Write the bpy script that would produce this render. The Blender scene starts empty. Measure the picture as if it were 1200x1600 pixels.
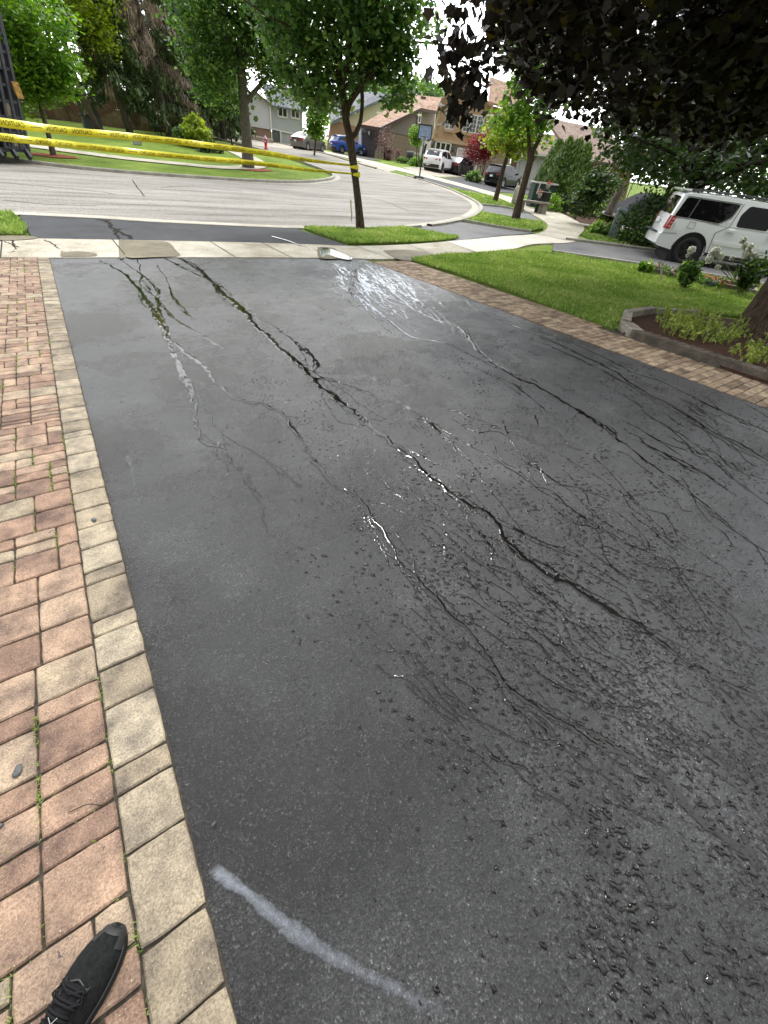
import bpy, bmesh, math, random
import numpy as np
from mathutils import Vector, Matrix
random.seed(7); rng = np.random.default_rng(7)
R = math.radians
scene = bpy.context.scene
COL = scene.collection
# ---------------------------------------------------------------- camera
CAMH = 1.55
F = 600.0
def _axes():
    down = np.array([513-600, 1430-800, F], float); down /= np.linalg.norm(down)
    d = np.array([29-600, 205-800, F], float); d /= np.linalg.norm(d)
    Y = d - down*np.dot(d, down); Y /= np.linalg.norm(Y)
    Z = -down; X = np.cross(Y, Z)
    return X, Y, Z
AX, AY, AZ = _axes()
cd = bpy.data.cameras.new('camera'); cam = bpy.data.objects.new('camera', cd); COL.objects.link(cam)
cd.sensor_fit = 'VERTICAL'; cd.sensor_height = 24; cd.sensor_width = 18; cd.lens = F/1600*24
cd.clip_start = 0.05; cd.clip_end = 2000
M = Matrix(((AX[0], -AX[1], -AX[2], 0), (AY[0], -AY[1], -AY[2], 0), (AZ[0], -AZ[1], -AZ[2], CAMH), (0, 0, 0, 1)))
cam.matrix_world = M
scene.camera = cam
# ---------------------------------------------------------------- sky
SUN_AZ, SUN_EL = 36.0, 44.0
world = bpy.data.worlds.new('World'); scene.world = world; world.use_nodes = True
nt = world.node_tree; nt.nodes.clear()
wo = nt.nodes.new('ShaderNodeOutputWorld'); bg = nt.nodes.new('ShaderNodeBackground')
sky = nt.nodes.new('ShaderNodeTexSky'); sky.sky_type = 'NISHITA'; sky.sun_disc = False
sky.sun_elevation = R(SUN_EL); sky.sun_rotation = R(SUN_AZ)
tc = nt.nodes.new('ShaderNodeTexCoord'); nz = nt.nodes.new('ShaderNodeTexNoise')
nz.inputs['Scale'].default_value = 2.6; nz.inputs['Detail'].default_value = 7; nz.inputs['Roughness'].default_value = .6
mp = nt.nodes.new('ShaderNodeMapping'); mp.inputs['Scale'].default_value = (1, 1, 2.5)
cr = nt.nodes.new('ShaderNodeValToRGB'); cr.color_ramp.elements[0].position = .30; cr.color_ramp.elements[1].position = .50
mx = nt.nodes.new('ShaderNodeMixRGB'); cl = nt.nodes.new('ShaderNodeRGB'); cl.outputs[0].default_value = (11.8, 11.9, 12.1, 1)
nt.links.new(tc.outputs['Generated'], mp.inputs[0]); nt.links.new(mp.outputs[0], nz.inputs['Vector'])
nt.links.new(nz.outputs['Fac'], cr.inputs[0]); nt.links.new(cr.outputs[0], mx.inputs['Fac'])
nt.links.new(sky.outputs[0], mx.inputs[1]); nt.links.new(cl.outputs[0], mx.inputs[2])
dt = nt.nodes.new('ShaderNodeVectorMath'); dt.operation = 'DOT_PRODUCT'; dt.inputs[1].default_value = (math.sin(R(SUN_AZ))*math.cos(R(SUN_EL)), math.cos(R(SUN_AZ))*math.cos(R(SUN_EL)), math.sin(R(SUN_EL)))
nt.links.new(tc.outputs['Generated'], dt.inputs[0]); mr_ = nt.nodes.new('ShaderNodeMapRange'); mr_.interpolation_type = 'SMOOTHSTEP'   # thin cloud is brightest round the veiled sun; unseen sky behind dimmed for contrast
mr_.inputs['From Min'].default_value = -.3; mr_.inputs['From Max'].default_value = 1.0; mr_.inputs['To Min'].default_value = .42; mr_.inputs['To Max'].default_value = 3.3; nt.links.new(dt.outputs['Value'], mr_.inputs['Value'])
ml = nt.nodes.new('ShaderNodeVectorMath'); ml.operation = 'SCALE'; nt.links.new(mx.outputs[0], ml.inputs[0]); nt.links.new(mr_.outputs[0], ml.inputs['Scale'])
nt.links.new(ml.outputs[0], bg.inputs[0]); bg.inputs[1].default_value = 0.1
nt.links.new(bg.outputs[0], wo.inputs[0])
# ---------------------------------------------------------------- sun
sd = bpy.data.lights.new('sun', 'SUN'); sd.energy = 1.5; sd.angle = R(4.5); sd.color = (1, .96, .9)
so = bpy.data.objects.new('sun', sd); COL.objects.link(so)
sv = Vector((math.sin(R(SUN_AZ))*math.cos(R(SUN_EL)), math.cos(R(SUN_AZ))*math.cos(R(SUN_EL)), math.sin(R(SUN_EL))))
so.rotation_euler = sv.to_track_quat('Z', 'Y').to_euler(); so.location = (0, 0, 30)
# ---------------------------------------------------------------- exposure
scene.view_settings.view_transform = 'Standard'; scene.view_settings.look = 'None'
scene.view_settings.exposure = 0.12; scene.view_settings.gamma = 1
scene.render.engine = 'CYCLES'
scene.cycles.max_bounces = 8; scene.cycles.transparent_max_bounces = 8
# ---------------------------------------------------------------- terrain + unprojection
def ss(a, b, x):
    t = np.clip((x-a)/(b-a), 0, 1); return t*t*(3-2*t)
def H(x, y):
    w = 1-.9*ss(6.5, 14, x)
    z = -.39+.039*np.clip(10-y, 0, 40)*w-.06*ss(10, 13.5, y)*(1-ss(8, 20, x))
    D = np.hypot(x, y); az = np.degrees(np.arctan2(x, y))
    return z+.75*ss(28, 56, D)*(1-ss(36, 52, az))*ss(-60, 0, az)
def ray(px, py):
    v = np.array([px-600, py-800, F]); r = np.array([v@AX, v@AY, v@AZ]); return r/np.hypot(r[0], r[1])
def G(px, py, off=0):
    """ground point under a picture point"""
    r = ray(px, py); t = .02
    while t < 230:
        x, y, z = r[0]*t, r[1]*t, CAMH+r[2]*t
        if z < H(x, y)+off: break
        t = t*1.004+.002
    return (float(x), float(y), float(H(x, y)+off))
def U(px, py, D):
    r = ray(px, py)*D; return Vector((r[0], r[1], CAMH+r[2]))
class Plane:
    """vertical plane through ground point p0 running towards azimuth az"""
    def __init__(s, p0, az):
        s.p = np.array(p0[:2], float); a = R(az); s.u = np.array([math.sin(a), math.cos(a)]); n = np.array([s.u[1], -s.u[0]])
        if n@s.p > 0: n = -n
        s.n = n                       # towards the camera
    def at(s, px, py, off=0):
        r = ray(px, py); t = (s.p@s.n+off)/(r[:2]@s.n); return Vector((r[0]*t, r[1]*t, CAMH+r[2]*t))
    def back(s, d): return Vector((-s.n[0]*d, -s.n[1]*d, 0))
# ================================================================ materials
MATS = {}
def nodes(m):
    m.use_nodes = True; t = m.node_tree; return t, t.nodes['Principled BSDF']
def mat(name, c, rough=.6, metal=0, spec=.5, c2=None, ns=3.0, nd=4, bump=0, bs=None, coat=0, emit=None, lo=.35, hi=.65, coord='Object', c3=None, trans=0):
    if name in MATS: return MATS[name]
    m = bpy.data.materials.new(name); t, b = nodes(m); MATS[name] = m
    b.inputs['Base Color'].default_value = (*c, 1); b.inputs['Roughness'].default_value = rough
    b.inputs['Metallic'].default_value = metal; b.inputs['Specular IOR Level'].default_value = spec
    b.inputs['Coat Weight'].default_value = coat; b.inputs['Coat Roughness'].default_value = .04
    if trans: b.inputs['Transmission Weight'].default_value = trans
    tcn = t.nodes.new('ShaderNodeTexCoord')
    if c2 is not None:
        n = t.nodes.new('ShaderNodeTexNoise'); n.inputs['Scale'].default_value = ns; n.inputs['Detail'].default_value = nd
        n.inputs['Roughness'].default_value = .65
        r = t.nodes.new('ShaderNodeValToRGB'); r.color_ramp.elements[0].position = lo; r.color_ramp.elements[1].position = hi
        r.color_ramp.elements[0].color = (*c, 1); r.color_ramp.elements[1].color = (*c2, 1)
        if c3 is not None:
            e = r.color_ramp.elements.new((lo+hi)/2); e.color = (*c3, 1)
        t.links.new(tcn.outputs[coord], n.inputs['Vector']); t.links.new(n.outputs['Fac'], r.inputs[0]); t.links.new(r.outputs[0], b.inputs['Base Color'])
    if bump:
        n2 = t.nodes.new('ShaderNodeTexNoise'); n2.inputs['Scale'].default_value = bs or ns*6; n2.inputs['Detail'].default_value = 5
        bp = t.nodes.new('ShaderNodeBump'); bp.inputs['Strength'].default_value = bump; bp.inputs['Distance'].default_value = .02
        t.links.new(tcn.outputs[coord], n2.inputs['Vector']); t.links.new(n2.outputs['Fac'], bp.inputs['Height']); t.links.new(bp.outputs[0], b.inputs['Normal'])
    if emit: b.inputs['Emission Color'].default_value = (*emit, 1); b.inputs['Emission Strength'].default_value = 1
    return m
def leaf_mat(name, dark, light, hot=None, rough=.5, transl=.35, spec=.4):
    """colour runs dark..light by the per-leaf attribute 'var'"""
    m = bpy.data.materials.new(name); t, b = nodes(m); MATS[name] = m
    a = t.nodes.new('ShaderNodeAttribute'); a.attribute_name = 'var'
    r = t.nodes.new('ShaderNodeValToRGB'); r.color_ramp.elements[0].color = (*dark, 1); r.color_ramp.elements[1].color = (*light, 1)
    if hot: e = r.color_ramp.elements.new(.93); e.color = (*hot, 1); r.color_ramp.elements[2].color = (*hot, 1); e2 = r.color_ramp.elements.new(.8); e2.color = (*light, 1)
    t.links.new(a.outputs['Fac'], r.inputs[0]); t.links.new(r.outputs[0], b.inputs['Base Color'])
    b.inputs['Roughness'].default_value = rough; b.inputs['Specular IOR Level'].default_value = spec
    if transl:
        tr = t.nodes.new('ShaderNodeBsdfTranslucent'); mixs = t.nodes.new('ShaderNodeMixShader'); mixs.inputs[0].default_value = transl
        hs = t.nodes.new('ShaderNodeHueSaturation'); hs.inputs['Value'].default_value = 1.5; hs.inputs['Saturation'].default_value = 1.15
        t.links.new(r.outputs[0], hs.inputs['Color']); t.links.new(hs.outputs[0], tr.inputs[0])
        t.links.new(b.outputs[0], mixs.inputs[1]); t.links.new(tr.outputs[0], mixs.inputs[2]); t.links.new(mixs.outputs[0], t.nodes['Material Output'].inputs[0])
    return m
def stripe_mat(name, c, c2, axis, freq, width=.1, rough=.7, nz=None, c3=None):
    """board/siding lines across an object axis"""
    m = bpy.data.materials.new(name); t, b = nodes(m); MATS[name] = m
    tcn = t.nodes.new('ShaderNodeTexCoord'); sx = t.nodes.new('ShaderNodeSeparateXYZ'); t.links.new(tcn.outputs['Object'], sx.inputs[0])
    mu = t.nodes.new('ShaderNodeMath'); mu.operation = 'MULTIPLY'; mu.inputs[1].default_value = freq; t.links.new(sx.outputs[axis], mu.inputs[0])
    fr = t.nodes.new('ShaderNodeMath'); fr.operation = 'FRACT'; t.links.new(mu.outputs[0], fr.inputs[0])
    lt = t.nodes.new('ShaderNodeMath'); lt.operation = 'LESS_THAN'; lt.inputs[1].default_value = width; t.links.new(fr.outputs[0], lt.inputs[0])
    n = t.nodes.new('ShaderNodeTexNoise'); n.inputs['Scale'].default_value = 3; n.inputs['Detail'].default_value = 5
    t.links.new(tcn.outputs['Object'], n.inputs['Vector'])
    mb = t.nodes.new('ShaderNodeMixRGB'); mb.inputs[1].default_value = (*c, 1); mb.inputs[2].default_value = (*(c3 or [q*.8 for q in c]), 1); t.links.new(n.outputs['Fac'], mb.inputs[0])
    mx = t.nodes.new('ShaderNodeMixRGB'); mx.inputs[2].default_value = (*c2, 1)
    t.links.new(lt.outputs[0], mx.inputs[0]); t.links.new(mb.outputs[0], mx.inputs[1]); t.links.new(mx.outputs[0], b.inputs['Base Color'])
    b.inputs['Roughness'].default_value = rough
    return m
def brick_mat(name, a, b2, mortar, scale=1.0, w=.24, h=.08):
    m = bpy.data.materials.new(name); t, b = nodes(m); MATS[name] = m
    tcn = t.nodes.new('ShaderNodeTexCoord'); sx = t.nodes.new('ShaderNodeSeparateXYZ'); t.links.new(tcn.outputs['Object'], sx.inputs[0])
    ad = t.nodes.new('ShaderNodeMath'); ad.operation = 'ADD'; t.links.new(sx.outputs[0], ad.inputs[0]); t.links.new(sx.outputs[1], ad.inputs[1])
    cb = t.nodes.new('ShaderNodeCombineXYZ'); t.links.new(ad.outputs[0], cb.inputs[0]); t.links.new(sx.outputs[2], cb.inputs[1])
    br = t.nodes.new('ShaderNodeTexBrick'); br.inputs['Color1'].default_value = (*a, 1); br.inputs['Color2'].default_value = (*b2, 1); br.inputs['Mortar'].default_value = (*mortar, 1)
    br.inputs['Scale'].default_value = scale; br.inputs['Brick Width'].default_value = w; br.inputs['Row Height'].default_value = h; br.inputs['Mortar Size'].default_value = .012
    t.links.new(cb.outputs[0], br.inputs['Vector']); t.links.new(br.outputs[0], b.inputs['Base Color']); b.inputs['Roughness'].default_value = .9
    return m
# ================================================================ tagging
def tag(o, label=None, cat=None, group=None, kind=None):
    if label: o['label'] = label
    if cat: o['category'] = cat
    if group: o['group'] = group
    if kind: o['kind'] = kind
    return o
def empty(name, loc, rz=0, label=None, cat=None, group=None):
    o = bpy.data.objects.new(name, None); COL.objects.link(o); o.location = loc; o.rotation_euler = (0, 0, rz); o.empty_display_size = .2
    return tag(o, label, cat, group)
def link(name, me, mats, parent=None):
    o = bpy.data.objects.new(name, me); COL.objects.link(o)
    for m in (mats if isinstance(mats, (list, tuple)) else [mats]): me.materials.append(m)
    if parent is not None: o.parent = parent
    return o
class MB:
    def __init__(s): s.v = []; s.f = []; s.m = []; s.sm = []; s.mi = 0; s.smooth = False
    def face(s, ids): s.f.append(tuple(ids)); s.m.append(s.mi); s.sm.append(s.smooth)
    def add(s, vs, fs):
        b = len(s.v); s.v += [tuple(map(float, v)) for v in vs]
        for f in fs: s.face([b+i for i in f])
        return s
    def box(s, c, d, rz=0, M=None, taper=1):
        hx, hy, hz = d[0]/2, d[1]/2, d[2]/2; vs = []
        for z in (-hz, hz):
            k = taper if z > 0 else 1
            for x, y in ((-hx, -hy), (hx, -hy), (hx, hy), (-hx, hy)): vs.append(Vector((x*k, y*k, z)))
        T = Matrix.Translation(c) @ (M if M is not None else Matrix.Rotation(rz, 4, 'Z'))
        return s.add([T @ v for v in vs], [(3, 2, 1, 0), (4, 5, 6, 7), (0, 1, 5, 4), (1, 2, 6, 5), (2, 3, 7, 6), (3, 0, 4, 7)])
    def bar(s, a, b, w, h=None):
        a = Vector(a); b = Vector(b); d = b-a; L = d.length; q = d.to_track_quat('X', 'Z').to_matrix().to_4x4()
        return s.box((a+b)/2, (L, w, h or w), M=q)
    def tube(s, pts, rad, n=8, cap=True):
        pts = [Vector(p) for p in pts]; K = len(pts)
        if not hasattr(rad, '__len__'): rad = [rad]*K
        base = len(s.v); up = None; sm = s.smooth; s.smooth = True
        for i, p in enumerate(pts):
            t = (pts[min(i+1, K-1)]-pts[max(i-1, 0)]); t = t.normalized() if t.length > 1e-9 else Vector((0, 0, 1))
            if up is None: up = t.orthogonal().normalized()
            up = (up-t*up.dot(t)); up = up.normalized() if up.length > 1e-6 else t.orthogonal().normalized(); sd_ = t.cross(up)
            for k in range(n):
                a = 2*math.pi*k/n; s.v.append(tuple(p+(up*math.cos(a)+sd_*math.sin(a))*rad[i]))
        for i in range(K-1):
            for k in range(n):
                k2 = (k+1) % n; s.face((base+i*n+k, base+i*n+k2, base+(i+1)*n+k2, base+(i+1)*n+k))
        s.smooth = sm
        if cap: s.face([base+k for k in range(n)][::-1]); s.face([base+(K-1)*n+k for k in range(n)])
        return s
    def prism(s, poly, ext):
        """poly: 3D points of a flat outline, ext: vector of thickness"""
        n = len(poly); ext = Vector(ext); a = [Vector(p) for p in poly]; b = [p+ext for p in a]
        return s.add(a+b, [tuple(range(n))[::-1], tuple(range(n, 2*n))]+[(i, (i+1) % n, n+(i+1) % n, n+i) for i in range(n)])
    def lathe(s, prof, c=(0, 0, 0), n=20, M=None):
        M = M or Matrix(); c = Vector(c); base = len(s.v); sm = s.smooth; s.smooth = True
        for r, z in prof:
            for k in range(n):
                a = 2*math.pi*k/n; s.v.append(tuple(c+M @ Vector((r*math.cos(a), r*math.sin(a), z))))
        for i in range(len(prof)-1):
            for k in range(n):
                k2 = (k+1) % n; s.face((base+i*n+k, base+i*n+k2, base+(i+1)*n+k2, base+(i+1)*n+k))
        s.smooth = sm; return s
    def ell(s, c, r, n=10, m=7, jit=0):
        prof = []; base = len(s.v); sm = s.smooth; s.smooth = True
        for i in range(m+1):
            th = math.pi*i/m
            for k in range(n):
                a = 2*math.pi*k/n; j = 1+random.uniform(-jit, jit)
                s.v.append((c[0]+r[0]*math.sin(th)*math.cos(a)*j, c[1]+r[1]*math.sin(th)*math.sin(a)*j, c[2]-r[2]*math.cos(th)*j))
        for i in range(m):
            for k in range(n):
                k2 = (k+1) % n; s.face((base+i*n+k, base+i*n+k2, base+(i+1)*n+k2, base+(i+1)*n+k))
        s.smooth = sm; return s
    def mesh(s, name):
        me = bpy.data.meshes.new(name); me.from_pydata(s.v, [], s.f); me.polygons.foreach_set('material_index', s.m); me.polygons.foreach_set('use_smooth', s.sm)
        me.update(); return me
    def build(s, name, mats, parent=None, bevel=0, seg=2, origin=None, fix=True):
        me = s.mesh(name)
        if fix or bevel:
            bm = bmesh.new(); bm.from_mesh(me); bmesh.ops.remove_doubles(bm, verts=bm.verts, dist=1e-5)
            bmesh.ops.recalc_face_normals(bm, faces=bm.faces)
            if bevel:
                es = [e for e in bm.edges if len(e.link_faces) == 2 and e.calc_face_angle(0) > .5]
                bmesh.ops.bevel(bm, geom=es, offset=bevel, segments=seg, affect='EDGES', clamp_overlap=True)
            bm.to_mesh(me); bm.free()
        if origin is not None:
            me.transform(Matrix.Translation(-Vector(origin)))
        o = link(name, me, mats, parent)
        if origin is not None: o.location = origin
        return o
def kids(root): return [o for o in bpy.data.objects if o.parent == root]
def copy_tree(o, parent=None):
    c = o.copy(); COL.objects.link(c); c.parent = parent
    for ch in [q for q in list(COL.objects) if q.parent == o and q != c]: copy_tree(ch, c)
    return c
def catmull(pts, n=6):
    P = [np.array(p, float) for p in pts]; P = [2*P[0]-P[1]]+P+[2*P[-1]-P[-2]]; out = []
    for i in range(1, len(P)-2):
        for k in range(n):
            t = k/n; out.append(.5*((2*P[i])+(-P[i-1]+P[i+1])*t+(2*P[i-1]-5*P[i]+4*P[i+1]-P[i+2])*t*t+(-P[i-1]+3*P[i]-3*P[i+1]+P[i+2])*t**3))
    out.append(P[-2]); return [tuple(p) for p in out]
# fast numpy mesh of equal n-gons
def np_mesh(name, V, k, mats, parent=None, var=None, smooth=False, attr=None):
    """V: (N,k,3) polygons"""
    N = V.shape[0]; me = bpy.data.meshes.new(name); me.vertices.add(N*k); me.vertices.foreach_set('co', V.astype(np.float32).ravel())
    me.loops.add(N*k); me.loops.foreach_set('vertex_index', np.arange(N*k, dtype=np.int32)); me.polygons.add(N)
    me.polygons.foreach_set('loop_start', np.arange(0, N*k, k, dtype=np.int32))
    if smooth: me.polygons.foreach_set('use_smooth', np.ones(N, bool))
    if var is not None:
        a = me.attributes.new('var', 'FLOAT', 'FACE'); a.data.foreach_set('value', var.astype(np.float32))
    me.update(calc_edges=True); return link(name, me, mats, parent)
# ================================================================ ground materials
def ground_mats():
    # --- wet asphalt
    m = bpy.data.materials.new('wet_asphalt'); t, b = nodes(m); MATS['asphalt'] = m
    g = t.nodes.new('ShaderNodeNewGeometry')
    def noise(sc, det=4, ro=.6, d=None):
        n = t.nodes.new('ShaderNodeTexNoise'); n.inputs['Scale'].default_value = sc; n.inputs['Detail'].default_value = det; n.inputs['Roughness'].default_value = ro
        t.links.new(g.outputs['Position'], n.inputs['Vector']); return n
    def ramp(src, stops):
        r = t.nodes.new('ShaderNodeValToRGB'); e = r.color_ramp.elements
        e[0].position, e[0].color = stops[0][0], (*stops[0][1], 1); e[1].position, e[1].color = stops[-1][0], (*stops[-1][1], 1)
        for p, c in stops[1:-1]: q = e.new(p); q.color = (*c, 1)
        t.links.new(src, r.inputs[0]); return r
    n1 = noise(210, 4, .75); r1 = ramp(n1.outputs['Fac'], [(.3, (.006,)*3), (.48, (.022, .022, .022)), (.60, (.052, .052, .051)), (.70, (.18, .18, .18))])
    vs_ = t.nodes.new('ShaderNodeTexVoronoi'); vs_.inputs['Scale'].default_value = 150; t.links.new(g.outputs['Position'], vs_.inputs['Vector'])
    sp = t.nodes.new('ShaderNodeSeparateColor'); t.links.new(vs_.outputs['Color'], sp.inputs[0]); rv = ramp(sp.outputs[0], [(0, (.5,)*3), (.8, (1.15,)*3), (.93, (1.5,)*3), (1, (2.6,)*3)])
    m0 = t.nodes.new('ShaderNodeMixRGB'); m0.blend_type = 'MULTIPLY'; m0.inputs[0].default_value = 1; t.links.new(r1.outputs[0], m0.inputs[1]); t.links.new(rv.outputs[0], m0.inputs[2]); r1 = m0
    n2 = noise(1.1, 5, .65); r2 = ramp(n2.outputs['Fac'], [(.33, (.42,)*3), (.55, (.85,)*3), (.70, (1.7, 1.7, 1.72))])
    mu = t.nodes.new('ShaderNodeMixRGB'); mu.blend_type = 'MULTIPLY'; mu.inputs[0].default_value = 1
    t.links.new(r1.outputs[0], mu.inputs[1]); t.links.new(r2.outputs[0], mu.inputs[2]); t.links.new(mu.outputs[0], b.inputs['Base Color'])
    n3 = noise(1.0, 7, .62); r3 = ramp(n3.outputs['Fac'], [(.42, (.24,)*3), (.58, (.60,)*3)])
    n5 = noise(190, 3, .8); mr = t.nodes.new('ShaderNodeMath'); mr.operation = 'MULTIPLY_ADD'; mr.inputs[1].default_value = .55; t.links.new(n5.outputs['Fac'], mr.inputs[0])
    m9 = t.nodes.new('ShaderNodeMath'); m9.operation = 'SUBTRACT'; m9.inputs[1].default_value = .36; t.links.new(r3.outputs[0], m9.inputs[0]); last = m9.outputs[0]
    for (zx, zy), (rx_, ry_), am in ((G(610, 535)[:2], (1.7, 1.5), .17), (G(1110, 665)[:2], (.9, .8), .14), (G(300, 560)[:2], (.8, 2.2), .07)):   # where the hose left a thin film
        mq = t.nodes.new('ShaderNodeMapping'); mq.vector_type = 'TEXTURE'; mq.inputs['Location'].default_value = (zx, zy, 0); mq.inputs['Scale'].default_value = (rx_, ry_, 50); t.links.new(g.outputs['Position'], mq.inputs[0])
        gq = t.nodes.new('ShaderNodeTexGradient'); gq.gradient_type = 'QUADRATIC_SPHERE'; t.links.new(mq.outputs[0], gq.inputs[0])
        q1 = t.nodes.new('ShaderNodeMath'); q1.operation = 'MULTIPLY_ADD'; q1.inputs[1].default_value = -am; t.links.new(gq.outputs['Fac'], q1.inputs[0]); t.links.new(last, q1.inputs[2]); last = q1.outputs[0]
    t.links.new(last, mr.inputs[2]); mz = t.nodes.new('ShaderNodeMath'); mz.operation = 'MAXIMUM'; mz.inputs[1].default_value = .13; t.links.new(mr.outputs[0], mz.inputs[0]); t.links.new(mz.outputs[0], b.inputs['Roughness'])
    v = t.nodes.new('ShaderNodeTexVoronoi'); v.inputs['Scale'].default_value = 150; t.links.new(g.outputs['Position'], v.inputs['Vector'])
    ad = t.nodes.new('ShaderNodeMath'); ad.operation = 'ADD'; t.links.new(v.outputs['Distance'], ad.inputs[0])
    n4 = noise(520, 4, .8); t.links.new(n4.outputs['Fac'], ad.inputs[1])
    bp = t.nodes.new('ShaderNodeBump'); bp.inputs['Strength'].default_value = 1.0; bp.inputs['Distance'].default_value = .0042
    t.links.new(ad.outputs[0], bp.inputs['Height']); t.links.new(bp.outputs[0], b.inputs['Normal'])
    b.inputs['Specular IOR Level'].default_value = .78
    # --- generic positional two-scale material
    def pos_mat(name, stops, s1, ro, s2=None, bump=.3, bs=60, bd=.004, streak=None, spec=.4, dark=None):
        m = bpy.data.materials.new(name); t, b = nodes(m); MATS[name] = m
        g = t.nodes.new('ShaderNodeNewGeometry'); mp = t.nodes.new('ShaderNodeMapping'); t.links.new(g.outputs['Position'], mp.inputs[0])
        if streak: mp.inputs['Rotation'].default_value = (0, 0, streak[0]); mp.inputs['Scale'].default_value = (streak[1], streak[2], 1)
        n = t.nodes.new('ShaderNodeTexNoise'); n.inputs['Scale'].default_value = s1; n.inputs['Detail'].default_value = 8; n.inputs['Roughness'].default_value = .68; t.links.new(mp.outputs[0], n.inputs['Vector'])
        r = t.nodes.new('ShaderNodeValToRGB'); e = r.color_ramp.elements
        e[0].position, e[0].color = stops[0][0], (*stops[0][1], 1); e[1].position, e[1].color = stops[-1][0], (*stops[-1][1], 1)
        for p, c in stops[1:-1]: q = e.new(p); q.color = (*c, 1)
        t.links.new(n.outputs['Fac'], r.inputs[0]); last = r.outputs[0]
        if s2:
            n2 = t.nodes.new('ShaderNodeTexNoise'); n2.inputs['Scale'].default_value = s2; n2.inputs['Detail'].default_value = 3; t.links.new(g.outputs['Position'], n2.inputs['Vector'])
            r2 = t.nodes.new('ShaderNodeValToRGB'); r2.color_ramp.elements[0].position = .35; r2.color_ramp.elements[1].position = .65
            r2.color_ramp.elements[0].color = (.7, .7, .7, 1); r2.color_ramp.elements[1].color = (1.2, 1.2, 1.2, 1); t.links.new(n2.outputs['Fac'], r2.inputs[0])
            mu = t.nodes.new('ShaderNodeMixRGB'); mu.blend_type = 'MULTIPLY'; mu.inputs[0].default_value = 1; t.links.new(last, mu.inputs[1]); t.links.new(r2.outputs[0], mu.inputs[2]); last = mu.outputs[0]
        t.links.new(last, b.inputs['Base Color']); b.inputs['Roughness'].default_value = ro; b.inputs['Specular IOR Level'].default_value = spec
        nb = t.nodes.new('ShaderNodeTexNoise'); nb.inputs['Scale'].default_value = bs; nb.inputs['Detail'].default_value = 4; t.links.new(g.outputs['Position'], nb.inputs['Vector'])
        bp = t.nodes.new('ShaderNodeBump'); bp.inputs['Strength'].default_value = bump; bp.inputs['Distance'].default_value = bd
        t.links.new(nb.outputs['Fac'], bp.inputs['Height']); t.links.new(bp.outputs[0], b.inputs['Normal']); return m
    pos_mat('road', [(.3, (.12, .11, .098)), (.45, (.23, .215, .19)), (.7, (.34, .32, .285))], .6, .9, 25, .5, 90, streak=(.1, .35, 2.6), spec=.15)
    pos_mat('conc', [(.3, (.25, .21, .145)), (.45, (.38, .345, .265)), (.7, (.53, .50, .41))], 1.1, .85, 40, .3, 120)
    pos_mat('kerbm', [(.3, (.22, .205, .17)), (.6, (.36, .34, .29))], 2.5, .85, 30, .3, 90)
    pos_mat('sealed', [(.3, (.020, .021, .023)), (.7, (.050, .051, .055))], 1.4, .75, 150, .5, 200, spec=.2)
    pos_mat('olddrive', [(.3, (.10, .10, .10)), (.7, (.17, .168, .16))], .8, .85, 120, .5, 150)
    pos_mat('oldconc', [(.3, (.28, .24, .19)), (.7, (.40, .36, .29))], .8, .85, 60, .3, 100)
    pos_mat('grass_far', [(.3, (.095, .155, .03)), (.5, (.165, .235, .045)), (.7, (.24, .31, .07))], .5, .95, 14, .8, 30, .05, spec=.05)
    pos_mat('grass_base', [(.3, (.06, .09, .015)), (.6, (.12, .17, .03))], 2, .95, 60, .8, 60, .02, spec=.2)
    pos_mat('soil', [(.3, (.035, .018, .012)), (.5, (.07, .035, .022)), (.7, (.12, .06, .04))], 30, .95, 100, 1, 90, .02, spec=.2)
    pos_mat('redmulch', [(.3, (.16, .035, .015)), (.7, (.36, .10, .05))], 12, .95, 60, 1, 40, .03, spec=.2)
    pos_mat('brownbed', [(.3, (.10, .06, .035)), (.7, (.24, .15, .09))], 3, .95, 60, 1, 40, .03, spec=.2)
    pos_mat('wetstain', [(.3, (.085, .070, .035)), (.7, (.19, .16, .095))], 2.2, .75, 40, .2, 120)
    pos_mat('sand', [(.3, (.018, .015, .010)), (.55, (.05, .042, .03)), (.75, (.13, .11, .075))], 60, .9, None, .6, 200)
    pos_mat('crackm', [(.3, (.012, .011, .009)), (.7, (.03, .027, .02))], 6, .95, None, .2, 100, spec=.1)
    pos_mat('residue', [(.35, (.07, .075, .08)), (.5, (.20, .215, .24)), (.7, (.45, .48, .52))], 26, .5, None, .4, 160)
ground_mats()
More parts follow.
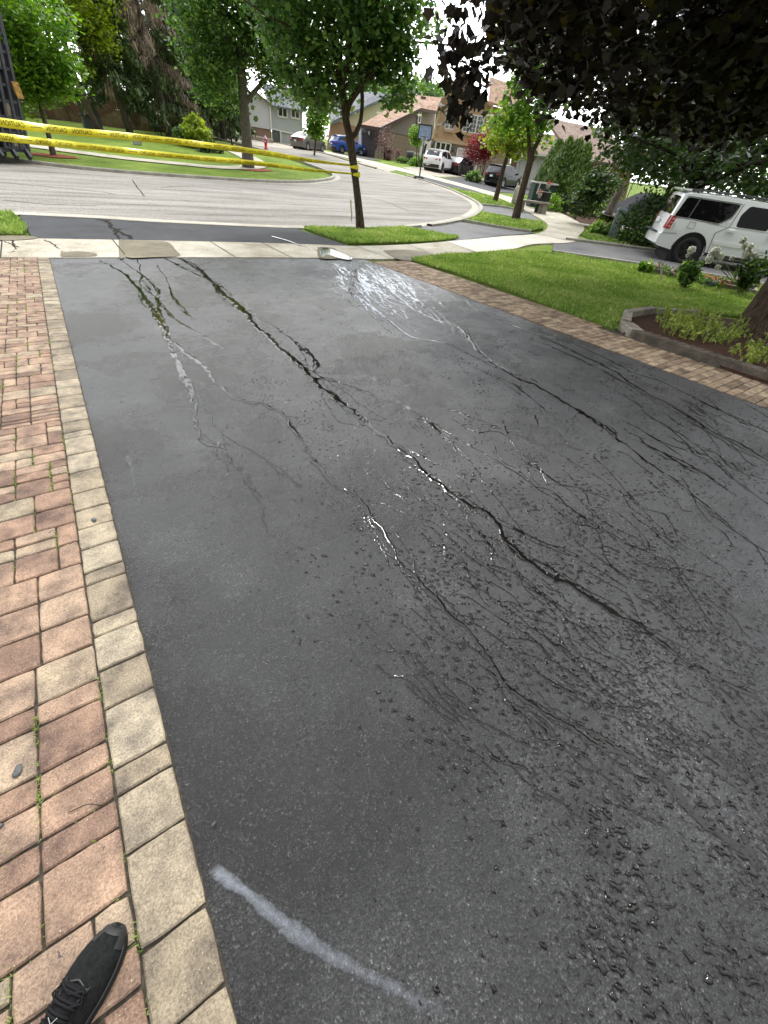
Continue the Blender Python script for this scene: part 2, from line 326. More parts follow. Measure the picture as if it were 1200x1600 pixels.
# ================================================================ ground sheets
def sheet(name, poly, m, off=.0, step=1.0, thick=0.06, parent=None, kind='structure'):
    bm = bmesh.new(); P = [(p[0], p[1]) for p in poly]
    vs = [bm.verts.new((x, y, 0)) for x, y in P]; f = bm.faces.new(vs); f.normal_update(); bmesh.ops.triangulate(bm, faces=[f])
    xs = [p[0] for p in P]; ys = [p[1] for p in P]
    for lo, hi, nrm, k in ((min(xs), max(xs), (1, 0, 0), 0), (min(ys), max(ys), (0, 1, 0), 1)):
        q = math.floor(lo/step)*step+step
        while q < hi:
            co = (q, 0, 0) if k == 0 else (0, q, 0)
            bmesh.ops.bisect_plane(bm, geom=bm.verts[:]+bm.edges[:]+bm.faces[:], plane_co=co, plane_no=nrm); q += step
    bmesh.ops.recalc_face_normals(bm, faces=bm.faces)
    for v in bm.verts: v.co.z = float(H(v.co.x, v.co.y))+off
    if bm.faces and sum(f.normal.z for f in bm.faces) < 0: bmesh.ops.reverse_faces(bm, faces=bm.faces)
    if thick:
        be = [e for e in bm.edges if len(e.link_faces) == 1]
        r = bmesh.ops.extrude_edge_only(bm, edges=be)
        for v in [g for g in r['geom'] if isinstance(g, bmesh.types.BMVert)]: v.co.z -= thick
    me = bpy.data.meshes.new(name); bm.to_mesh(me); bm.free()
    o = link(name, me, m, parent)
    if kind and parent is None: o['kind'] = kind
    return o
def kerb(name, path, w=.16, top=.1, bot=-.05, side=1, m=None, round_=.03):
    """swept kerb along a world path; w to the left(+)/right(-) of travel"""
    pts = [np.array(p[:2], float) for p in path]; mb = MB(); prof = [(0, bot), (0, top-round_), (round_*.6, top), (w, top), (w, bot)]
    rows = []
    for i, p in enumerate(pts):
        t = pts[min(i+1, len(pts)-1)]-pts[max(i-1, 0)]; t = t/np.linalg.norm(t); n = np.array([-t[1], t[0]])*side
        z = float(H(p[0], p[1])); rows.append([(p[0]+n[0]*a, p[1]+n[1]*a, z+b) for a, b in prof])
    k = len(prof)
    for r in rows: mb.v += r
    for i in range(len(rows)-1):
        for j in range(k-1): mb.face((i*k+j, i*k+j+1, (i+1)*k+j+1, (i+1)*k+j))
    o = mb.build(name, m or MATS['kerbm']); o['kind'] = 'structure'; return o
# base ground, all the way out
xs = sorted(set(list(np.arange(-60, 140, 2.0))+list(np.linspace(-900, -60, 12))+list(np.linspace(140, 900, 12))))
ys = sorted(set(list(np.arange(-20, 140, 2.0))+list(np.linspace(-300, -20, 5))+list(np.linspace(140, 1200, 12))))
gv = [(float(x), float(y), float(H(x, y))-.03) for y in ys for x in xs]; nx = len(xs)
gf = [(j*nx+i, j*nx+i+1, (j+1)*nx+i+1, (j+1)*nx+i) for j in range(len(ys)-1) for i in range(nx-1)]
gm = bpy.data.meshes.new('ground'); gm.from_pydata(gv, [], gf); o = link('ground', gm, MATS['grass_far']); o['kind'] = 'structure'
# kerb lines (outer = our side of the elbow in the street)
OUT = catmull([(-40, 15.6), (-20, 14.9), (-8, 14.4), (-.3, 14.0), (2.1, 13.5), (4.7, 13.05), (6.1, 12.95), (8.5, 13.0), (10.4, 13.4), (13.3, 14.6), (16.2, 16.35), (19.6, 19.3), (22.1, 22.4), (24.2, 26.5), (24.95, 29.5), (25.0, 32), (24.8, 34), (24.2, 37), (24.3, 42), (25.5, 50), (28, 62), (33, 85), (40, 120)], 5)
INN = catmull([(-40, 34), (-20, 30.5), (-6, 27.6), (-1.03, 26.5), (1.7, 25.2), (4.68, 24.9), (9.3, 25.3), (12.2, 26.3), (14.4, 27.8), (16.2, 29.6), (17.3, 32), (17.7, 36), (17.7, 41), (17.0, 46), (16.5, 56), (17, 70), (20, 90), (25, 120)], 5)
sheet('road', OUT+INN[::-1], MATS['road'], -.004, 2.0, thick=0)
# light concrete gutter bands beside both kerbs
def band(path, a, b, side):
    L, Rr = [], []
    for i, p in enumerate(path):
        p = np.array(p[:2]); t = np.array(path[min(i+1, len(path)-1)][:2])-np.array(path[max(i-1, 0)][:2]); t = t/np.linalg.norm(t); n = np.array([-t[1], t[0]])*side
        L.append(tuple(p+n*a)); Rr.append(tuple(p+n*b))
    return L+Rr[::-1]
def strip(name, path, a, b, side, m, off, kind='structure', parent=None):
    P = band(path, a, b, side); n = len(path); mb = MB()
    mb.v = [(x, y, float(H(x, y))+off) for x, y in P]
    for i in range(n-1): mb.face((i, i+1, 2*n-2-i, 2*n-1-i))
    o = mb.build(name, m, parent)
    if kind and parent is None: o['kind'] = kind
    return o
strip('gutter', OUT, 0, .38, 1, MATS['conc'], .003); strip('gutter', INN, 0, .38, -1, MATS['kerbm'], .003)
kerb('kerb', INN, .17, .12, -.04, 1)
def sub(path, y0=None, f=None): return [p for p in path if f(p)]
kerb('kerb', [p for p in OUT if p[0] < -.45], .15, .11, -.04, -1)
kerb('kerb', [p for p in OUT if -.8 < p[0] < 6.3 and p[1] < 20], .13, .018, -.04, -1, round_=.01)
kerb('kerb', [p for p in OUT if 6.0 < p[0] < 11.0 and p[1] < 20], .15, .07, -.04, -1)
kerb('kerb', [p for p in OUT if 11 < p[0] and p[1] < 34], .22, .07, -.04, -1)
kerb('kerb', [p for p in OUT if p[1] >= 37], .17, .11, -.04, -1)
# ---------------- our driveway
DX0, DX1 = -.262, 5.5
def ynear(x): return 9.37-.095*(x+.27)-.012*max(x-2, 0)**2
def yfar(x): return ynear(x)+1.72-.01*x
drv = [(DX0, -3.2), (DX1, -3.2)]+[(x, ynear(x)) for x in np.linspace(DX1, DX0, 12)]
sheet('driveway', drv, MATS['asphalt'], .0, 1.0)
apron = [(x, yfar(x)) for x in np.linspace(-.45, 6.05, 12)]+[(5.75, 12.95), (4.7, 13.1), (2.1, 13.52), (-.3, 14.0), (-.62, 14.05)]
sheet('driveway_apron', apron, MATS['sealed'], .006, 1.0)
# ---------------- sidewalk (outer)
SWI = [(-40, 11.6), (-12, 10.6), (-3, 9.85)]+[(x, ynear(x)) for x in (-.9, .5, 2, 3.5, 5.0, 6.2)]+[(7.8, 8.9), (9.6, 9.15), (11.5, 9.55), (13.5, 10.3), (16.2, 10.6), (18.6, 12.0), (21, 13.4), (23.2, 15.1), (26.2, 18.5), (28.4, 21.6), (29.9, 24.8), (30.6, 28.5), (30.0, 32.6), (29.0, 36.5), (28.6, 42), (29.5, 50), (32, 62), (37, 85)]
SWO = [(-40, 13.2), (-12, 12.2), (-3, 11.5)]+[(x, yfar(x)) for x in (-.9, .5, 2, 3.5, 5.0, 6.2)]+[(8.0, 10.35), (9.8, 10.75), (11.5, 11.15), (13.5, 11.7), (15.6, 12.1), (17.5, 13.0), (19.7, 14.6), (21.3, 16.4), (23.9, 19.8), (26.0, 23.0), (27.4, 25.8), (28.1, 28.8), (27.6, 31.8), (26.6, 36.0), (26.1, 42), (27.0, 50), (29.7, 62), (34.5, 85)]
SWI = catmull(SWI, 4); SWO = catmull(SWO, 4)
def bandpoly(A, B, lo, hi): return A[lo:hi]+B[lo:hi][::-1]
mb = MB(); nS = len(SWI)
mb.v = [(x, y, float(H(x, y))+.012) for x, y in SWI]+[(x, y, float(H(x, y))+.012) for x, y in SWO]+[(x, y, float(H(x, y))-.05) for x, y in SWI]+[(x, y, float(H(x, y))-.05) for x, y in SWO]
for i in range(nS-1):
    mb.face((i, i+1, nS+i+1, nS+i)); mb.face((i, i+1, 2*nS+i+1, 2*nS+i)); mb.face((nS+i, nS+i+1, 3*nS+i+1, 3*nS+i))
o = mb.build('sidewalk', MATS['conc']); o['kind'] = 'structure'
def decal(name, pts, m, off=.017, kind='structure'):
    mb = MB(); mb.v = [(p[0], p[1], float(H(p[0], p[1]))+off) for p in pts]; mb.face(range(len(pts)))
    o = mb.build(name, m); o['kind'] = kind; return o
# newer pale sidewalk slab and the walk joints
MATS['newconc'] = mat('newconc', (.50, .46, .37), .85, c2=(.58, .54, .45), ns=2, bump=.2, bs=60)
def lerp2(A, B, t): return (A[0]+(B[0]-A[0])*t, A[1]+(B[1]-A[1])*t)
def swidx(x): return min(range(len(SWI)//2+14), key=lambda i: abs(SWI[i][0]-x))
i0, i1 = swidx(9.4), swidx(16.4)
mb = MB()
for i in range(i0, i1+1): mb.v += [(*SWI[i], float(H(*SWI[i]))+.017), (*SWO[i], float(H(*SWO[i]))+.017)]
for i in range(i1-i0): mb.face((2*i, 2*i+2, 2*i+3, 2*i+1))
o = mb.build('sidewalk_slab', MATS['newconc']); o['kind'] = 'structure'
mb = MB()
for xj in (-.95, .98, 2.6, 3.9, 6.1, 7.7, 9.4, 11.2, 13.0, 14.8, 16.4, 18.2, 20, 22, 24, 26):
    i = swidx(xj); a = np.array(SWI[i]); b = np.array(SWO[i]); d = (b-a)/np.linalg.norm(b-a); n = np.array([-d[1], d[0]])*.008
    q = [a-n, a+n, b+n, b-n]; mb.add([(p[0], p[1], float(H(p[0], p[1]))+.0205) for p in q], [(0, 1, 2, 3)])
o = mb.build('sidewalk_joint', MATS['crackm']); o['kind'] = 'structure'
def blob(cx, cy, rx, ry, n=22, j=.2, rot=0):
    out = []
    for k in range(n):
        a = 2*math.pi*k/n; r = 1+random.uniform(-j, j); x, y = rx*r*math.cos(a), ry*r*math.sin(a)
        out.append((cx+x*math.cos(rot)-y*math.sin(rot), cy+x*math.sin(rot)+y*math.cos(rot)))
    return out
def pxpoly(pts, m, name, off=.017, n=4):
    P = [G(*p)[:2] for p in pts]; return decal(name, catmull(P+[P[0]], n)[:-1], m, off)
pxpoly([(191, 377), (230, 378), (262, 380), (276, 394), (280, 402), (240, 404), (196, 403)], MATS['wetstain'], 'wet_patch', .0215)
pxpoly([(186, 377), (191, 377), (194, 403), (187, 403)], MATS['wetstain'], 'wet_patch', .0225)
pxpoly([(96, 396), (125, 395), (150, 398), (148, 402), (110, 403), (96, 402)], MATS['wetstain'], 'wet_patch', .0215)
pxpoly([(496, 388), (520, 389), (530, 396), (540, 404), (500, 405)], MATS['wetstain'], 'wet_patch', .0215)
pxpoly([(598, 393), (640, 392), (672, 398), (660, 408), (622, 407)], MATS['wetstain'], 'wet_patch', .0215)
pxpoly([(0, 371), (30, 370), (60, 373), (40, 377), (0, 377)], MATS['wetstain'], 'wet_patch', .0215)
def crack(pts, w, m=None, off=.021, name='crack'):
    P = [np.array(G(*p)[:2]) for p in pts]; Q = catmull(P, 5); Q = [np.array(q)+rng.normal(0, w*.8, 2) for q in Q]
    o = strip(name, [tuple(q) for q in Q], -w/2, w/2, 1, m or MATS['crackm'], off); return o
crack([(0, 377), (14, 382), (27, 388), (22, 397)], .02); crack([(18, 376), (25, 386), (29, 389)], .025); crack([(70, 377), (85, 384), (92, 391), (100, 397)], .022)
# ---------------- neighbours' drives
def pxw(lst): return [tuple(p) for p in lst]
nd1 = [(13.0, 9.1), (16.3, 5.9), (18.6, 2.2), (21.5, -4), (28, 0), (25.5, 5.2), (22.0, 8.4), (19.9, 8.6), (17.6, 10.1), (16.4, 10.9), (15.0, 10.6)]
sheet('neighbour_driveway', nd1, MATS['olddrive'], .0, 1.0)
sheet('neighbour_apron', [(10.6, 11.0), (13.4, 11.85), (15.6, 12.3), (16.2, 12.5), (14.9, 13.6), (13.9, 14.8), (12.0, 13.9), (10.2, 13.3)], MATS['olddrive'], .004, 1.0)
sheet('neighbour_apron', [(19.75, 15.2), (21.3, 16.6), (23.0, 18.8), (22.2, 20.2), (20.9, 20.4), (19.6, 19.2), (18.2, 17.8), (18.6, 16.6)], MATS['olddrive'], .004, 1.0)
sheet('neighbour_driveway', [(22.6, 14.6), (25.4, 17.6), (32, 15), (40, 8.5), (37, 4), (30, 9.5), (25, 13.4)], MATS['oldconc'], .0, 1.0)
sheet('neighbour_driveway', [(28.1, 26.0), (28.9, 23.5), (30.4, 25.2), (31, 29.5), (44, 33.0), (52, 30), (54, 37), (44, 41.5), (36, 38.6), (29.7, 34.5), (30.5, 30)], MATS['sealed'], .002, 1.0)
sheet('neighbour_apron', [(25.1, 29.5), (27.4, 26.5), (28.0, 28.5), (27.5, 31.5), (26.9, 34.0), (25.0, 33.0)], MATS['sealed'], .006, 1.0)
sheet('neighbour_driveway', [(28.9, 36), (29.2, 40), (33, 42.5), (38, 46), (44, 52), (48, 47), (42, 41), (36.4, 39.2), (30, 35.2)], MATS['oldconc'], .005, 1.0)
sheet('neighbour_apron', [(24.6, 35.5), (26.4, 37), (26.2, 42), (24.4, 41)], MATS['oldconc'], .006, 1.0)
sheet('neighbour_driveway', [(29.3, 47.5), (31.0, 55.5), (33.0, 61), (37.0, 59), (34.5, 53), (31.3, 46.8)], MATS['sealed'], .004, 1.0)
sheet('neighbour_driveway', [(17.8, 50), (26.5, 50), (30, 58), (30, 72), (24, 74), (18, 62)], MATS['oldconc'], .012, 2.0)
# inner block sidewalk
PI = [G(*p)[:2] for p in [(0, 225), (45, 230), (120, 240), (200, 250), (290, 259)]]
PI = [(-30, 41), (-8, 36.5)]+PI+[(9.0, 31.0), (11.5, 31.9), (13.4, 34), (14.4, 38), (14.6, 44), (14.2, 54), (15, 75)]
strip('sidewalk', catmull(PI, 5), -.0, 1.4, 1, MATS['conc'], .012)
# tree rings of red mulch
for (px, py, rx, ry) in ((83, 243, 1.15, .8), (392, 264, 1.3, 1.0)):
    c = G(px, py); decal('mulch_ring', blob(c[0], c[1], rx, ry), MATS['redmulch'], .0)
decal('mulch_bed', blob(11.8, 46.5, 5.2, 2.4, rot=.2), MATS['brownbed'], -.01)
# road seams, cracks and skid marks
crack([(206, 281), (215, 292), (226, 307)], .03, off=.004)
for pts in ([(0, 285), (60, 290), (130, 297), (180, 303)], [(250, 293), (300, 291), (380, 300)], [(0, 312), (60, 318), (150, 322)], [(600, 290), (650, 296), (700, 310)], [(500, 300), (590, 312), (640, 330)], [(420, 301), (470, 305), (520, 307)]):
    crack(pts, .05, mat('scuff', (.13, .125, .12), .9), .004, 'scuff_mark')
# apron crack and leaked sealer
crack([(164, 344), (172, 352), (180, 358), (192, 366), (212, 375)], .07, MATS['crackm'], .014)
crack([(178, 358), (180, 366), (190, 376)], .045, MATS['crackm'], .014)
# lawns near (raised)
lawnR = [(6.62, 8.35), (6.75, 7.0), (6.68, 5.2), (6.5, 4.0), (6.45, 3.0), (7.2, 3.35), (8.6, 3.75), (11, 2.9), (13, 1.4), (15, -2), (20.5, -5), (18.3, 2.1), (16.0, 5.8), (12.7, 9.0), (11.0, 9.25), (9.6, 9.0), (7.8, 8.75)]
sheet('lawn', lawnR, MATS['grass_base'], .02, 1.0, kind='structure')
isl = [(6.15, 10.45), (7.2, 10.5), (8.6, 10.62), (9.9, 10.9), (10.9, 11.35), (10.6, 12.2), (9.9, 13.15), (8.4, 12.85), (7.0, 12.8), (6.0, 12.75), (6.0, 11.7)]
sheet('lawn', isl, MATS['grass_base'], .03, 1.0)
isl2 = [(15.9, 12.6), (17.6, 13.2), (19.5, 14.8), (18.4, 16.4), (17.9, 17.4), (16.4, 16.1), (14.6, 14.9), (15.0, 13.7)]
sheet('lawn', isl2, MATS['grass_base'], .05, 1.0)
isl3 = [(23.2, 19.3), (25.7, 22.8), (27.2, 25.8), (26.3, 26.8), (25.0, 28.6), (24.3, 26.4), (22.6, 22.8), (21.3, 20.8), (22.4, 20.5)]
sheet('lawn', isl3, MATS['grass_base'], .05, 1.0)
for a in ([(16.0, 12.55), (15.1, 13.6), (14.5, 14.9)], [(18.1, 17.5), (18.55, 16.5), (19.6, 15.0)], [(21.1, 20.6), (22.3, 20.4), (23.1, 19.1)], [(16.35, 11.0), (17.65, 10.25), (19.9, 8.75), (22.0, 8.55), (25.5, 5.4)], [(12.85, 9.0), (16.15, 5.8), (18.4, 2.1)]):
    kerb('edging_kerb', catmull(a, 4), .13, .08, -.04, 1)
lawnL = [(-1.0, 9.7), (-.95, 7.6), (-.97, 5), (-1.0, 1.5), (-1.0, -3), (-9, -3), (-9, 10.3), (-3, 9.75)]
sheet('lawn', lawnL, MATS['grass_base'], .02, 1.0)
lawnL2 = [(-.62, 11.35), (-.5, 12.2), (-.72, 13.9), (-4, 14.1), (-12, 14.4), (-12, 12.4), (-4, 11.7)]
sheet('lawn', lawnL2, MATS['grass_base'], .035, 1.0)
lawnU = [(18.9, 12.15), (18.0, 10.9), (19.9, 9.3), (22.2, 9.1), (26, 6.0), (30, 8.0), (25, 12.9), (22.6, 14.2), (21.1, 13.2)]
sheet('lawn', lawnU, MATS['grass_base'], .02, 1.0)
# ---------------- grass blades
MATS['blade'] = leaf_mat('grass_blade', (.10, .19, .04), (.34, .45, .12), (.52, .52, .26), .55, .4, .3)
def inside(P, poly):
    x, y = P[:, 0], P[:, 1]; c = np.zeros(len(P), bool); n = len(poly); j = n-1
    for i in range(n):
        xi, yi = poly[i]; xj, yj = poly[j]
        k = ((yi > y) != (yj > y)) & (x < (xj-xi)*(y-yi)/(yj-yi+1e-12)+xi); c ^= k; j = i
    return c
def blades(poly, dens, hgt, wid, off, name='grass', clip=None):
    a = np.array(poly); lo, hi = a.min(0), a.max(0); N = int(dens*(hi[0]-lo[0])*(hi[1]-lo[1])); P = rng.uniform(lo, hi, (N, 2)); P = P[inside(P, poly)]; P = P+rng.normal(0, .018, P.shape)
    if clip is not None: P = P[clip(P)]
    d = np.hypot(P[:, 0], P[:, 1]); keep = rng.random(len(P)) < np.clip((7/d)**1.3, .1, 1); P = P[keep]; d = d[keep]; N = len(P)
    sc = np.clip(d/6, 1, 2.4); ang = rng.uniform(0, 2*math.pi, N); h = hgt*rng.uniform(.5, 1.25, N); w = wid*sc*rng.uniform(.7, 1.3, N)
    patch = .5+.28*np.sin(P[:, 0]*2.1+1.3*np.sin(P[:, 1]*1.7))*np.sin(P[:, 1]*2.6+np.sin(P[:, 0]*3.1))+.22*np.sin(P[:, 0]*9.1+2*np.sin(P[:, 1]*7.7))*np.sin(P[:, 1]*11.6+2*np.sin(P[:, 0]*8.1))+.15*np.sin(P[:, 0]*27+2*np.sin(P[:, 1]*19))*np.sin(P[:, 1]*31); h = h*(.55+.9*patch); w = w*1.3
    z = H(P[:, 0], P[:, 1])+off; lean = rng.normal(0, .45, (N, 2))*h[:, None]
    dx = np.stack([np.cos(ang), np.sin(ang)], 1)*w[:, None]/2
    b0 = np.column_stack([P-dx, z]); b1 = np.column_stack([P+dx, z]); m0 = np.column_stack([P+lean*.35+dx*.7, z+h*.55]); m1 = np.column_stack([P+lean*.35-dx*.7, z+h*.55]); tp = np.column_stack([P+lean, z+h*.95])
    V = np.stack([b0, b1, m0, tp, m1], 1); var = np.clip(.08+.75*patch+rng.normal(0, .2, N), 0, 1); var[rng.random(N) < .03] = .98
    return P, V, var
def grass_obj(sets):
    V = np.concatenate([s[1] for s in sets]); var = np.concatenate([s[2] for s in sets])
    o = np_mesh('grass', V, 5, MATS['blade'], var=var); tag(o, 'short bright green lawn grass on the lots and boulevard islands', 'grass', kind='stuff'); return o
view = lambda P: (P[:, 1] > .5)
cl2 = lambda P: (P[:, 0] < 17.5) & (P[:, 1] > .8) & (np.hypot(P[:, 0]-9.2, P[:, 1]-2.2) > .4)
grass_obj([blades(lawnR, 3600, .065, .0075, .02, clip=cl2), blades(isl, 3600, .075, .008, .03), blades(isl2, 2500, .06, .012, .05), blades(isl3, 1200, .06, .02, .05), blades(lawnL, 2500, .06, .007, .02, clip=lambda P: (P[:, 0] > -2.2) & (P[:, 1] > .0)), blades(lawnL2, 2500, .09, .009, .035, clip=lambda P: P[:, 0] > -4), blades(lawnU, 1200, .06, .02, .02)])
# ================================================================ brick pavers
def paver_mat(name, stops):
    m = bpy.data.materials.new(name); t, b = nodes(m); MATS[name] = m
    a = t.nodes.new('ShaderNodeAttribute'); a.attribute_name = 'var'
    r = t.nodes.new('ShaderNodeValToRGB'); e = r.color_ramp.elements; e[0].color = (*stops[0][1], 1); e[0].position = stops[0][0]; e[1].color = (*stops[-1][1], 1); e[1].position = stops[-1][0]
    for p, c in stops[1:-1]: q = e.new(p); q.color = (*c, 1)
    t.links.new(a.outputs['Fac'], r.inputs[0])
    g = t.nodes.new('ShaderNodeNewGeometry')
    def nz(s, d, ro=.6):
        n = t.nodes.new('ShaderNodeTexNoise'); n.inputs['Scale'].default_value = s; n.inputs['Detail'].default_value = d; n.inputs['Roughness'].default_value = ro; t.links.new(g.outputs['Position'], n.inputs['Vector']); return n
    def rp(src, a0, c0, a1, c1):
        q = t.nodes.new('ShaderNodeValToRGB'); q.color_ramp.elements[0].position = a0; q.color_ramp.elements[1].position = a1; q.color_ramp.elements[0].color = (*c0, 1); q.color_ramp.elements[1].color = (*c1, 1); t.links.new(src, q.inputs[0]); return q
    def mul(x, y, ty='MULTIPLY', f=1):
        k = t.nodes.new('ShaderNodeMixRGB'); k.blend_type = ty; k.inputs[0].default_value = f; t.links.new(x, k.inputs[1]); t.links.new(y, k.inputs[2]); return k
    n1 = rp(nz(9, 6).outputs['Fac'], .3, (.42, .40, .42), .66, (1.28, 1.24, 1.15)); x = mul(r.outputs[0], n1.outputs[0])
    n2 = rp(nz(170, 3, .7).outputs['Fac'], .33, (.55, .55, .55), .6, (1.15, 1.15, 1.15)); x = mul(x.outputs[0], n2.outputs[0])
    n3 = nz(260, 2); k = t.nodes.new('ShaderNodeMath'); k.operation = 'GREATER_THAN'; k.inputs[1].default_value = .70; t.links.new(n3.outputs['Fac'], k.inputs[0])
    w = t.nodes.new('ShaderNodeMixRGB'); w.inputs[2].default_value = (.55, .47, .33, 1); t.links.new(k.outputs[0], w.inputs[0]); t.links.new(x.outputs[0], w.inputs[1])
    n4 = nz(14, 6, .7); k2 = t.nodes.new('ShaderNodeMath'); k2.operation = 'GREATER_THAN'; k2.inputs[1].default_value = .68; t.links.new(n4.outputs['Fac'], k2.inputs[0])
    w2 = t.nodes.new('ShaderNodeMixRGB'); w2.inputs[2].default_value = (.09, .07, .075, 1); t.links.new(k2.outputs[0], w2.inputs[0]); t.links.new(w.outputs[0], w2.inputs[1])
    t.links.new(w2.outputs[0], b.inputs['Base Color']); b.inputs['Roughness'].default_value = .85; b.inputs['Specular IOR Level'].default_value = .3
    bp = t.nodes.new('ShaderNodeBump'); bp.inputs['Strength'].default_value = .7; bp.inputs['Distance'].default_value = .003; n5 = nz(130, 5, .7)
    t.links.new(n5.outputs['Fac'], bp.inputs['Height']); t.links.new(bp.outputs[0], b.inputs['Normal'])
paver_mat('paver_tan', [(0, (.205, .175, .13)), (.5, (.285, .24, .175)), (1, (.335, .295, .225))])
paver_mat('paver_red', [(0, (.19, .125, .095)), (.35, (.28, .185, .135)), (.7, (.33, .24, .175)), (.92, (.33, .26, .19)), (1, (.29, .25, .18))])
paver_mat('paver_brown', [(0, (.17, .125, .085)), (.4, (.27, .20, .14)), (1, (.36, .29, .20))])
def brick_field(name, rects, m, top=.012, joint=.0032, cham=.005):
    V = []; Fc = []; var = []; b = 0
    for (x0, y0, x1, y1) in rects:
        ring = []; c = []
        for (ax, ay, bx, by) in ((x0, y0, x1, y0), (x1, y0, x1, y1), (x1, y1, x0, y1), (x0, y1, x0, y0)):
            L = math.hypot(bx-ax, by-ay); n = max(2, int(L/.035))
            for k in range(n): c.append((ax+(bx-ax)*k/n, ay+(by-ay)*k/n))
        cx, cy = (x0+x1)/2, (y0+y1)/2; hx, hy = (x1-x0)/2-joint, (y1-y0)/2-joint; tilt = (random.gauss(0, .006), random.gauss(0, .006)); dz = random.gauss(0, .0012); out = []; inn = []
        rr = .008
        for (x, y) in c:
            u, w = (x-cx)/((x1-x0)/2), (y-cy)/((y1-y0)/2); X, Y = u*hx, w*hy
            # round the corners
            ex, ey = max(abs(X)-(hx-rr), 0), max(abs(Y)-(hy-rr), 0); q = math.hypot(ex, ey)
            if q > rr: X -= math.copysign(ex*(1-rr/q), X); Y -= math.copysign(ey*(1-rr/q), Y)
            j = random.gauss(0, .0011); X += j*u; Y += j*w
            out.append((X, Y)); L = math.hypot(X, Y); ch = cham*random.uniform(.7, 1.4)
            inn.append((X-math.copysign(min(ch, abs(X)), X)*(abs(u) > .8), Y-math.copysign(min(ch, abs(Y)), Y)*(abs(w) > .8)))
        n = len(out); h = float(H(cx, cy)); sl = -(.039 if cx < 6.5 else .03)
        def zz(X, Y, o): return h+sl*Y+o+dz+tilt[0]*X+tilt[1]*Y
        V += [(cx+X, cy+Y, zz(X, Y, -.03)) for X, Y in out]+[(cx+X, cy+Y, zz(X, Y, top-.005)) for X, Y in out]+[(cx+X, cy+Y, zz(X, Y, top)) for X, Y in inn]
        v = random.random()
        for i in range(n):
            k = (i+1) % n; Fc.append((b+i, b+k, b+n+k, b+n+i)); Fc.append((b+n+i, b+n+k, b+2*n+k, b+2*n+i)); var += [v, v]
        Fc.append(tuple(b+2*n+i for i in range(n))); var.append(v); b += 3*n
    me = bpy.data.meshes.new(name); me.from_pydata(V, [], Fc); a = me.attributes.new('var', 'FLOAT', 'FACE'); a.data.foreach_set('value', np.array(var, np.float32)); me.update()
    o = link(name, me, m); o['kind'] = 'structure'; return o
def column(x0, x1, ya, yb, lens, skew=0):
    out = []; y = ya
    while y < yb:
        L = random.choice(lens); y1 = min(y+L, yb); out.append((x0, y, x1, y1)); y = y1
        if yb-y < .05: break
    return out
pave_y = lambda x: ynear(x)-.01
brick_field('paver_border', column(-.432, -.264, -1.0, pave_y(-.35), [.085, .168, .168, .224]), MATS['paver_tan'])
fld = []
y = -1.0
while y < 9.3:
    L = random.choice([.085, .168, .168, .112] if y > 2.2 else [.085, .112, .168, .168]); k = random.random()
    cuts = [-.432, -.605, -.775, -.95] if k < .6 else ([-.432, -.52, -.69, -.86, -.95] if k < .85 else [-.432, -.605, -.69, -.775, -.95])
    if .3 < y < 1.2: cuts = [-.432, -.625, -.80, -.97]
    if random.random() < (.35 if y > 1.6 else .3) and L > .11:
        for a, b_ in zip(cuts[1:], cuts[:-1]):
            if random.random() < .5: h2 = y+L*.5; fld += [(a, y, b_, h2), (a, h2, b_, y+L)]
            else: fld.append((a, y, b_, y+L))
    else:
        for a, b_ in zip(cuts[1:], cuts[:-1]): fld.append((a, y, b_, y+L))
    y += L
fld = [f for f in fld if f[3] < pave_y(f[0])]
for f in list(fld):
    if f[0] < -.94 and random.random() < .0: fld.remove(f)
brick_field('paver_field', fld, MATS['paver_red'])
sheet('paver_bedding', [(-1.0, -3), (-.262, -3), (-.262, 9.36), (-.99, 9.43)], MATS['sand'], -.001, 1.0, thick=0)
# right border of the driveway
rt = []; y = .0; k = 0
while y < 8.2:
    wdt = 1.02 if y > 3.2 else .82
    cs = [5.502, 5.70, 5.90, 6.10, 6.30, 6.52] if k % 2 else [5.502, 5.60, 5.80, 6.00, 6.20, 6.32, 6.52]
    for a, b_ in zip(cs[:-1], cs[1:]):
        if b_ <= 5.5+wdt+.02 and y+.1 < ynear(a)-.02: rt.append((a, y, b_, y+.1 if (a > 5.61 or k % 2) else y+.1))
    y += .1; k += 1
brick_field('paver_border', rt, MATS['paver_brown'], top=.010)
sheet('paver_bedding', [(5.5, -3), (6.6, -3), (6.56, 8.2), (5.5, 8.1)], MATS['sand'], -.001, 1.0, thick=0)
# moss and weeds in the joints
Pm = []
for _ in range(2200):
    f = random.choice(fld); x = random.choice([f[0], f[2]]) if random.random() < .75 else random.uniform(f[0], f[2]); yy = random.uniform(f[1], f[3]) if random.random() < .7 else f[1]
    if yy < .0 or math.sin(yy*9+x*30)+math.sin(yy*3.1) < .3: continue
    for _ in range(5): Pm.append((x+random.gauss(0, .004), yy+random.gauss(0, .012)))
Pm = np.array(Pm); N = len(Pm); an = rng.uniform(0, 6.28, N); h = rng.uniform(.004, .022, N); ln = rng.normal(0, .009, (N, 2)); w = .0012+rng.random(N)*.0015
z = H(Pm[:, 0], Pm[:, 1])+.003; dx = np.column_stack([np.cos(an), np.sin(an)])*w[:, None]
V = np.stack([np.column_stack([Pm-dx, z]), np.column_stack([Pm+dx, z]), np.column_stack([Pm+ln, z+h])], 1)
o = np_mesh('joint_weeds', V, 3, MATS['blade'], var=rng.uniform(.2, .9, N)); tag(o, 'moss and tiny weeds growing in the joints between the pavers', 'weeds', kind='stuff')
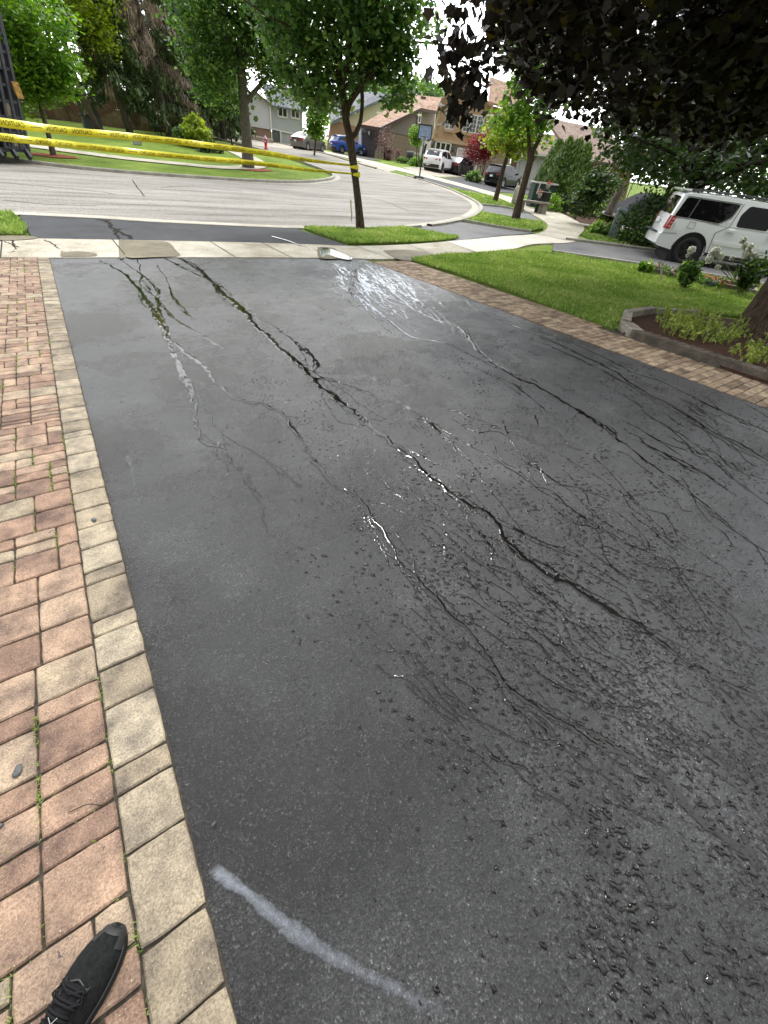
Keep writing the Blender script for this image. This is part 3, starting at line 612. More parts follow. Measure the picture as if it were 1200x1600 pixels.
# ================================================================ water on the driveway
wm = bpy.data.materials.new('water'); t, b = nodes(wm); MATS['water'] = wm
b.inputs['Base Color'].default_value = (.006, .005, .004, 1); b.inputs['Roughness'].default_value = .02; b.inputs['IOR'].default_value = 1.36
n = t.nodes.new('ShaderNodeTexNoise'); n.inputs['Scale'].default_value = 45; n.inputs['Detail'].default_value = 2; g = t.nodes.new('ShaderNodeNewGeometry'); t.links.new(g.outputs['Position'], n.inputs['Vector'])
bp = t.nodes.new('ShaderNodeBump'); bp.inputs['Strength'].default_value = .12; bp.inputs['Distance'].default_value = .004; t.links.new(n.outputs['Fac'], bp.inputs['Height']); t.links.new(bp.outputs[0], b.inputs['Normal'])
def W(pts): return [G(*p)[:2] for p in pts]
RIV = [  # picture trace of each rivulet, start width, end width (m)
 ([(155, 408), (190, 425), (215, 450), (235, 480), (250, 503), (262, 530)], .04, .10),
 ([(215, 405), (225, 440), (245, 470), (252, 500), (262, 530)], .02, .04),
 ([(262, 530), (275, 560), (290, 590), (302, 625), (305, 665), (318, 690), (345, 700), (370, 730), (400, 775), (425, 830)], .045, .012),
 ([(262, 530), (290, 550), (315, 570), (330, 592), (355, 612), (385, 628), (410, 632), (435, 645), (455, 668), (480, 700), (490, 720), (510, 745), (545, 770)], .05, .034),
 ([(545, 770), (575, 800), (605, 840), (640, 895), (680, 940), (730, 990), (770, 1040), (820, 1090), (880, 1130), (930, 1160), (990, 1190), (1040, 1225), (1100, 1290), (1180, 1340)], .036, .014),
 ([(300, 600), (318, 635), (345, 675), (380, 697), (430, 730), (470, 760)], .014, .008),
 ([(345, 675), (352, 700), (375, 740), (400, 780)], .014, .006),
 ([(185, 405), (215, 425), (247, 452), (250, 470), (275, 500), (310, 520), (350, 545)], .025, .01),
 ([(280, 405), (300, 415), (330, 440), (352, 462), (385, 490)], .05, .13),
 ([(255, 403), (290, 420), (315, 432)], .03, .03), ([(265, 398), (305, 415), (330, 440)], .03, .04),
 ([(385, 490), (405, 515), (440, 545), (480, 583), (520, 618), (560, 652), (575, 662)], .10, .075),
 ([(560, 650), (590, 675), (625, 705), (670, 745), (720, 780), (770, 815), (790, 850), (830, 880), (900, 920), (960, 960), (1020, 1000), (1100, 1050), (1190, 1090)], .06, .032),
 ([(385, 490), (420, 508), (455, 530), (490, 562), (498, 585), (540, 600), (590, 622), (640, 640)], .055, .018),
 ([(640, 640), (690, 670), (740, 700), (800, 735), (850, 770), (900, 800), (960, 840), (1050, 880)], .014, .012),
 ([(640, 730), (700, 760), (760, 800), (830, 840), (900, 870), (980, 920)], .010, .008),
 ([(520, 412), (550, 428), (590, 455), (630, 475), (680, 500), (712, 508)], .07, .05),
 ([(712, 508), (730, 525), (752, 553)], .05, .10), ([(752, 553), (775, 570), (800, 588), (830, 600)], .07, .05),
 ([(830, 600), (870, 622), (910, 645), (945, 668), (970, 690)], .05, .03),
 ([(970, 690), (1010, 720), (1060, 755), (1100, 790), (1150, 830), (1200, 865)], .018, .014),
 ([(500, 430), (545, 455), (600, 495), (640, 525), (700, 538), (745, 560), (775, 575)], .03, .02),
 ([(730, 470), (745, 485), (800, 508), (850, 528), (900, 550), (960, 580)], .035, .025),
 ([(960, 580), (1000, 608), (1050, 635), (1100, 668), (1150, 692), (1200, 718)], .03, .03),
 ([(800, 503), (850, 520), (920, 548), (985, 580)], .018, .012), ([(830, 530), (890, 555), (960, 590), (1030, 630)], .014, .012),
 ([(880, 545), (960, 575), (1040, 600), (1120, 640), (1200, 675)], .012, .02), ([(1000, 640), (1080, 690), (1130, 735), (1200, 790)], .012, .01),
 ([(740, 575), (800, 600), (850, 640)], .008, .006), ([(700, 640), (770, 665), (850, 700), (940, 750), (1010, 800)], .008, .006),
 ([(660, 905), (720, 960), (780, 1000), (850, 1060), (900, 1090)], .012, .010), ([(1000, 690), (1080, 730), (1160, 780)], .01, .01),
 ([(560, 790), (600, 850), (640, 910), (670, 960), (720, 1020)], .008, .006), ([(245, 415), (262, 440), (272, 470), (300, 500)], .012, .008), ([(270, 540), (285, 590), (300, 605)], .012, .01),
]
riv = [(catmull(W(p), 7), a, b_) for p, a, b_ in RIV]
# a braided fan of fine threads where the hose water leaves the walk
rs = np.random.default_rng(11)
for k in range(110):
    s = rs.random(); x0 = 505+s*110+rs.normal(0, 5); y0 = 408+rs.random()*45*(1-.4*s); L = rs.uniform(35, 130); an = rs.uniform(.45, .85)
    pts = [(x0, y0)]; n = 5
    for i in range(n): an2 = an+rs.normal(0, .22); pts.append((pts[-1][0]+L/n*math.cos(an2), pts[-1][1]+L/n*math.sin(an2)*.85))
    riv.append((catmull(W(pts), 5), rs.uniform(.009, .024), .007))
for k in range(26):   # fine threads below right
    x0 = rs.uniform(960, 1150); y0 = rs.uniform(590, 720); L = rs.uniform(40, 110); pts = [(x0, y0)]
    for i in range(4): an2 = .55+rs.normal(0, .15); pts.append((pts[-1][0]+L/4*math.cos(an2), pts[-1][1]+L/4*math.sin(an2)))
    riv.append((catmull(W(pts), 5), rs.uniform(.006, .012), .005))
for k in range(95):   # hair-thin threads in the middle field
    x0 = rs.uniform(560, 1120); y0 = rs.uniform(640, 1180); L = rs.uniform(60, 260); pts = [(x0, y0)]
    for i in range(5): an2 = .70+rs.normal(0, .25); pts.append((pts[-1][0]+L/5*math.cos(an2), pts[-1][1]+L/5*math.sin(an2)))
    riv.append((catmull(W(pts), 5), rs.uniform(.004, .008), .004))
base_riv = list(riv); rs = np.random.default_rng(19); riv = []
def meander(P, amp, rs):
    P = np.array(P); n = len(P)
    if n < 4: return P
    Q = np.repeat(P, 2, 0)[:-1]; Q[1::2] = (P[:-1]+P[1:])/2; P = Q; n = len(P); d = np.gradient(P, axis=0); L = np.hypot(d[:, 0], d[:, 1])+1e-9; N = np.stack([-d[:, 1]/L, d[:, 0]/L], 1); s_ = np.cumsum(L); o = sum(a*np.sin(s_*f*rs.uniform(.8, 1.2)+rs.uniform(0, 6)) for a, f in ((1, 7), (.7, 17), (.45, 37)))
    return P+N*(o*amp)[:, None]+rs.normal(0, amp*.18, P.shape)
for k, (P, a, b_) in enumerate(base_riv):
    main = a > .02 or b_ > .02; f = .62 if main else .8; riv.append((meander(P, min(.014, .22*max(a, b_)+.004), rs), a*f, b_*f))
    if k < len(RIV):
        for q in range(5 if main else 2):
            n = len(P); i0_ = rs.integers(0, max(1, n-8)); i1_ = min(n, i0_+rs.integers(6, max(8, n))); o_ = rs.normal(0, 1)*max(.03, .8*max(a, b_)); A_ = np.array(P)[i0_:i1_]; m_ = len(A_)
            if m_ < 4: continue
            d = A_[-1]-A_[0]; nn_ = np.array([-d[1], d[0]])/max(np.hypot(*d), 1e-6); prof_ = np.sin(np.linspace(0, 1, m_)*math.pi*rs.choice([.5, 1.0])); riv.append((meander(A_+nn_[None, :]*(o_*prof_)[:, None], .010, rs), rs.uniform(.004, .009), .004))
def bandnoise(nx, ny, dx, lx, ly, seed, rot=0):
    r = np.random.default_rng(seed).normal(size=(ny, nx)); fx = np.fft.fftfreq(nx, dx)[None, :]; fy = np.fft.fftfreq(ny, dx)[:, None]
    c, s = math.cos(rot), math.sin(rot); u = (fx*c+fy*s)*lx; v = (-fx*s+fy*c)*ly; q = np.sqrt(u*u+v*v)
    n = np.fft.ifft2(np.fft.fft2(r)*np.exp(-((q-1)/.45)**2)).real; return n/n.std()
def lownoise(nx, ny, dx, l, seed):
    r = np.random.default_rng(seed).normal(size=(ny, nx)); fx = np.fft.fftfreq(nx, dx)[None, :]; fy = np.fft.fftfreq(ny, dx)[:, None]
    n = np.fft.ifft2(np.fft.fft2(r)*np.exp(-((fx**2+fy**2)*l*l))).real; return n/n.std()
def gauss2(X, Y, c, r): return np.exp(-(((X-c[0])/r[0])**2+((Y-c[1])/r[1])**2))
def water_grid(name, x0, x1, y0, y1, dx, lam, drops, seed, scale_h, rivk=1.0):
    nx, ny = int((x1-x0)/dx), int((y1-y0)/dx); xs_ = x0+np.arange(nx)*dx; ys_ = y0+np.arange(ny)*dx; X, Y = np.meshgrid(xs_, ys_)
    hgt = np.full((ny, nx), -1.0); S = np.full((ny, nx), -9.0)
    D = drops(X, Y)
    for (lx, ly, off, hs, sd_) in lam:
        n = (bandnoise(nx, ny, dx, lx, ly, seed+sd_, .6)+.55*bandnoise(nx, ny, dx, lx*.5, ly*.5, seed+sd_+5))/1.08
        thr = off-D+.35*lownoise(nx, ny, dx, .22, seed+sd_+9); q = np.clip((n-thr)/1.1, -1, 1.0)
        S = np.maximum(S, q*lx/.03); hgt = np.maximum(hgt, np.where(q > 0, np.sqrt(np.clip(q, 0, 1))*hs, -1.0*np.abs(q)*hs))
    wob = .16*bandnoise(nx, ny, dx, .06, .06, seed+77)+.4*bandnoise(nx, ny, dx, .14, .14, seed+78); brk = lownoise(nx, ny, dx, .12, seed+70)
    for pts, wa, wb in riv:
        P = np.array(pts); K = len(P)
        for i in range(K-1):
            a, b_ = P[i], P[i+1]; w = (wa+(wb-wa)*i/K)/2*rivk; pad = w*1.9+dx*2
            ix0, ix1 = int((min(a[0], b_[0])-pad-x0)/dx), int((max(a[0], b_[0])+pad-x0)/dx)+1; iy0, iy1 = int((min(a[1], b_[1])-pad-y0)/dx), int((max(a[1], b_[1])+pad-y0)/dx)+1
            ix0, iy0 = max(ix0, 0), max(iy0, 0); ix1, iy1 = min(ix1, nx), min(iy1, ny)
            if ix0 >= ix1 or iy0 >= iy1: continue
            sx, sy = X[iy0:iy1, ix0:ix1], Y[iy0:iy1, ix0:ix1]; d = b_-a; L2 = max(d@d, 1e-9); tt = np.clip(((sx-a[0])*d[0]+(sy-a[1])*d[1])/L2, 0, 1)
            dist = np.hypot(sx-a[0]-tt*d[0], sy-a[1]-tt*d[1]); ww = max(w, dx*.75)*(1+.45*wob[iy0:iy1, ix0:ix1]+(.25*brk[iy0:iy1, ix0:ix1] if w < .012 else 0)); q = 1-dist/np.maximum(ww, 1e-4)
            S[iy0:iy1, ix0:ix1] = np.maximum(S[iy0:iy1, ix0:ix1], np.maximum(q, -3)); hh = np.where(q > 0, np.sqrt(np.clip(q*1.2, 0, 1))*.0018*min(1, max(w, .006)/.012), q*.001); hgt[iy0:iy1, ix0:ix1] = np.maximum(hgt[iy0:iy1, ix0:ix1], hh)
    lim = (X > DX0+.01) & (X < DX1-.01) & (Y < ynear_np(X)-.02); hgt[~lim] = -1
    pos = hgt > 0; cell = (pos[:-1, :-1].astype(int)+pos[1:, :-1]+pos[:-1, 1:]+pos[1:, 1:]) >= 1
    iy, ix = np.nonzero(cell); idx = np.stack([iy*nx+ix, iy*nx+ix+1, (iy+1)*nx+ix+1, (iy+1)*nx+ix], 1); used, inv = np.unique(idx, return_inverse=True); inv = inv.reshape(idx.shape)
    # pull rim vertices outwards/inwards a little along the gradient for a smoother outline
    gy, gx = np.gradient(np.clip(S, -1.5, 1.5), dx); gm = gx*gx+gy*gy+1e-6; hv = hgt.ravel()[used]; sv_ = np.clip(S, -1.5, 1.5).ravel()[used]; out_ = hv <= 0
    mv = np.where(out_, -sv_/gm.ravel()[used], 0); gxx, gyy = gx.ravel()[used]*mv, gy.ravel()[used]*mv; L_ = np.hypot(gxx, gyy); k_ = np.minimum(1, dx*1.0/np.maximum(L_, 1e-9))
    vx = X.ravel()[used]+gxx*k_; vy = Y.ravel()[used]+gyy*k_
    vz = -.039*(vy-0)+np.maximum(hv, 0)*scale_h+.0012
    V = np.column_stack([vx, vy, vz]).astype(np.float32); me = bpy.data.meshes.new(name); me.vertices.add(len(V)); me.vertices.foreach_set('co', V.ravel())
    me.loops.add(idx.size); me.loops.foreach_set('vertex_index', inv.astype(np.int32).ravel()); me.polygons.add(len(idx)); me.polygons.foreach_set('loop_start', np.arange(0, idx.size, 4, dtype=np.int32))
    me.polygons.foreach_set('use_smooth', np.ones(len(idx), bool)); me.update(calc_edges=True); o = link(name, me, MATS['water']); print(name, len(idx)); return o
def ynear_np(x): return 9.37-.095*(x+.27)-.012*np.clip(x-2, 0, 9)**2
def blobs(lst):
    L = []
    for px, py, rx, ry, a in lst:
        c = G(px, py); q = G(px+rx, py); r_ = G(px, py-ry); L.append((c[0], c[1], max(.12, math.hypot(q[0]-c[0], q[1]-c[1])), max(.12, math.hypot(r_[0]-c[0], r_[1]-c[1])), a*.68))
    return L
DN = blobs([(1050, 1500, 260, 200, .95), (1120, 1200, 180, 160, .75), (800, 1480, 120, 90, .55), (930, 1260, 130, 90, .55), (720, 1560, 90, 60, .5), (860, 1030, 150, 90, .6), (1050, 1050, 160, 100, .6), (640, 930, 90, 60, .35)])
DF = blobs([(1000, 880, 170, 90, .55), (800, 830, 170, 90, .40), (620, 880, 110, 70, .35), (800, 680, 150, 70, .30), (560, 760, 120, 60, .28), (420, 560, 60, 40, .25), (640, 600, 120, 50, .25), (900, 620, 120, 50, .22), (430, 480, 60, 30, .2)])
def densf(L, b_):
    def f(X, Y):
        d = np.full(X.shape, b_)
        for cx, cy, rx, ry, a in L: d = d+a*np.exp(-((X-cx)/rx)**2-((Y-cy)/ry)**2)
        return np.minimum(d, .80)-.9*(1-ss(.15, .8, X-.10*Y))
    return f
dens_near = densf(DN+DF[:3], .05); dens_far = densf(DF+DN[-3:], .16)
o = water_grid('water_film', .1, 3.4, -1.3, 1.6, .0040, [(.034, .058, 2.1, .0026, 0), (.017, .022, 2.15, .0012, 3)], dens_near, 3, 1.6)
tag(o, 'water beads and thin runs lying on the near half of the black driveway', 'water', kind='stuff')
o = water_grid('water_film', -.25, 5.5, 1.6, 3.6, .0060, [(.028, .045, 2.05, .0018, 0), (.019, .022, 2.2, .0011, 3)], dens_near, 9, 2.0)
tag(o, 'small beads and threads of water on the middle of the black driveway', 'water', kind='stuff')
o = water_grid('water_film', 3.4, 5.5, -.6, 1.6, .0060, [(.032, .050, 2.0, .0022, 0)], dens_near, 14, 1.7)
tag(o, 'water beads at the right edge of the black driveway', 'water', kind='stuff')
o = water_grid('water_film', -.25, 5.5, 3.6, 9.4, .0085, [(.045, .055, 2.2, .0016, 0)], dens_far, 21, 1.3)
tag(o, 'dark rivulets and scattered drops on the far half of the black driveway', 'water', kind='stuff')
def wetdecal(pts, off=.024): 
    o = pxpoly(pts, MATS['water'], 'puddle', off); return o
wetdecal([(497, 388), (512, 389), (532, 397), (550, 405), (545, 408), (530, 405), (512, 400), (503, 404), (500, 396)])
for pts, w in (([(425, 371), (450, 378), (470, 386)], .05), ([(470, 386), (490, 391), (505, 399)], .03)):
    Q = catmull([G(*p)[:2] for p in pts], 5); o = strip('puddle', Q, -w/2, w/2, 1, MATS['water'], .022)
# dried pale residue tracks on the asphalt
def residue(pts, w0, w1, a0=1.0, a1=.2, name='residue_streak'):
    Q = catmull([G(*p)[:2] for p in pts], 14); n = len(Q); rows = [[] for _ in range(5)]; val = []
    for i, p in enumerate(Q):
        p = np.array(p); t_ = np.array(Q[min(i+1, n-1)])-np.array(Q[max(i-1, 0)]); t_ = t_/np.linalg.norm(t_); nn = np.array([-t_[1], t_[0]]); w = (w0+(w1-w0)*i/n)*(1+.12*math.sin(i*.41)+.22*math.sin(i*.137+1)+random.uniform(-.08, .08)); f = i/(n-1); al = (a0+(a1-a0)*f)*min(1, f*12, (1-f)*4+.05)
        for k in range(5): q = p+nn*w*(k-2)/2; rows[k].append((q[0], q[1], float(H(q[0], q[1]))+.0009)); 
        val += [al*q for q in (0, .75, 1, .75, 0)]
    mb = MB(); mb.v = [rows[k][i] for i in range(n) for k in range(5)]
    for i in range(n-1):
        for k in range(4): mb.face((i*5+k, i*5+k+1, (i+1)*5+k+1, (i+1)*5+k))
    o = mb.build(name, MATS['residue'], fix=False); a = o.data.attributes.new('var', 'FLOAT', 'POINT'); a.data.foreach_set('value', val); o['kind'] = 'structure'
rm = bpy.data.materials.new('residue'); t, b = nodes(rm); MATS['residue'] = rm
g = t.nodes.new('ShaderNodeNewGeometry'); a = t.nodes.new('ShaderNodeAttribute'); a.attribute_name = 'var'; n = t.nodes.new('ShaderNodeTexNoise'); n.inputs['Scale'].default_value = 42; n.inputs['Detail'].default_value = 6; n.inputs['Roughness'].default_value = .75; t.links.new(g.outputs['Position'], n.inputs['Vector'])
ma = t.nodes.new('ShaderNodeMath'); ma.operation = 'ADD'; t.links.new(a.outputs['Fac'], ma.inputs[0]); t.links.new(n.outputs['Fac'], ma.inputs[1])
mm = t.nodes.new('ShaderNodeMapRange'); mm.inputs['From Min'].default_value = .98; mm.inputs['From Max'].default_value = 1.55; mm.inputs['To Max'].default_value = .34; t.links.new(ma.outputs[0], mm.inputs['Value']); t.links.new(mm.outputs[0], b.inputs['Alpha'])
b.inputs['Base Color'].default_value = (.36, .39, .44, 1); b.inputs['Roughness'].default_value = .5
residue([(194, 703), (205, 730), (212, 765), (228, 800), (245, 845), (275, 890)], .020, .014, .75, .25)
residue([(320, 1351), (350, 1370), (390, 1398), (440, 1440), (490, 1475), (550, 1510), (620, 1545), (670, 1572), (740, 1602), (800, 1640)], .024, .030, 1.12, .50)
residue([(700, 1130), (725, 1150), (760, 1180)], .05, .05, .55, .4)
residue([(510, 1095), (525, 1110), (535, 1130)], .04, .03, .5, .4)
residue([(400, 1570), (430, 1590), (470, 1610)], .03, .03, .5, .3)
# ================================================================ foliage
MAPLE = np.array([(0, -.42), (.20, -.34), (.44, -.34), (.40, -.08), (.52, .18), (.27, .26), (.0, .60), (-.27, .26), (-.52, .18), (-.40, -.08), (-.44, -.34), (-.20, -.34)])
OVAL = np.array([(0, -.5), (.26, -.1), (.2, .25), (0, .55), (-.2, .25), (-.26, -.1)])
TRI3 = np.array([(-.45, -.35), (.1, -.5), (.5, .05), (.15, .5), (-.4, .3)])
NEED = np.array([(-.06, -.5), (.06, -.5), (.09, .2), (0, .55), (-.09, .2)])
def leaves(C, size, shape, droop=.5, updir=None, var=None, rs=None, flat=.35, stretch=1.0, fold=.18):
    """polygons (N,k,3) for leaf centres C"""
    rs = rs or rng; N = len(C); k = len(shape)
    nrm = rs.normal(size=(N, 3))*flat*1.6; nrm[:, 2] += 1.0
    if updir is not None: nrm += updir
    nrm /= np.linalg.norm(nrm, axis=1)[:, None]
    tip = rs.normal(size=(N, 3)); tip[:, 2] -= droop*2; tip -= nrm*np.sum(tip*nrm, 1)[:, None]; tip /= np.linalg.norm(tip, axis=1)[:, None]+1e-9; sd_ = np.cross(nrm, tip)
    s = size*rs.uniform(.65, 1.3, N)
    V = C[:, None, :]+(sd_[:, None, :]*shape[None, :, 0, None]+tip[:, None, :]*shape[None, :, 1, None]*stretch)*s[:, None, None]
    V += nrm[:, None, :]*(np.abs(shape[:, 0])[None, :, None])*fold*s[:, None, None]
    return V
def clump_points(ells, n, rs, shell=.55):
    """n points in a union of ellipsoids, biased to the skin"""
    out = []
    vol = np.array([e[1][0]*e[1][1]*e[1][2] for e in ells])**.67; pr = vol/vol.sum()
    for i in rs.choice(len(ells), n, p=pr):
        c, r = ells[i]; d = rs.normal(size=3); d /= np.linalg.norm(d); q = rs.random()**(1/3) if rs.random() > shell else rs.uniform(.75, 1.03)
        out.append(np.array(c)+d*q*np.array(r))
    return np.array(out)
def crown(name, ells, nclump, per, cr_, size, shape, mt, parent, rs, droop=.5, zmin=None, flat=.35, keep=None, varc=.22, inner=True, shell=.55, stretch=1, squash=.6):
    C = clump_points(ells, nclump, rs, shell)
    if zmin is not None: C = C[C[:, 2] > zmin]
    if keep is not None: C = C[keep(C)]
    n = len(C); base = rs.uniform(.15, .75, n)
    L = np.repeat(C, per, 0)+rs.normal(size=(n*per, 3))*cr_*np.array([1, 1, squash]); va = np.repeat(base, per)+rs.normal(0, varc, n*per)
    V = leaves(L, size, shape, droop, rs=rs, flat=flat, stretch=stretch)
    np_mesh(name, V-np.array(parent.location)[None, None, :] if parent else V, len(shape), mt, parent, var=np.clip(va, 0, 1)); return C
def limb_set(mb, base, targets, r0, rs, sag=.15, n=6):
    """tapering limbs from base (point on trunk) to each target"""
    for t_ in targets:
        b = Vector(base); e = Vector(t_); d = e-b; m1 = b+d*.35+Vector((rs.normal(0, .12), rs.normal(0, .12), .18))*d.length*.5; m2 = b+d*.7+Vector((rs.normal(0, .1), rs.normal(0, .1), .06))*d.length*.5
        P = catmull([b, m1, m2, e], 4); rr = [r0*(1-.85*i/(len(P)-1)) for i in range(len(P))]; mb.tube(P, rr, n)
def bark(name, a, b_, ns=6):
    m = bpy.data.materials.new(name); t, b = nodes(m); MATS[name] = m; g = t.nodes.new('ShaderNodeNewGeometry'); mp = t.nodes.new('ShaderNodeMapping'); mp.inputs['Scale'].default_value = (1, 1, .18)
    t.links.new(g.outputs['Position'], mp.inputs[0]); n = t.nodes.new('ShaderNodeTexNoise'); n.inputs['Scale'].default_value = 38; n.inputs['Detail'].default_value = 6; n.inputs['Roughness'].default_value = .7; t.links.new(mp.outputs[0], n.inputs['Vector'])
    r = t.nodes.new('ShaderNodeValToRGB'); r.color_ramp.elements[0].position = .38; r.color_ramp.elements[1].position = .66; r.color_ramp.elements[0].color = (*a, 1); r.color_ramp.elements[1].color = (*b_, 1)
    t.links.new(n.outputs['Fac'], r.inputs[0]); t.links.new(r.outputs[0], b.inputs['Base Color']); b.inputs['Roughness'].default_value = .95; b.inputs['Specular IOR Level'].default_value = .2
    bp = t.nodes.new('ShaderNodeBump'); bp.inputs['Strength'].default_value = 1; bp.inputs['Distance'].default_value = .03; t.links.new(n.outputs['Fac'], bp.inputs['Height']); t.links.new(bp.outputs[0], b.inputs['Normal'])
bark('bark_brown', (.035, .024, .016), (.15, .11, .08)); bark('bark_grey', (.07, .06, .05), (.24, .21, .18)); bark('bark_dark', (.015, .012, .010), (.055, .045, .035))
leaf_mat('leaf_mid', (.040, .092, .024), (.135, .235, .055), (.29, .37, .10), transl=.42)
leaf_mat('leaf_bright', (.06, .14, .02), (.22, .37, .055), (.39, .50, .11), transl=.4)
leaf_mat('leaf_yellow', (.10, .15, .015), (.30, .38, .05), (.46, .50, .10), transl=.4)
leaf_mat('leaf_spruce', (.038, .065, .022), (.12, .18, .06), (.19, .26, .10), transl=.1)
leaf_mat('leaf_dead', (.20, .155, .115), (.44, .36, .28), (.50, .34, .20), transl=.2)
def sky_gap(px, py, rad):
    g_ = np.array(G(px, py)); r_ = ray(px, py); r_ = r_/np.linalg.norm(r_); n_ = np.array([0, .039, 1.0]); n_ /= np.linalg.norm(n_); d_ = r_-2*(r_@n_)*n_
    return g_, d_, rad
GAPS = [sky_gap(600, 550, .9), sky_gap(1080, 665, .45), sky_gap(1150, 620, .4), sky_gap(640, 600, .7), sky_gap(560, 480, .7)]
def open_gap(C):
    k = np.ones(len(C), bool)
    for g_, d_, r_ in GAPS:
        v = C-g_; t_ = v@d_; k &= ~((t_ > 0) & (np.linalg.norm(v-t_[:, None]*d_, axis=1) < r_))
    return k
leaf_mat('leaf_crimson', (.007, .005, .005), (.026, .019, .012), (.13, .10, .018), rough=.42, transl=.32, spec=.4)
leaf_mat('leaf_dark', (.016, .034, .010), (.055, .10, .022), (.15, .22, .05), transl=.35)
leaf_mat('leaf_cedar', (.03, .075, .012), (.12, .20, .025), (.24, .32, .05), transl=.2)
leaf_mat('leaf_red', (.07, .006, .010), (.27, .03, .04), (.42, .10, .09), transl=.35)
leaf_mat('leaf_purple', (.06, .022, .028), (.20, .10, .10), (.28, .18, .15), transl=.3)
def local(root, P): l = np.array(root.location); return [tuple(np.array(p)-l) for p in P]
class Tr:
    """helper collecting one tree"""
    def __init__(s, name, loc, label, cat='tree', group=None, seed=1, bk='bark_brown'):
        s.root = empty(name, loc, 0, label, cat, group); s.rs = np.random.default_rng(seed); s.mb = MB(); s.bk = bk; s.o = Vector(loc)
    def trunk(s, pts, rad, n=10): s.mb.tube([Vector(p)-s.o for p in catmull(pts, 5)], np.interp(np.linspace(0, 1, (len(pts)-1)*5+1), np.linspace(0, 1, len(rad)), rad).tolist(), n)
    def limbs(s, base, tg, r0): limb_set(s.mb, Vector(base)-s.o, [Vector(t_)-s.o for t_ in tg], r0, s.rs)
    def done(s): return s.mb.build('trunk', MATS[s.bk], s.root, fix=False)
    def crown(s, *a, **k): return crown('crown', *a, parent=s.root, rs=s.rs, **k)
def PD(px, py, base):
    """point seen at a pixel at the same distance as base"""
    return U(px, py, math.hypot(base[0], base[1]))
# ---------------- street maple with the caution tape
b0 = G(564, 361)
T = Tr('maple_tree', b0, 'young green maple tree with yellow caution tape tied round its trunk', seed=3)
p = lambda x, y, k=1: U(x, y, math.hypot(b0[0], b0[1])*k)
T.trunk([Vector(b0)-Vector((0, 0, .1)), p(561, 330), p(556, 285), p(550, 240), p(546, 212)], [.155, .115, .10, .115, .12], 14)
T.trunk([p(547, 215), p(541, 190), p(537, 160), p(532, 130), p(520, 70), p(512, 20), p(505, -60)], [.10, .095, .08, .07, .05, .035, .02])
T.trunk([p(541, 188), p(545, 165), p(558, 143), p(590, 105), p(600, 80), p(607, 50), p(615, 0, 1.02)], [.075, .07, .07, .06, .05, .035, .02])
T.trunk([p(548, 214), p(556, 208), p(564, 185), p(566, 150), p(563, 120), p(560, 60)], [.07, .065, .05, .05, .04, .02])
T.trunk([p(600, 86), p(625, 87), p(660, 92)], [.03, .025, .01])
c0 = np.array(p(540, -60)); 
T.limbs(p(534, 140), [c0+T.rs.normal(size=3)*np.array([1.6, 1.6, 1.0]) for _ in range(12)], .04)
T.done()
e1 = [(p(505, 60), (1.35, 1.5, .9)), (p(470, 70, 1.02), (.85, 1.1, .85)), (p(600, 30), (1.0, 1.2, .75)), (p(625, 130, 1.0), (.42, .55, .42)), (p(500, 140, 1.04), (.8, .8, .42)), (p(500, -60), (1.9, 1.9, 1.5)), (p(500, -200), (1.5, 1.6, 1.4)), (p(645, 45), (.55, .7, .4))]
e1 = [(np.array(c), r) for c, r in e1]
T.crown(e1, 700, 28, .19, .105, MAPLE, MATS['leaf_mid'], droop=.8, keep=open_gap)
crown('side_foliage', [(np.array(U(622, 140, 15)), (.40, .5, .42)), (np.array(U(600, 70, 15)), (.75, .8, .5)), (np.array(U(640, 50, 15)), (.6, .6, .4)), (np.array(U(575, 110, 15.2)), (.5, .5, .4))], 110, 24, .17, .125, MAPLE, MATS['leaf_mid'], T.root, T.rs, droop=.8)
# ---------------- big maple across the street
b1 = G(388, 262); D1 = math.hypot(b1[0], b1[1]); p = lambda x, y, k=1: U(x, y, D1*k)
T = Tr('maple_tree', b1, 'mature green maple with low forked limbs in a ring of red mulch', seed=5, bk='bark_grey')
T.trunk([Vector(b1)-Vector((0, 0, .1)), p(385, 215), p(381, 165), p(378, 120), p(376, 95)], [.40, .30, .27, .25, .2], 12)
T.trunk([p(384, 162), p(396, 145), p(420, 118), p(440, 92), p(455, 60)], [.13, .12, .10, .08, .04])
T.trunk([p(377, 110), p(362, 70), p(344, 45), p(338, 20), p(335, -10)], [.16, .14, .11, .08, .05]); T.trunk([p(378, 110), p(392, 70), p(400, 45), p(405, 15), p(412, -30)], [.17, .15, .12, .09, .05]); T.trunk([p(377, 100), p(372, 60), p(370, 0)], [.12, .08, .04])
T.limbs(p(378, 110), [p(300+20*i, -60+10*((i*7) % 5)) for i in range(8)], .06)
T.done()
e1 = [(p(375, 30), (2.7, 2.5, 2.0)), (p(325, 50), (1.7, 1.7, 2.2)), (p(430, 60), (2.0, 1.9, 1.7)), (p(340, 125), (1.3, 1.4, 1.0)), (p(440, 130), (1.5, 1.3, .9)), (p(395, -60), (3.2, 3, 2.4)), (p(470, 150, .98), (.7, .8, .35))]
e1 = [(np.array(c), r) for c, r in e1]
T.crown(e1, 760, 32, .36, .165, TRI3, MATS['leaf_mid'], droop=.6)
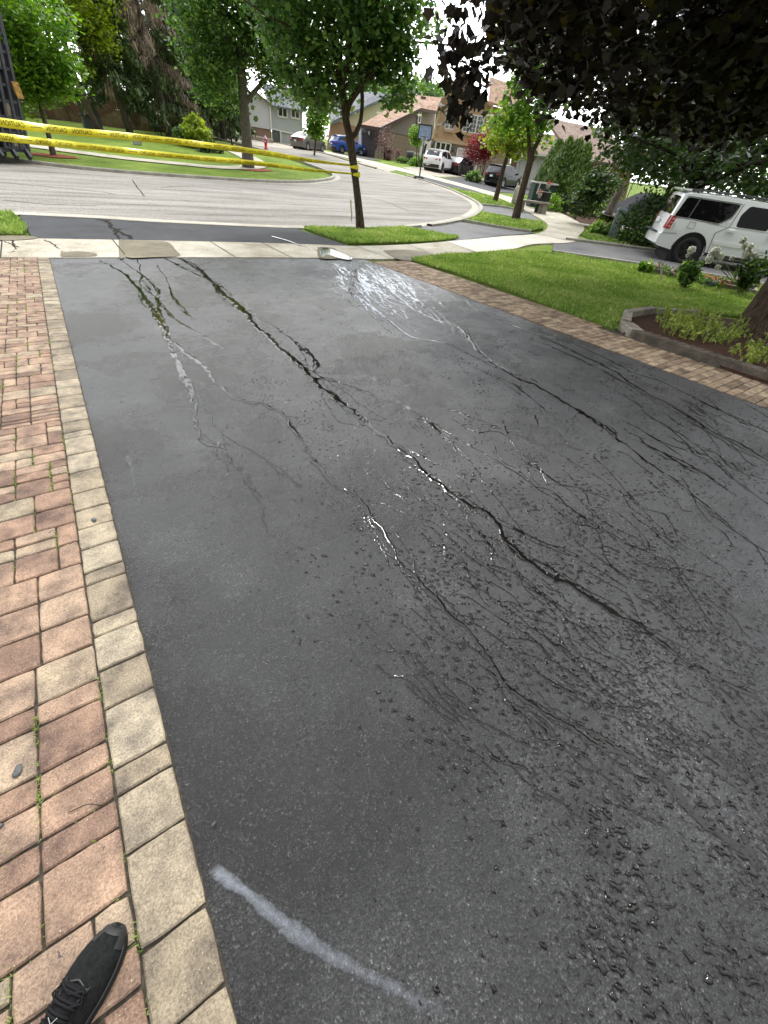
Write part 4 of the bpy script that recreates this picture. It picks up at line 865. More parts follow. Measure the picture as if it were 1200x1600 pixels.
# ---------------- left sapling maple, pale trunk
b2 = G(83, 242); D2 = math.hypot(b2[0], b2[1]); p = lambda x, y, k=1: U(x, y, D2*k)
T = Tr('maple_tree', b2, 'young bright green maple on the far left boulevard in a ring of red mulch', seed=6, bk='bark_grey')
T.trunk([Vector(b2)-Vector((0, 0, .1)), p(77, 215), p(70, 190), p(62, 158), p(50, 110), p(40, 60)], [.15, .11, .10, .09, .06, .03]); T.limbs(p(60, 150), [p(100, 110), p(20, 100), p(90, 70), p(0, 60), p(60, 20)], .045); T.done()
e1 = [(np.array(p(15, 30)), (2.3, 2, 2.2)), (np.array(p(45, 90)), (1.5, 1.4, 1.2)), (np.array(p(85, 122)), (.85, .8, .6)), (np.array(p(60, 140)), (1.0, .8, .5)), (np.array(p(-30, 60)), (2.0, 2.0, 2.4))]
T.crown(e1, 520, 30, .28, .155, MAPLE, MATS['leaf_bright'], droop=.9, flat=.3)
# ---------------- yellow-green honey locust behind
b3 = (5.2, 47.5, float(H(5.2, 47.5))); D3 = 47.8; p = lambda x, y, k=1: U(x, y, D3*k)
T = Tr('locust_tree', b3, 'yellow green feathery tree between the bright maple and the spruces', seed=8)
T.trunk([b3, p(118, 120), p(100, 60), p(90, 20), p(80, -30)], [.2, .16, .13, .1, .05]); T.limbs(p(100, 60), [p(150, 60), p(165, 75), p(140, 20), p(60, 10), p(110, -30)], .07); T.done()
e1 = [(np.array(p(100, 20)), (2.5, 2, 1.3)), (np.array(p(140, 45)), (1.6, 1.3, .7)), (np.array(p(120, 95)), (1.1, 1, .6)), (np.array(p(160, 70)), (.8, .8, .35)), (np.array(p(85, -50)), (4, 3, 2.4))]
T.crown(e1, 380, 26, .40, .18, TRI3, MATS['leaf_yellow'], droop=.3)
# ---------------- spruces
def spruce(base, lean, h, r0, reach, label, seed, dead=.0, z0=2.0, dens=1.0, group='spruces along the board fence', bk='bark_grey', rtrunk=.3):
    root = empty('spruce_tree', base, 0, label, 'tree', group); rs = np.random.default_rng(seed); mb = MB(); top = Vector(lean)+Vector((0, 0, h))
    mb.tube([Vector((0, 0, -.2)), top*.3, top*.65, top], [rtrunk, rtrunk*.75, rtrunk*.45, .04], 10)
    S = []; var = []; Sd = []
    nb = int(h*9*dens)
    for i in range(nb):
        z = z0+(h-z0)*(i/nb)**.9; f = 1-(z-z0)/(h-z0); L = reach*(.35+.65*f)*rs.uniform(.7, 1.15); a = rs.uniform(0, 6.283); o_ = top*(z/h); dr = Vector((math.cos(a), math.sin(a), 0))
        P = [o_, o_+dr*L*.4+Vector((0, 0, .05*L)), o_+dr*L*.75-Vector((0, 0, .12*L)), o_+dr*L-Vector((0, 0, .22*L))]; P = catmull(P, 4); mb.tube(P, [.035*(1-.8*k/(len(P)-1)) for k in range(len(P))], 4, cap=False)
        isdead = rs.random() < dead
        for q in range(int(L*16)):
            t_ = rs.uniform(.18, 1); k = t_*(len(P)-1); j = min(int(k), len(P)-2); c = np.array(P[j])*(1-(k-j))+np.array(P[j+1])*(k-j); c = c+rs.normal(0, .10, 3)
            for w_ in range(3):
                (Sd if isdead else S).append(c+np.array([rs.normal(0, .09), rs.normal(0, .09), -.10-.22*w_*rs.random()]))
    o = mb.build('trunk', MATS[bk], root, fix=False)
    for nm, A, m_, sz in (('crown', S, 'leaf_spruce', .40), ('dead_boughs', Sd, 'leaf_dead', .55)):
        if not A: continue
        A = np.array(A); N = len(A); V = leaves(A, sz, NEED*np.array([1.9 if nm == 'crown' else .38, 1]), droop=1.6, rs=rs, flat=1.3, fold=0); np_mesh(nm, V, 5, MATS[m_], root, var=np.clip(.4+rs.normal(0, .25, N), 0, 1))
    return root
s1 = G(204, 208); s2 = G(266, 213)
def leanto(base, px, py):
    q = U(px, py, math.hypot(base[0], base[1])); k = 13/(q.z-base[2]); return ((q.x-base[0])*k, (q.y-base[1])*k, 0)
spruce(s1, leanto(s1, 163, 85), 13, .3, 2.9, 'left leaning spruce trunk with green boughs beside the grey garden box', 31, dead=.12, z0=1.7, dens=1.1)
spruce(s2, leanto(s2, 213, 0), 13, .3, 3.3, 'right leaning spruce with bare grey brown hanging boughs', 32, dead=.5, z0=1.5, dens=1.25, rtrunk=.34)
for (x, y, h, rch, lab, sd_) in ((-3, 60, 15, 3.6, 'dark spruce at the far left behind the board fence', 41), (3.0, 62, 16, 3.8, 'dark tall spruce behind the fence left of the leaning trunks', 42), (9.5, 62, 16, 4, 'dense spruce behind the fence between the two leaning trunks', 43), (15.5, 58, 15, 3.6, 'dark spruce behind the yellow green shrub', 44), (17.2, 55.0, 13, 3.0, 'dark spruce just left of the big corner maple', 45), (13.2, 54.5, 11, 2.6, 'lower dark spruce with drooping boughs behind the right leaning trunk', 46)):
    spruce((x, y, float(H(x, y))), (0, 0, 0), h, .3, rch, lab, sd_, z0=.9, dens=1.0, dead=.02, group='dark spruces behind')
# dark broadleaf mass behind everything on the left and centre
def bush(name, base, ells, n, per, cr_, size, shape, mt, label, cat='shrub', group=None, seed=1, droop=.4, stem=True, bk='bark_dark', flat=.5, shell=.6):
    T = Tr(name, base, label, cat, group, seed, bk); B = Vector(base); c = ells[0][0]
    if stem:
        for k in range(4): T.trunk([B+Vector((random.uniform(-.1, .1), random.uniform(-.1, .1), -.05)), (B+Vector(c))/2+Vector((random.uniform(-.2, .2), random.uniform(-.2, .2), 0))*ells[0][1][0], Vector(c)+Vector((random.uniform(-.5, .5)*ells[0][1][0], random.uniform(-.5, .5)*ells[0][1][1], random.uniform(0, .5)*ells[0][1][2]))], [.035*max(1, ells[0][1][2]), .02*max(1, ells[0][1][2]), .008], 5)
        T.done()
    e = [(np.array(q), r) for q, r in ells]
    T.crown(e, n, per, cr_, size, shape, MATS[mt], droop=droop, flat=flat, zmin=float(H(base[0], base[1]))+.02, shell=shell); return T.root
for (x, y, r, h, lab, sd_, mt) in ((-12, 75, 7, 8, 'big dark green tree at the far left skyline', 51, 'leaf_dark'), (26, 96, 7, 8, 'green tree rising behind the white sided house', 52, 'leaf_mid'), (20, 80, 6, 8, 'dark tree behind the corner maple', 53, 'leaf_dark')):
    z = float(H(x, y)); bush('broadleaf_tree', (x, y, z), [((x, y, z+h*.75), (r, r, h*.6)), ((x+r*.5, y-1, z+h*.5), (r*.7, r*.7, h*.4))], 260, 24, .9, .5, TRI3, mt, lab, 'tree', 'trees on the skyline', sd_)
for (px, D, zc, r, lab, sd_) in ((640, 105, 8.5, (8, 6, 4.0), 'pale green tree behind the brown roof', 55), (690, 112, 8.0, (7, 6, 4), 'pale green tree between the brown roof and the stucco gable', 56), (585, 110, 7.5, (7, 6, 4), 'pale green tree behind the dark roofed house', 57), (330, 70, 6.0, (4.0, 4, 5), 'dark tree in the gap left of the white house', 58)):
    c = U(px, 200, D); z = float(H(c.x, c.y)); bush('broadleaf_tree', (c.x, c.y, z), [((c.x, c.y, zc-1.5), r)], 240, 22, .9, .55, TRI3, 'leaf_mid' if sd_ != 58 else 'leaf_dark', lab, 'tree', 'trees on the skyline', sd_)
# small street tree before the grey sedan
b5 = G(491, 243); D5 = math.hypot(b5[0], b5[1]); p = lambda x, y, k=1: U(x, y, D5*k)
T = Tr('linden_tree', b5, 'small round headed street tree in front of the grey sedan', seed=12)
T.trunk([b5, p(493, 222), p(495, 190), p(495, 160)], [.09, .07, .06, .03], 8); T.limbs(p(494, 200), [p(480, 170), p(510, 170), p(495, 150)], .03); T.done()
T.crown([(np.array(p(495, 185)), (.98, .95, 1.25)), (np.array(p(499, 160)), (.75, .7, .8)), (np.array(p(492, 207)), (.8, .8, .5))], 150, 22, .2, .19, TRI3, MATS['leaf_bright'], droop=.6)
# thin sapling left of the corner maple
b6 = G(363, 227); D6 = math.hypot(b6[0], b6[1]); p = lambda x, y, k=1: U(x, y, D6*k)
T = Tr('sapling_tree', b6, 'thin dark stemmed sapling just left of the mature corner maple', seed=13, bk='bark_dark')
T.trunk([b6, p(359, 200), p(357, 160), p(354, 120)], [.075, .06, .05, .03], 8); T.done()
T.crown([(np.array(p(350, 130)), (1.4, 1.2, 1.6)), (np.array(p(345, 160)), (1.5, 1.2, .9))], 110, 22, .3, .22, TRI3, MATS['leaf_mid'], droop=.6)
# street trees on the right islands
b7 = G(805, 345); D7 = math.hypot(b7[0], b7[1]); p = lambda x, y, k=1: U(x, y, D7*k)
T = Tr('street_tree', b7, 'slim leaning street tree with fissured bark on the grass tongue between two driveways', seed=14, bk='bark_brown')
T.trunk([Vector(b7)-Vector((0, 0, .1)), p(813, 310), p(821, 280), p(830, 245), p(833, 230)], [.22, .155, .145, .14, .11], 12); T.trunk([p(829, 243), p(843, 215), p(850, 180), p(858, 140), p(870, 100)], [.10, .09, .07, .05, .03]); T.trunk([p(827, 248), p(826, 215), p(822, 180), p(815, 140)], [.09, .07, .06, .03]); T.trunk([p(828, 257), p(833, 252), p(838, 245)], [.03, .025, .015]); T.done()
T.crown([(np.array(p(820, 165)), (.95, 1.0, .85)), (np.array(p(790, 190)), (.55, .6, .4)), (np.array(p(850, 150)), (1.1, 1.2, .9)), (np.array(p(840, 210)), (.55, .55, .35)), (np.array(p(860, 60)), (1.8, 1.8, 1.6))], 240, 22, .22, .15, MAPLE, MATS['leaf_bright'], droop=.8)
b8 = G(773, 316); D8 = math.hypot(b8[0], b8[1]); p = lambda x, y, k=1: U(x, y, D8*k)
T = Tr('street_tree', b8, 'small yellow green street tree whose trunk crosses the black SUV at the right', seed=15, bk='bark_brown')
T.trunk([Vector(b8)-Vector((0, 0, .1)), p(780, 290), p(787, 262), p(796, 235)], [.19, .15, .13, .11], 10); T.limbs(p(794, 242), [p(775, 215), p(815, 205), p(795, 195), p(830, 230)], .06); T.done()
T.crown([(np.array(p(790, 215)), (1.3, 1.2, .75)), (np.array(p(808, 225)), (1.1, 1.0, .6)), (np.array(p(820, 200)), (1.1, 1, .8))], 170, 20, .24, .16, TRI3, MATS['leaf_yellow'], droop=.6)
# ---------------- crimson maple, foreground right
b9 = (9.15, 2.0, float(H(9.15, 2.0)))
T = Tr('crimson_maple_tree', b9, 'large crimson leaved maple with a thick leaning trunk overhanging the right side', seed=21, bk='bark_brown')
B = Vector(b9)
T.trunk([B-Vector((0, 0, .15)), B+Vector((.0, 0, .25)), B+Vector((.03, .05, 1.0)), B+Vector((.1, .1, 2.2)), B+Vector((.1, .2, 3.2))], [.50, .34, .28, .26, .22], 18)
fk = B+Vector((.08, .12, 2.3)); crs = T.rs
tg = [(4.8, 6.2, 4.6), (6.0, 8.0, 5.0), (8.0, 8.8, 5.2), (11.0, 8.6, 4.6), (13.5, 6.2, 4.4), (14.2, 3.0, 4.6), (6.0, 3.2, 5.2), (7.0, 5.6, 6.8), (10.5, 5, 7.4), (9, 0, 7), (12.6, 0.5, 5.8), (8.8, 5.6, 4.2)]
for q in tg: T.limbs(fk+Vector((0, 0, crs.uniform(0, .8))), [q], .10)
for _ in range(46): 
    q = clump_points([(np.array((9.4, 4.2, 4.4)), (4.6, 4.6, 2.4))], 1, crs)[0]; T.limbs(Vector(tg[crs.integers(len(tg))])*.6+fk*.4, [q], .03)
T.done()
ec = [(np.array((10.0, 2.6, 6.0)), (4.8, 4.6, 3.4)), (np.array((9.6, 5.8, 3.7)), (3.6, 3.2, 1.5)), (np.array((12.6, 4.0, 3.5)), (2.8, 3.0, 1.3)), (np.array((6.8, 6.4, 4.0)), (1.15, 1.2, 1.3)), (np.array((8.8, 7.6, 4.4)), (1.7, 1.5, 1.8)), (np.array((12.0, 6.5, 4.2)), (2.8, 2.4, 1.9))]
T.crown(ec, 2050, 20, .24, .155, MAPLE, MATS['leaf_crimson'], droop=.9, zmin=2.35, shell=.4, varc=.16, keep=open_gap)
# the tassel of leaves that hangs lowest at the crown's left edge
dl = 9.0; hang = [U(730, 120, dl), U(728, 140, dl), U(733, 155, dl), U(722, 90, dl), U(745, 110, dl), U(715, 60, dl), U(760, 60, dl), U(705, 30, dl), U(700, 100, dl), U(712, 125, dl*1.02), U(722, 160, dl), U(720, 176, dl)]
L = np.repeat(np.array([tuple(q) for q in hang]), 17, 0)+crs.normal(size=(17*len(hang), 3))*np.array([.16, .16, .12]); V = leaves(L, .15, MAPLE, 1.6, rs=crs, flat=.8, fold=.3)
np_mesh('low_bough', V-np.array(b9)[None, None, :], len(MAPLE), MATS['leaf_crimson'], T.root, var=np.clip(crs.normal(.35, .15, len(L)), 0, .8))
# ---------------- dark green tree behind the white SUV
b10 = G(1020, 402); b10 = (22.5, 10.2, float(H(22.5, 10.2)))
T = Tr('broadleaf_tree', b10, 'dark green broadleaf tree with a black leaning trunk behind the white SUV', seed=23, bk='bark_dark'); B = Vector(b10)
T.trunk([B-Vector((0, 0, .1)), B+Vector((.2, 0, 1.0)), B+Vector((.5, .1, 2.4)), B+Vector((.7, 0, 4))], [.36, .27, .25, .18], 12)
T.limbs(B+Vector((.4, 0, 2.0)), [B+Vector(q) for q in ((-3, 2, 3.2), (-1.5, -3, 3), (3, 1, 3.4), (2.5, -3, 3.2), (0, 3, 4.5), (0, 0, 6))], .11); T.done()
T.crown([(np.array(B)+np.array((0, 0.5, 4.6)), (4.6, 4.4, 2.6)), (np.array(B)+np.array((-1.0, 2.4, 3.3)), (1.7, 2.0, 1.1)), (np.array(B)+np.array((1.6, -2.6, 2.9)), (2.6, 2.2, 1.1))], 520, 24, .36, .17, TRI3, MATS['leaf_dark'], droop=.7, zmin=1.5)
# further green and dark trees closing the right background
for (x, y, z, r, mt, lab, sd_, n) in ((32, 4, 3.6, (4.5, 5, 3.2), 'leaf_mid', 'green tree beyond the roof of the white SUV', 61, 260), (36, -5, 4, (5, 5, 4), 'leaf_dark', 'dark tree at the right edge beyond the SUV', 62, 220), (36, 18, 4.5, (4, 4.5, 3.0), 'leaf_dark', 'dark leafy tree beside the red brick house', 63, 240), (44, 10, 5, (6, 6, 5), 'leaf_mid', 'large green tree behind the covered car', 64, 260), (54, 22, 6, (7, 7, 5.5), 'leaf_dark', 'large dark tree beyond the chain link gate', 65, 240)):
    bush('broadleaf_tree', (x, y, float(H(x, y))), [((x, y, z), r), ((x-r[0]*.4, y, z*.7), (r[0]*.6, r[1]*.6, r[2]*.6))], n, 24, .5, .26, TRI3, mt, lab, 'tree', 'trees behind the white SUV', sd_)
bush('plum_tree', (29.5, -.5, float(H(29.5, -.5))), [((29.5, -.5, 3.0), (1.8, 2.0, 1.4))], 110, 22, .3, .17, OVAL, 'leaf_red', 'dark red leaved tree at the right edge above the SUV roof', 'tree', None, 66)
# red japanese maple + purple sapling + small green one
c = U(757, 250, 57); z = float(H(c.x, c.y)); k = lambda x, y, d=57: tuple(U(x, y, d))
bush('japanese_maple_tree', (c.x, c.y, z), [(k(757, 228), (1.7, 1.5, .95)), (k(746, 243), (1.4, 1.3, .7)), (k(772, 222), (1.2, 1.2, .8))], 280, 24, .28, .16, OVAL, 'leaf_red', 'bright crimson japanese maple between the black sedan and the black SUV', 'tree', None, 71)
c = U(600, 249, 64); z = float(H(c.x, c.y)); bush('plum_tree', (c.x, c.y, z), [(tuple(U(602, 222, 64)), (.95, .9, 1.15)), (tuple(U(606, 240, 64)), (.6, .6, .7))], 70, 16, .25, .17, OVAL, 'leaf_purple', 'sparse purple leaved sapling beside the dark garage door', 'tree', None, 72)
c = U(651, 262, 55); z = float(H(c.x, c.y)); bush('sapling_tree', (c.x, c.y, z), [(tuple(U(652, 213, 55)), (.75, .7, .75))], 60, 20, .2, .15, TRI3, 'leaf_bright', 'small light green sapling left of the basketball pole', 'tree', None, 73)
# arborvitae
def arbor(px, py, D, w, ztop, lab, sd_):
    c = U(px, py, D); z = float(H(c.x, c.y)); h = ztop-z; rs = np.random.default_rng(sd_); root = empty('arborvitae', (c.x, c.y, z), 0, lab, 'shrub', 'arborvitae by the white garage')
    n = 900; t_ = rs.random(n)**.8; a = rs.uniform(0, 6.28, n); r = w*(1-t_**1.7)**.75*(.78+.3*rs.random(n)); C = np.column_stack([r*np.cos(a), r*np.sin(a), .1+t_*h*.97]); ud = np.column_stack([np.cos(a)*1.8, np.sin(a)*1.8, -np.ones(n)*.6])
    A = np.repeat(C, 9, 0)+rs.normal(0, .09, (n*9, 3)); V = leaves(A, .2, OVAL*np.array([.55, 1]), droop=-1.4, updir=np.repeat(ud, 9, 0), rs=rs, flat=.4); np_mesh('crown', V, 6, MATS['leaf_cedar'], root, var=np.clip(np.repeat(rs.uniform(.1, .8, n), 9)+rs.normal(0, .12, n*9), 0, 1))
    mb = MB(); mb.tube([(0, 0, 0), (0, 0, h*.8)], [.07, .02], 6); mb.build('trunk', MATS['bark_brown'], root)
arbor(852, 296, 37, .95, 2.9, 'leftmost arborvitae, next to the white garage door', 81); arbor(866, 300, 36, .95, 3.0, 'second arborvitae from the white garage door', 82); arbor(879, 303, 36, .95, 3.0, 'third arborvitae, next to the brick corner', 83); arbor(892, 307, 35.5, .85, 2.8, 'rightmost arborvitae, before the white downpipe', 84)
# shrubs by the right walk
def shrub(px, py, r, mt, lab, sd_, D=None, n=70, size=.09, name='shrub', zc=.55, shape=TRI3, grp=None):
    if D: c = U(px, py, D); x, y = c.x, c.y
    else: x, y, _ = G(px, py)
    z = float(H(x, y)); return bush(name, (x, y, z), [((x, y, z+r[2]*zc), r)], n, 26, .12*max(1, r[0]), size, shape, mt, lab, 'shrub', grp, sd_)
shrub(926, 338, (1.25, 1.2, 1.3), 'leaf_cedar', 'tall yellow green feathery shrub beside the concrete drive', 91, n=120)
shrub(893, 333, (.9, .9, .75), 'leaf_spruce', 'low dark clipped shrub at the end of the iron fence', 92, n=80)
shrub(873, 318, (.95, 1.0, 1.0), 'leaf_bright', 'bright green leafy shrub behind the low iron fence', 93, n=90)
shrub(905, 318, (1.0, 1, 1.1), 'leaf_mid', 'mid green shrub behind the clipped dark one', 94, n=80)
shrub(948, 345, (.55, .5, .55), 'leaf_cedar', 'small rounded shrub at the base of the feathery shrub', 95, n=50)
shrub(1010, 384, (1.5, 1.25, 1.15), 'leaf_dark', 'large dark green spreading shrub behind the bumper of the white SUV', 96, n=200, size=.10)
shrub(930, 366, (.42, .38, .3), 'leaf_bright', 'pale hosta clump on the grass strip', 97, n=24, size=.16, shape=OVAL, name='hosta_plant'); shrub(950, 370, (.42, .4, .3), 'leaf_mid', 'darker hosta clump next to the grey utility box', 98, n=24, size=.14, shape=OVAL, name='hosta_plant')
shrub(312, 233, (1.0, 1.0, 1.15), 'leaf_yellow', 'yellow green globe shrub on the corner bed behind the tape', 99, D=44, n=110, size=.16)
shrub(290, 234, (.8, .8, .7), 'leaf_mid', 'low green shrub left of the yellow green globe shrub', 100, D=45, n=60, size=.15)
shrub(330, 240, (.9, .6, .35), 'leaf_spruce', 'low spreading juniper at the right end of the corner bed', 101, D=42, n=50, size=.14)
shrub(740, 275, (.8, .6, .5), 'leaf_mid', 'green shrub at the foot of the crimson japanese maple', 102, D=50, n=60, size=.13)
shrub(655, 262, (1.3, .5, .45), 'leaf_bright', 'border of light green perennials before the white porch railing', 103, D=57, n=60, size=.16)
shrub(628, 255, (.8, .4, .3), 'leaf_mid', 'low green planting along the brick side wall', 104, D=60, n=40, size=.14)
shrub(868, 290, (.8, .7, .55), 'leaf_bright', 'small green shrub between black bin and arborvitae', 105, D=33, n=50, size=.1)
# leaning dark weeping conifer
c = G(912, 335); z = c[2]; bush('juniper', c, [(tuple(U(940, 285, 28)), (.9, .9, .5)), (tuple(U(925, 300, 27.5)), (.75, .7, .6)), (tuple(U(912, 315, 27)), (.6, .6, .6))], 110, 24, .18, .12, TRI3, 'leaf_dark', 'dark leaning juniper rising behind the feathery shrub', 'shrub', None, 106)
# a hidden run of trees off frame that the wet drive mirrors
# ================================================================ houses
mat('white_trim', (.72, .71, .68), .5); mat('glass_dark', (.035, .04, .045), .08, spec=.8); mat('glass_sky', (.16, .19, .21), .08, spec=.9)
mat('stucco_tan', (.44, .30, .18), .9, c2=(.50, .35, .215), ns=1.2, bump=.15, bs=60); mat('stucco_trim', (.50, .36, .23), .85); mat('cream', (.52, .45, .32), .8, c2=(.46, .40, .29), ns=2)
mat('brown_trim', (.075, .045, .038), .6); mat('dark_door', (.07, .065, .07), .5); mat('garage_white', (.60, .62, .62), .5, c2=(.66, .67, .67), ns=1)
stripe_mat('siding_white', (.62, .64, .64), (.40, .42, .43), 2, 5.0, .10); stripe_mat('siding_grey', (.26, .235, .225), (.13, .12, .115), 2, 5.5, .14); stripe_mat('siding_pale', (.48, .51, .51), (.34, .36, .36), 2, 5.0, .10)
stripe_mat('board_cream', (.56, .48, .35), (.36, .30, .22), 0, 1.6, .06); stripe_mat('garage_panel', (.47, .49, .50), (.30, .31, .32), 2, 2.0, .05); stripe_mat('garage_brown', (.075, .065, .065), (.035, .03, .03), 2, 2.0, .06)
brick_mat('brick_tan', (.30, .22, .16), (.22, .155, .115), (.30, .27, .22)); brick_mat('brick_red', (.33, .14, .075), (.26, .11, .065), (.34, .27, .21)); brick_mat('brick_brown', (.20, .11, .075), (.26, .15, .10), (.28, .22, .18)); brick_mat('stone_pale', (.40, .33, .25), (.32, .26, .2), (.4, .36, .3), w=.4, h=.2)
def shingle(name, a, b): mat(name, a, .95, c2=b, ns=2.2, nd=9, bump=.4, bs=40, lo=.35, hi=.65)
shingle('roof_brown', (.20, .115, .075), (.42, .28, .20)); shingle('roof_dark', (.10, .105, .12), (.18, .185, .20)); shingle('roof_brown2', (.13, .09, .07), (.27, .19, .15))
class House:
    def __init__(s, name, loc, label): s.root = empty(name, loc, 0, label, 'house'); s.o = Vector(loc)
    def wall(s, plane, px, m, name='wall', off=0, thick=.3, parent=None):
        P = [plane.at(x, y, off) for x, y in px]; mb = MB(); mb.prism([p-s.o for p in P], plane.back(thick)); return mb.build(name, MATS[m], parent or s.root)
    def poly(s, pts, m, name='roof', thick=.18):
        P = [Vector(p)-s.o for p in pts]; mb = MB(); mb.prism(P, (0, 0, -thick)); return mb.build(name, MATS[m], s.root)
    def window(s, plane, px, name='window', cols=2, rows=1, m='glass_dark', fr=.10, off=.04, frame='white_trim', bar=.05):
        """px: TL, TR, BR, BL"""
        P = [plane.at(x, y, off) for x, y in px]; q = [p-s.o for p in P]; mb = MB(); mb.prism(q, plane.back(.08)); gl = mb.build(name, MATS[m], s.root)
        mb = MB(); nrm = Vector((plane.n[0], plane.n[1], 0))
        def pt(u, v): return (q[0]*(1-u)+q[1]*u)*(1-v)+(q[3]*(1-u)+q[2]*u)*v+nrm*.03
        for a, b in (((0, 0), (1, 0)), ((0, 1), (1, 1)), ((0, 0), (0, 1)), ((1, 0), (1, 1))): mb.bar(pt(*a), pt(*b), fr)
        fo = mb.build('frame', MATS[frame], gl); 
        if cols > 1 or rows > 1:
            mb = MB()
            for i in range(1, cols): mb.bar(pt(i/cols, 0), pt(i/cols, 1), bar)
            for j in range(1, rows): mb.bar(pt(0, j/rows), pt(1, j/rows), bar*.6)
            mb.build('mullion', MATS[frame], gl)
        return gl
    def trim(s, plane, pts, w, m='white_trim', name='trim', off=.05):
        mb = MB(); P = [plane.at(x, y, off)-s.o for x, y in pts]
        for a, b in zip(P[:-1], P[1:]): mb.bar(a, b, w)
        return mb.build(name, MATS[m], s.root)
# ---- tan stucco house
p0 = U(676, 266, 66); PT = Plane(p0, 128); h = House('stucco_house', (p0.x, p0.y, 0), 'two storey tan stucco house with cream quoins, divided windows and a white garage door')
h.wall(PT, [(676, 216.5), (688, 166), (703, 136), (722, 112), (742, 143), (764, 163), (772, 160), (764, 232)], 'stucco_tan', thick=7)
h.wall(PT, [(764, 228), (772, 166), (812, 176), (800, 238)], 'stucco_tan', off=-.8, thick=6)
h.wall(PT, [(668, 273), (677.5, 216.5), (765, 231), (756, 285)], 'stone_pale', off=-.12, thick=6.5)
h.wall(PT, [(756, 285), (764, 231), (800, 237), (790, 292)], 'stone_pale', off=-.9, thick=5)
h.trim(PT, [(677.3, 217), (765, 231.2)], .28, 'stucco_trim', 'band')
h.trim(PT, [(687, 168), (703, 137), (722, 113), (742, 144), (766, 164)], .30, 'stucco_trim', 'fascia', off=.1)
for i in range(7): 
    y = 176+i*6; h.trim(PT, [(685.2-(y-172)*.20, y), (685.2-(y-172)*.20+(4.2 if i % 2 else 3.0), y+.5)], .30, 'stucco_trim', 'quoin', off=.06)
for i in range(5):
    y = 190+i*6.5; h.trim(PT, [(760-(y-190)*.26, y), (760-(y-190)*.26+5, y+.8)], .34, 'stucco_trim', 'quoin', off=.06)
w = h.window(PT, [(698, 171.5), (711, 173.5), (707.5, 202.5), (695, 200.5)], cols=2, rows=1, m='glass_sky', bar=.16); 
for t_ in (0,): pass
h.window(PT, [(727, 177.5), (757, 182.5), (752, 209.5), (722.5, 205)], cols=3, rows=1, m='glass_sky', bar=.16)
def grid(hh, pl, px, c, r, w_=.04):
    P = [pl.at(x, y, .11)-hh.o for x, y in px]; mb = MB()
    pt = lambda u, v: (P[0]*(1-u)+P[1]*u)*(1-v)+(P[3]*(1-u)+P[2]*u)*v
    for i in range(1, c): mb.bar(pt(i/c, 0), pt(i/c, 1), w_)
    for j in range(1, r): mb.bar(pt(0, j/r), pt(1, j/r), w_)
    mb.build('glazing_bars', MATS['white_trim'], hh.root)
grid(h, PT, [(698, 171.5), (711, 173.5), (707.5, 202.5), (695, 200.5)], 4, 5); grid(h, PT, [(727, 177.5), (757, 182.5), (752, 209.5), (722.5, 205)], 6, 4)
h.trim(PT, [(694, 203.2), (709, 205.5)], .22, 'stucco_trim', 'sill', off=.08); h.trim(PT, [(721, 208), (753.5, 213)], .22, 'stucco_trim', 'sill', off=.08)
h.window(PT, [(682, 220.5), (705, 224.5), (700, 248), (678, 244)], 'door', cols=3, rows=1, m='glass_dark', fr=.16, bar=.14, off=.05)
gd = h.wall(PT, [(716, 232), (748, 238), (741, 272), (709, 266)], 'garage_white', 'garage_door', off=.03, thick=.1)
h.trim(PT, [(709, 266), (716, 231.5), (748.5, 237.5), (741.5, 272)], .16, 'white_trim', 'frame', off=.05)
mb = MB()
for (x, y) in ((708, 233), (676, 226)): mb.lathe([(0, -.3), (.14, -.22), (.16, .12), (.03, .3)], PT.at(x, y, .25)-h.o, 8)
mb.build('wall_lantern', MATS['dark_door'], h.root)
mb = MB(); c = PT.at(706.5, 242.5, .1)-h.o
for k in range(16):
    a, b_ = 2*math.pi*k/16, 2*math.pi*(k+1)/16; u = Vector((PT.u[0], PT.u[1], 0)); mb.bar(c+u*math.cos(a)*.36+Vector((0, 0, math.sin(a)*.36)), c+u*math.cos(b_)*.36+Vector((0, 0, math.sin(b_)*.36)), .06)
mb.build('wall_wreath', MATS['brown_trim'], h.root)
bk = PT.back(7); a, b_, c_ = PT.at(684, 168, .45), PT.at(722, 108, .45), PT.at(768, 166, .45)
h.poly([a, b_, b_+bk, a+bk], 'roof_brown'); h.poly([b_, c_, c_+bk, b_+bk], 'roof_brown')
a, b_ = PT.at(764, 158, -.3), PT.at(816, 176, -.3); up = Vector((0, 0, 2.3)); h.poly([a, b_, b_+PT.back(4)+up, a+PT.back(4)+up], 'roof_brown')
h.trim(PT, [(768, 166), (763, 232)], .12, 'stucco_trim', 'downpipe', off=.1)
# ---- grey sided split roof house
p0 = U(590, 248, 67); PS = Plane(p0, 74); PF = Plane(p0, -18); h = House('grey_sided_house', (p0.x, p0.y, 0), 'grey sided house with big brown shingle roof, tan brick side wall and dark garage door')
h.wall(PS, [(588.5, 250), (594, 203), (645, 213.5), (677, 219), (670, 270)], 'brick_tan', off=0, thick=.4)
h.wall(PS, [(594, 203.3), (594.3, 200), (657, 172), (659, 215.8), (645, 213.7)], 'siding_grey', off=.05, thick=.4)
h.wall(PS, [(659, 215.8), (657.2, 173), (682, 174.5), (677, 219)], 'siding_grey', off=-.3, thick=.4)
h.wall(PF, [(561, 245), (564, 196), (595, 202), (590, 251)], 'siding_grey', off=0, thick=.4)
h.wall(PF, [(565.5, 246), (566.5, 206.5), (590.5, 210.5), (587.5, 247)], 'garage_brown', 'garage_door', off=.06, thick=.1)
h.wall(PF, [(559.5, 240), (561, 202), (564.5, 202.5), (564, 243)], 'white_trim', 'post', off=.2, thick=.3)
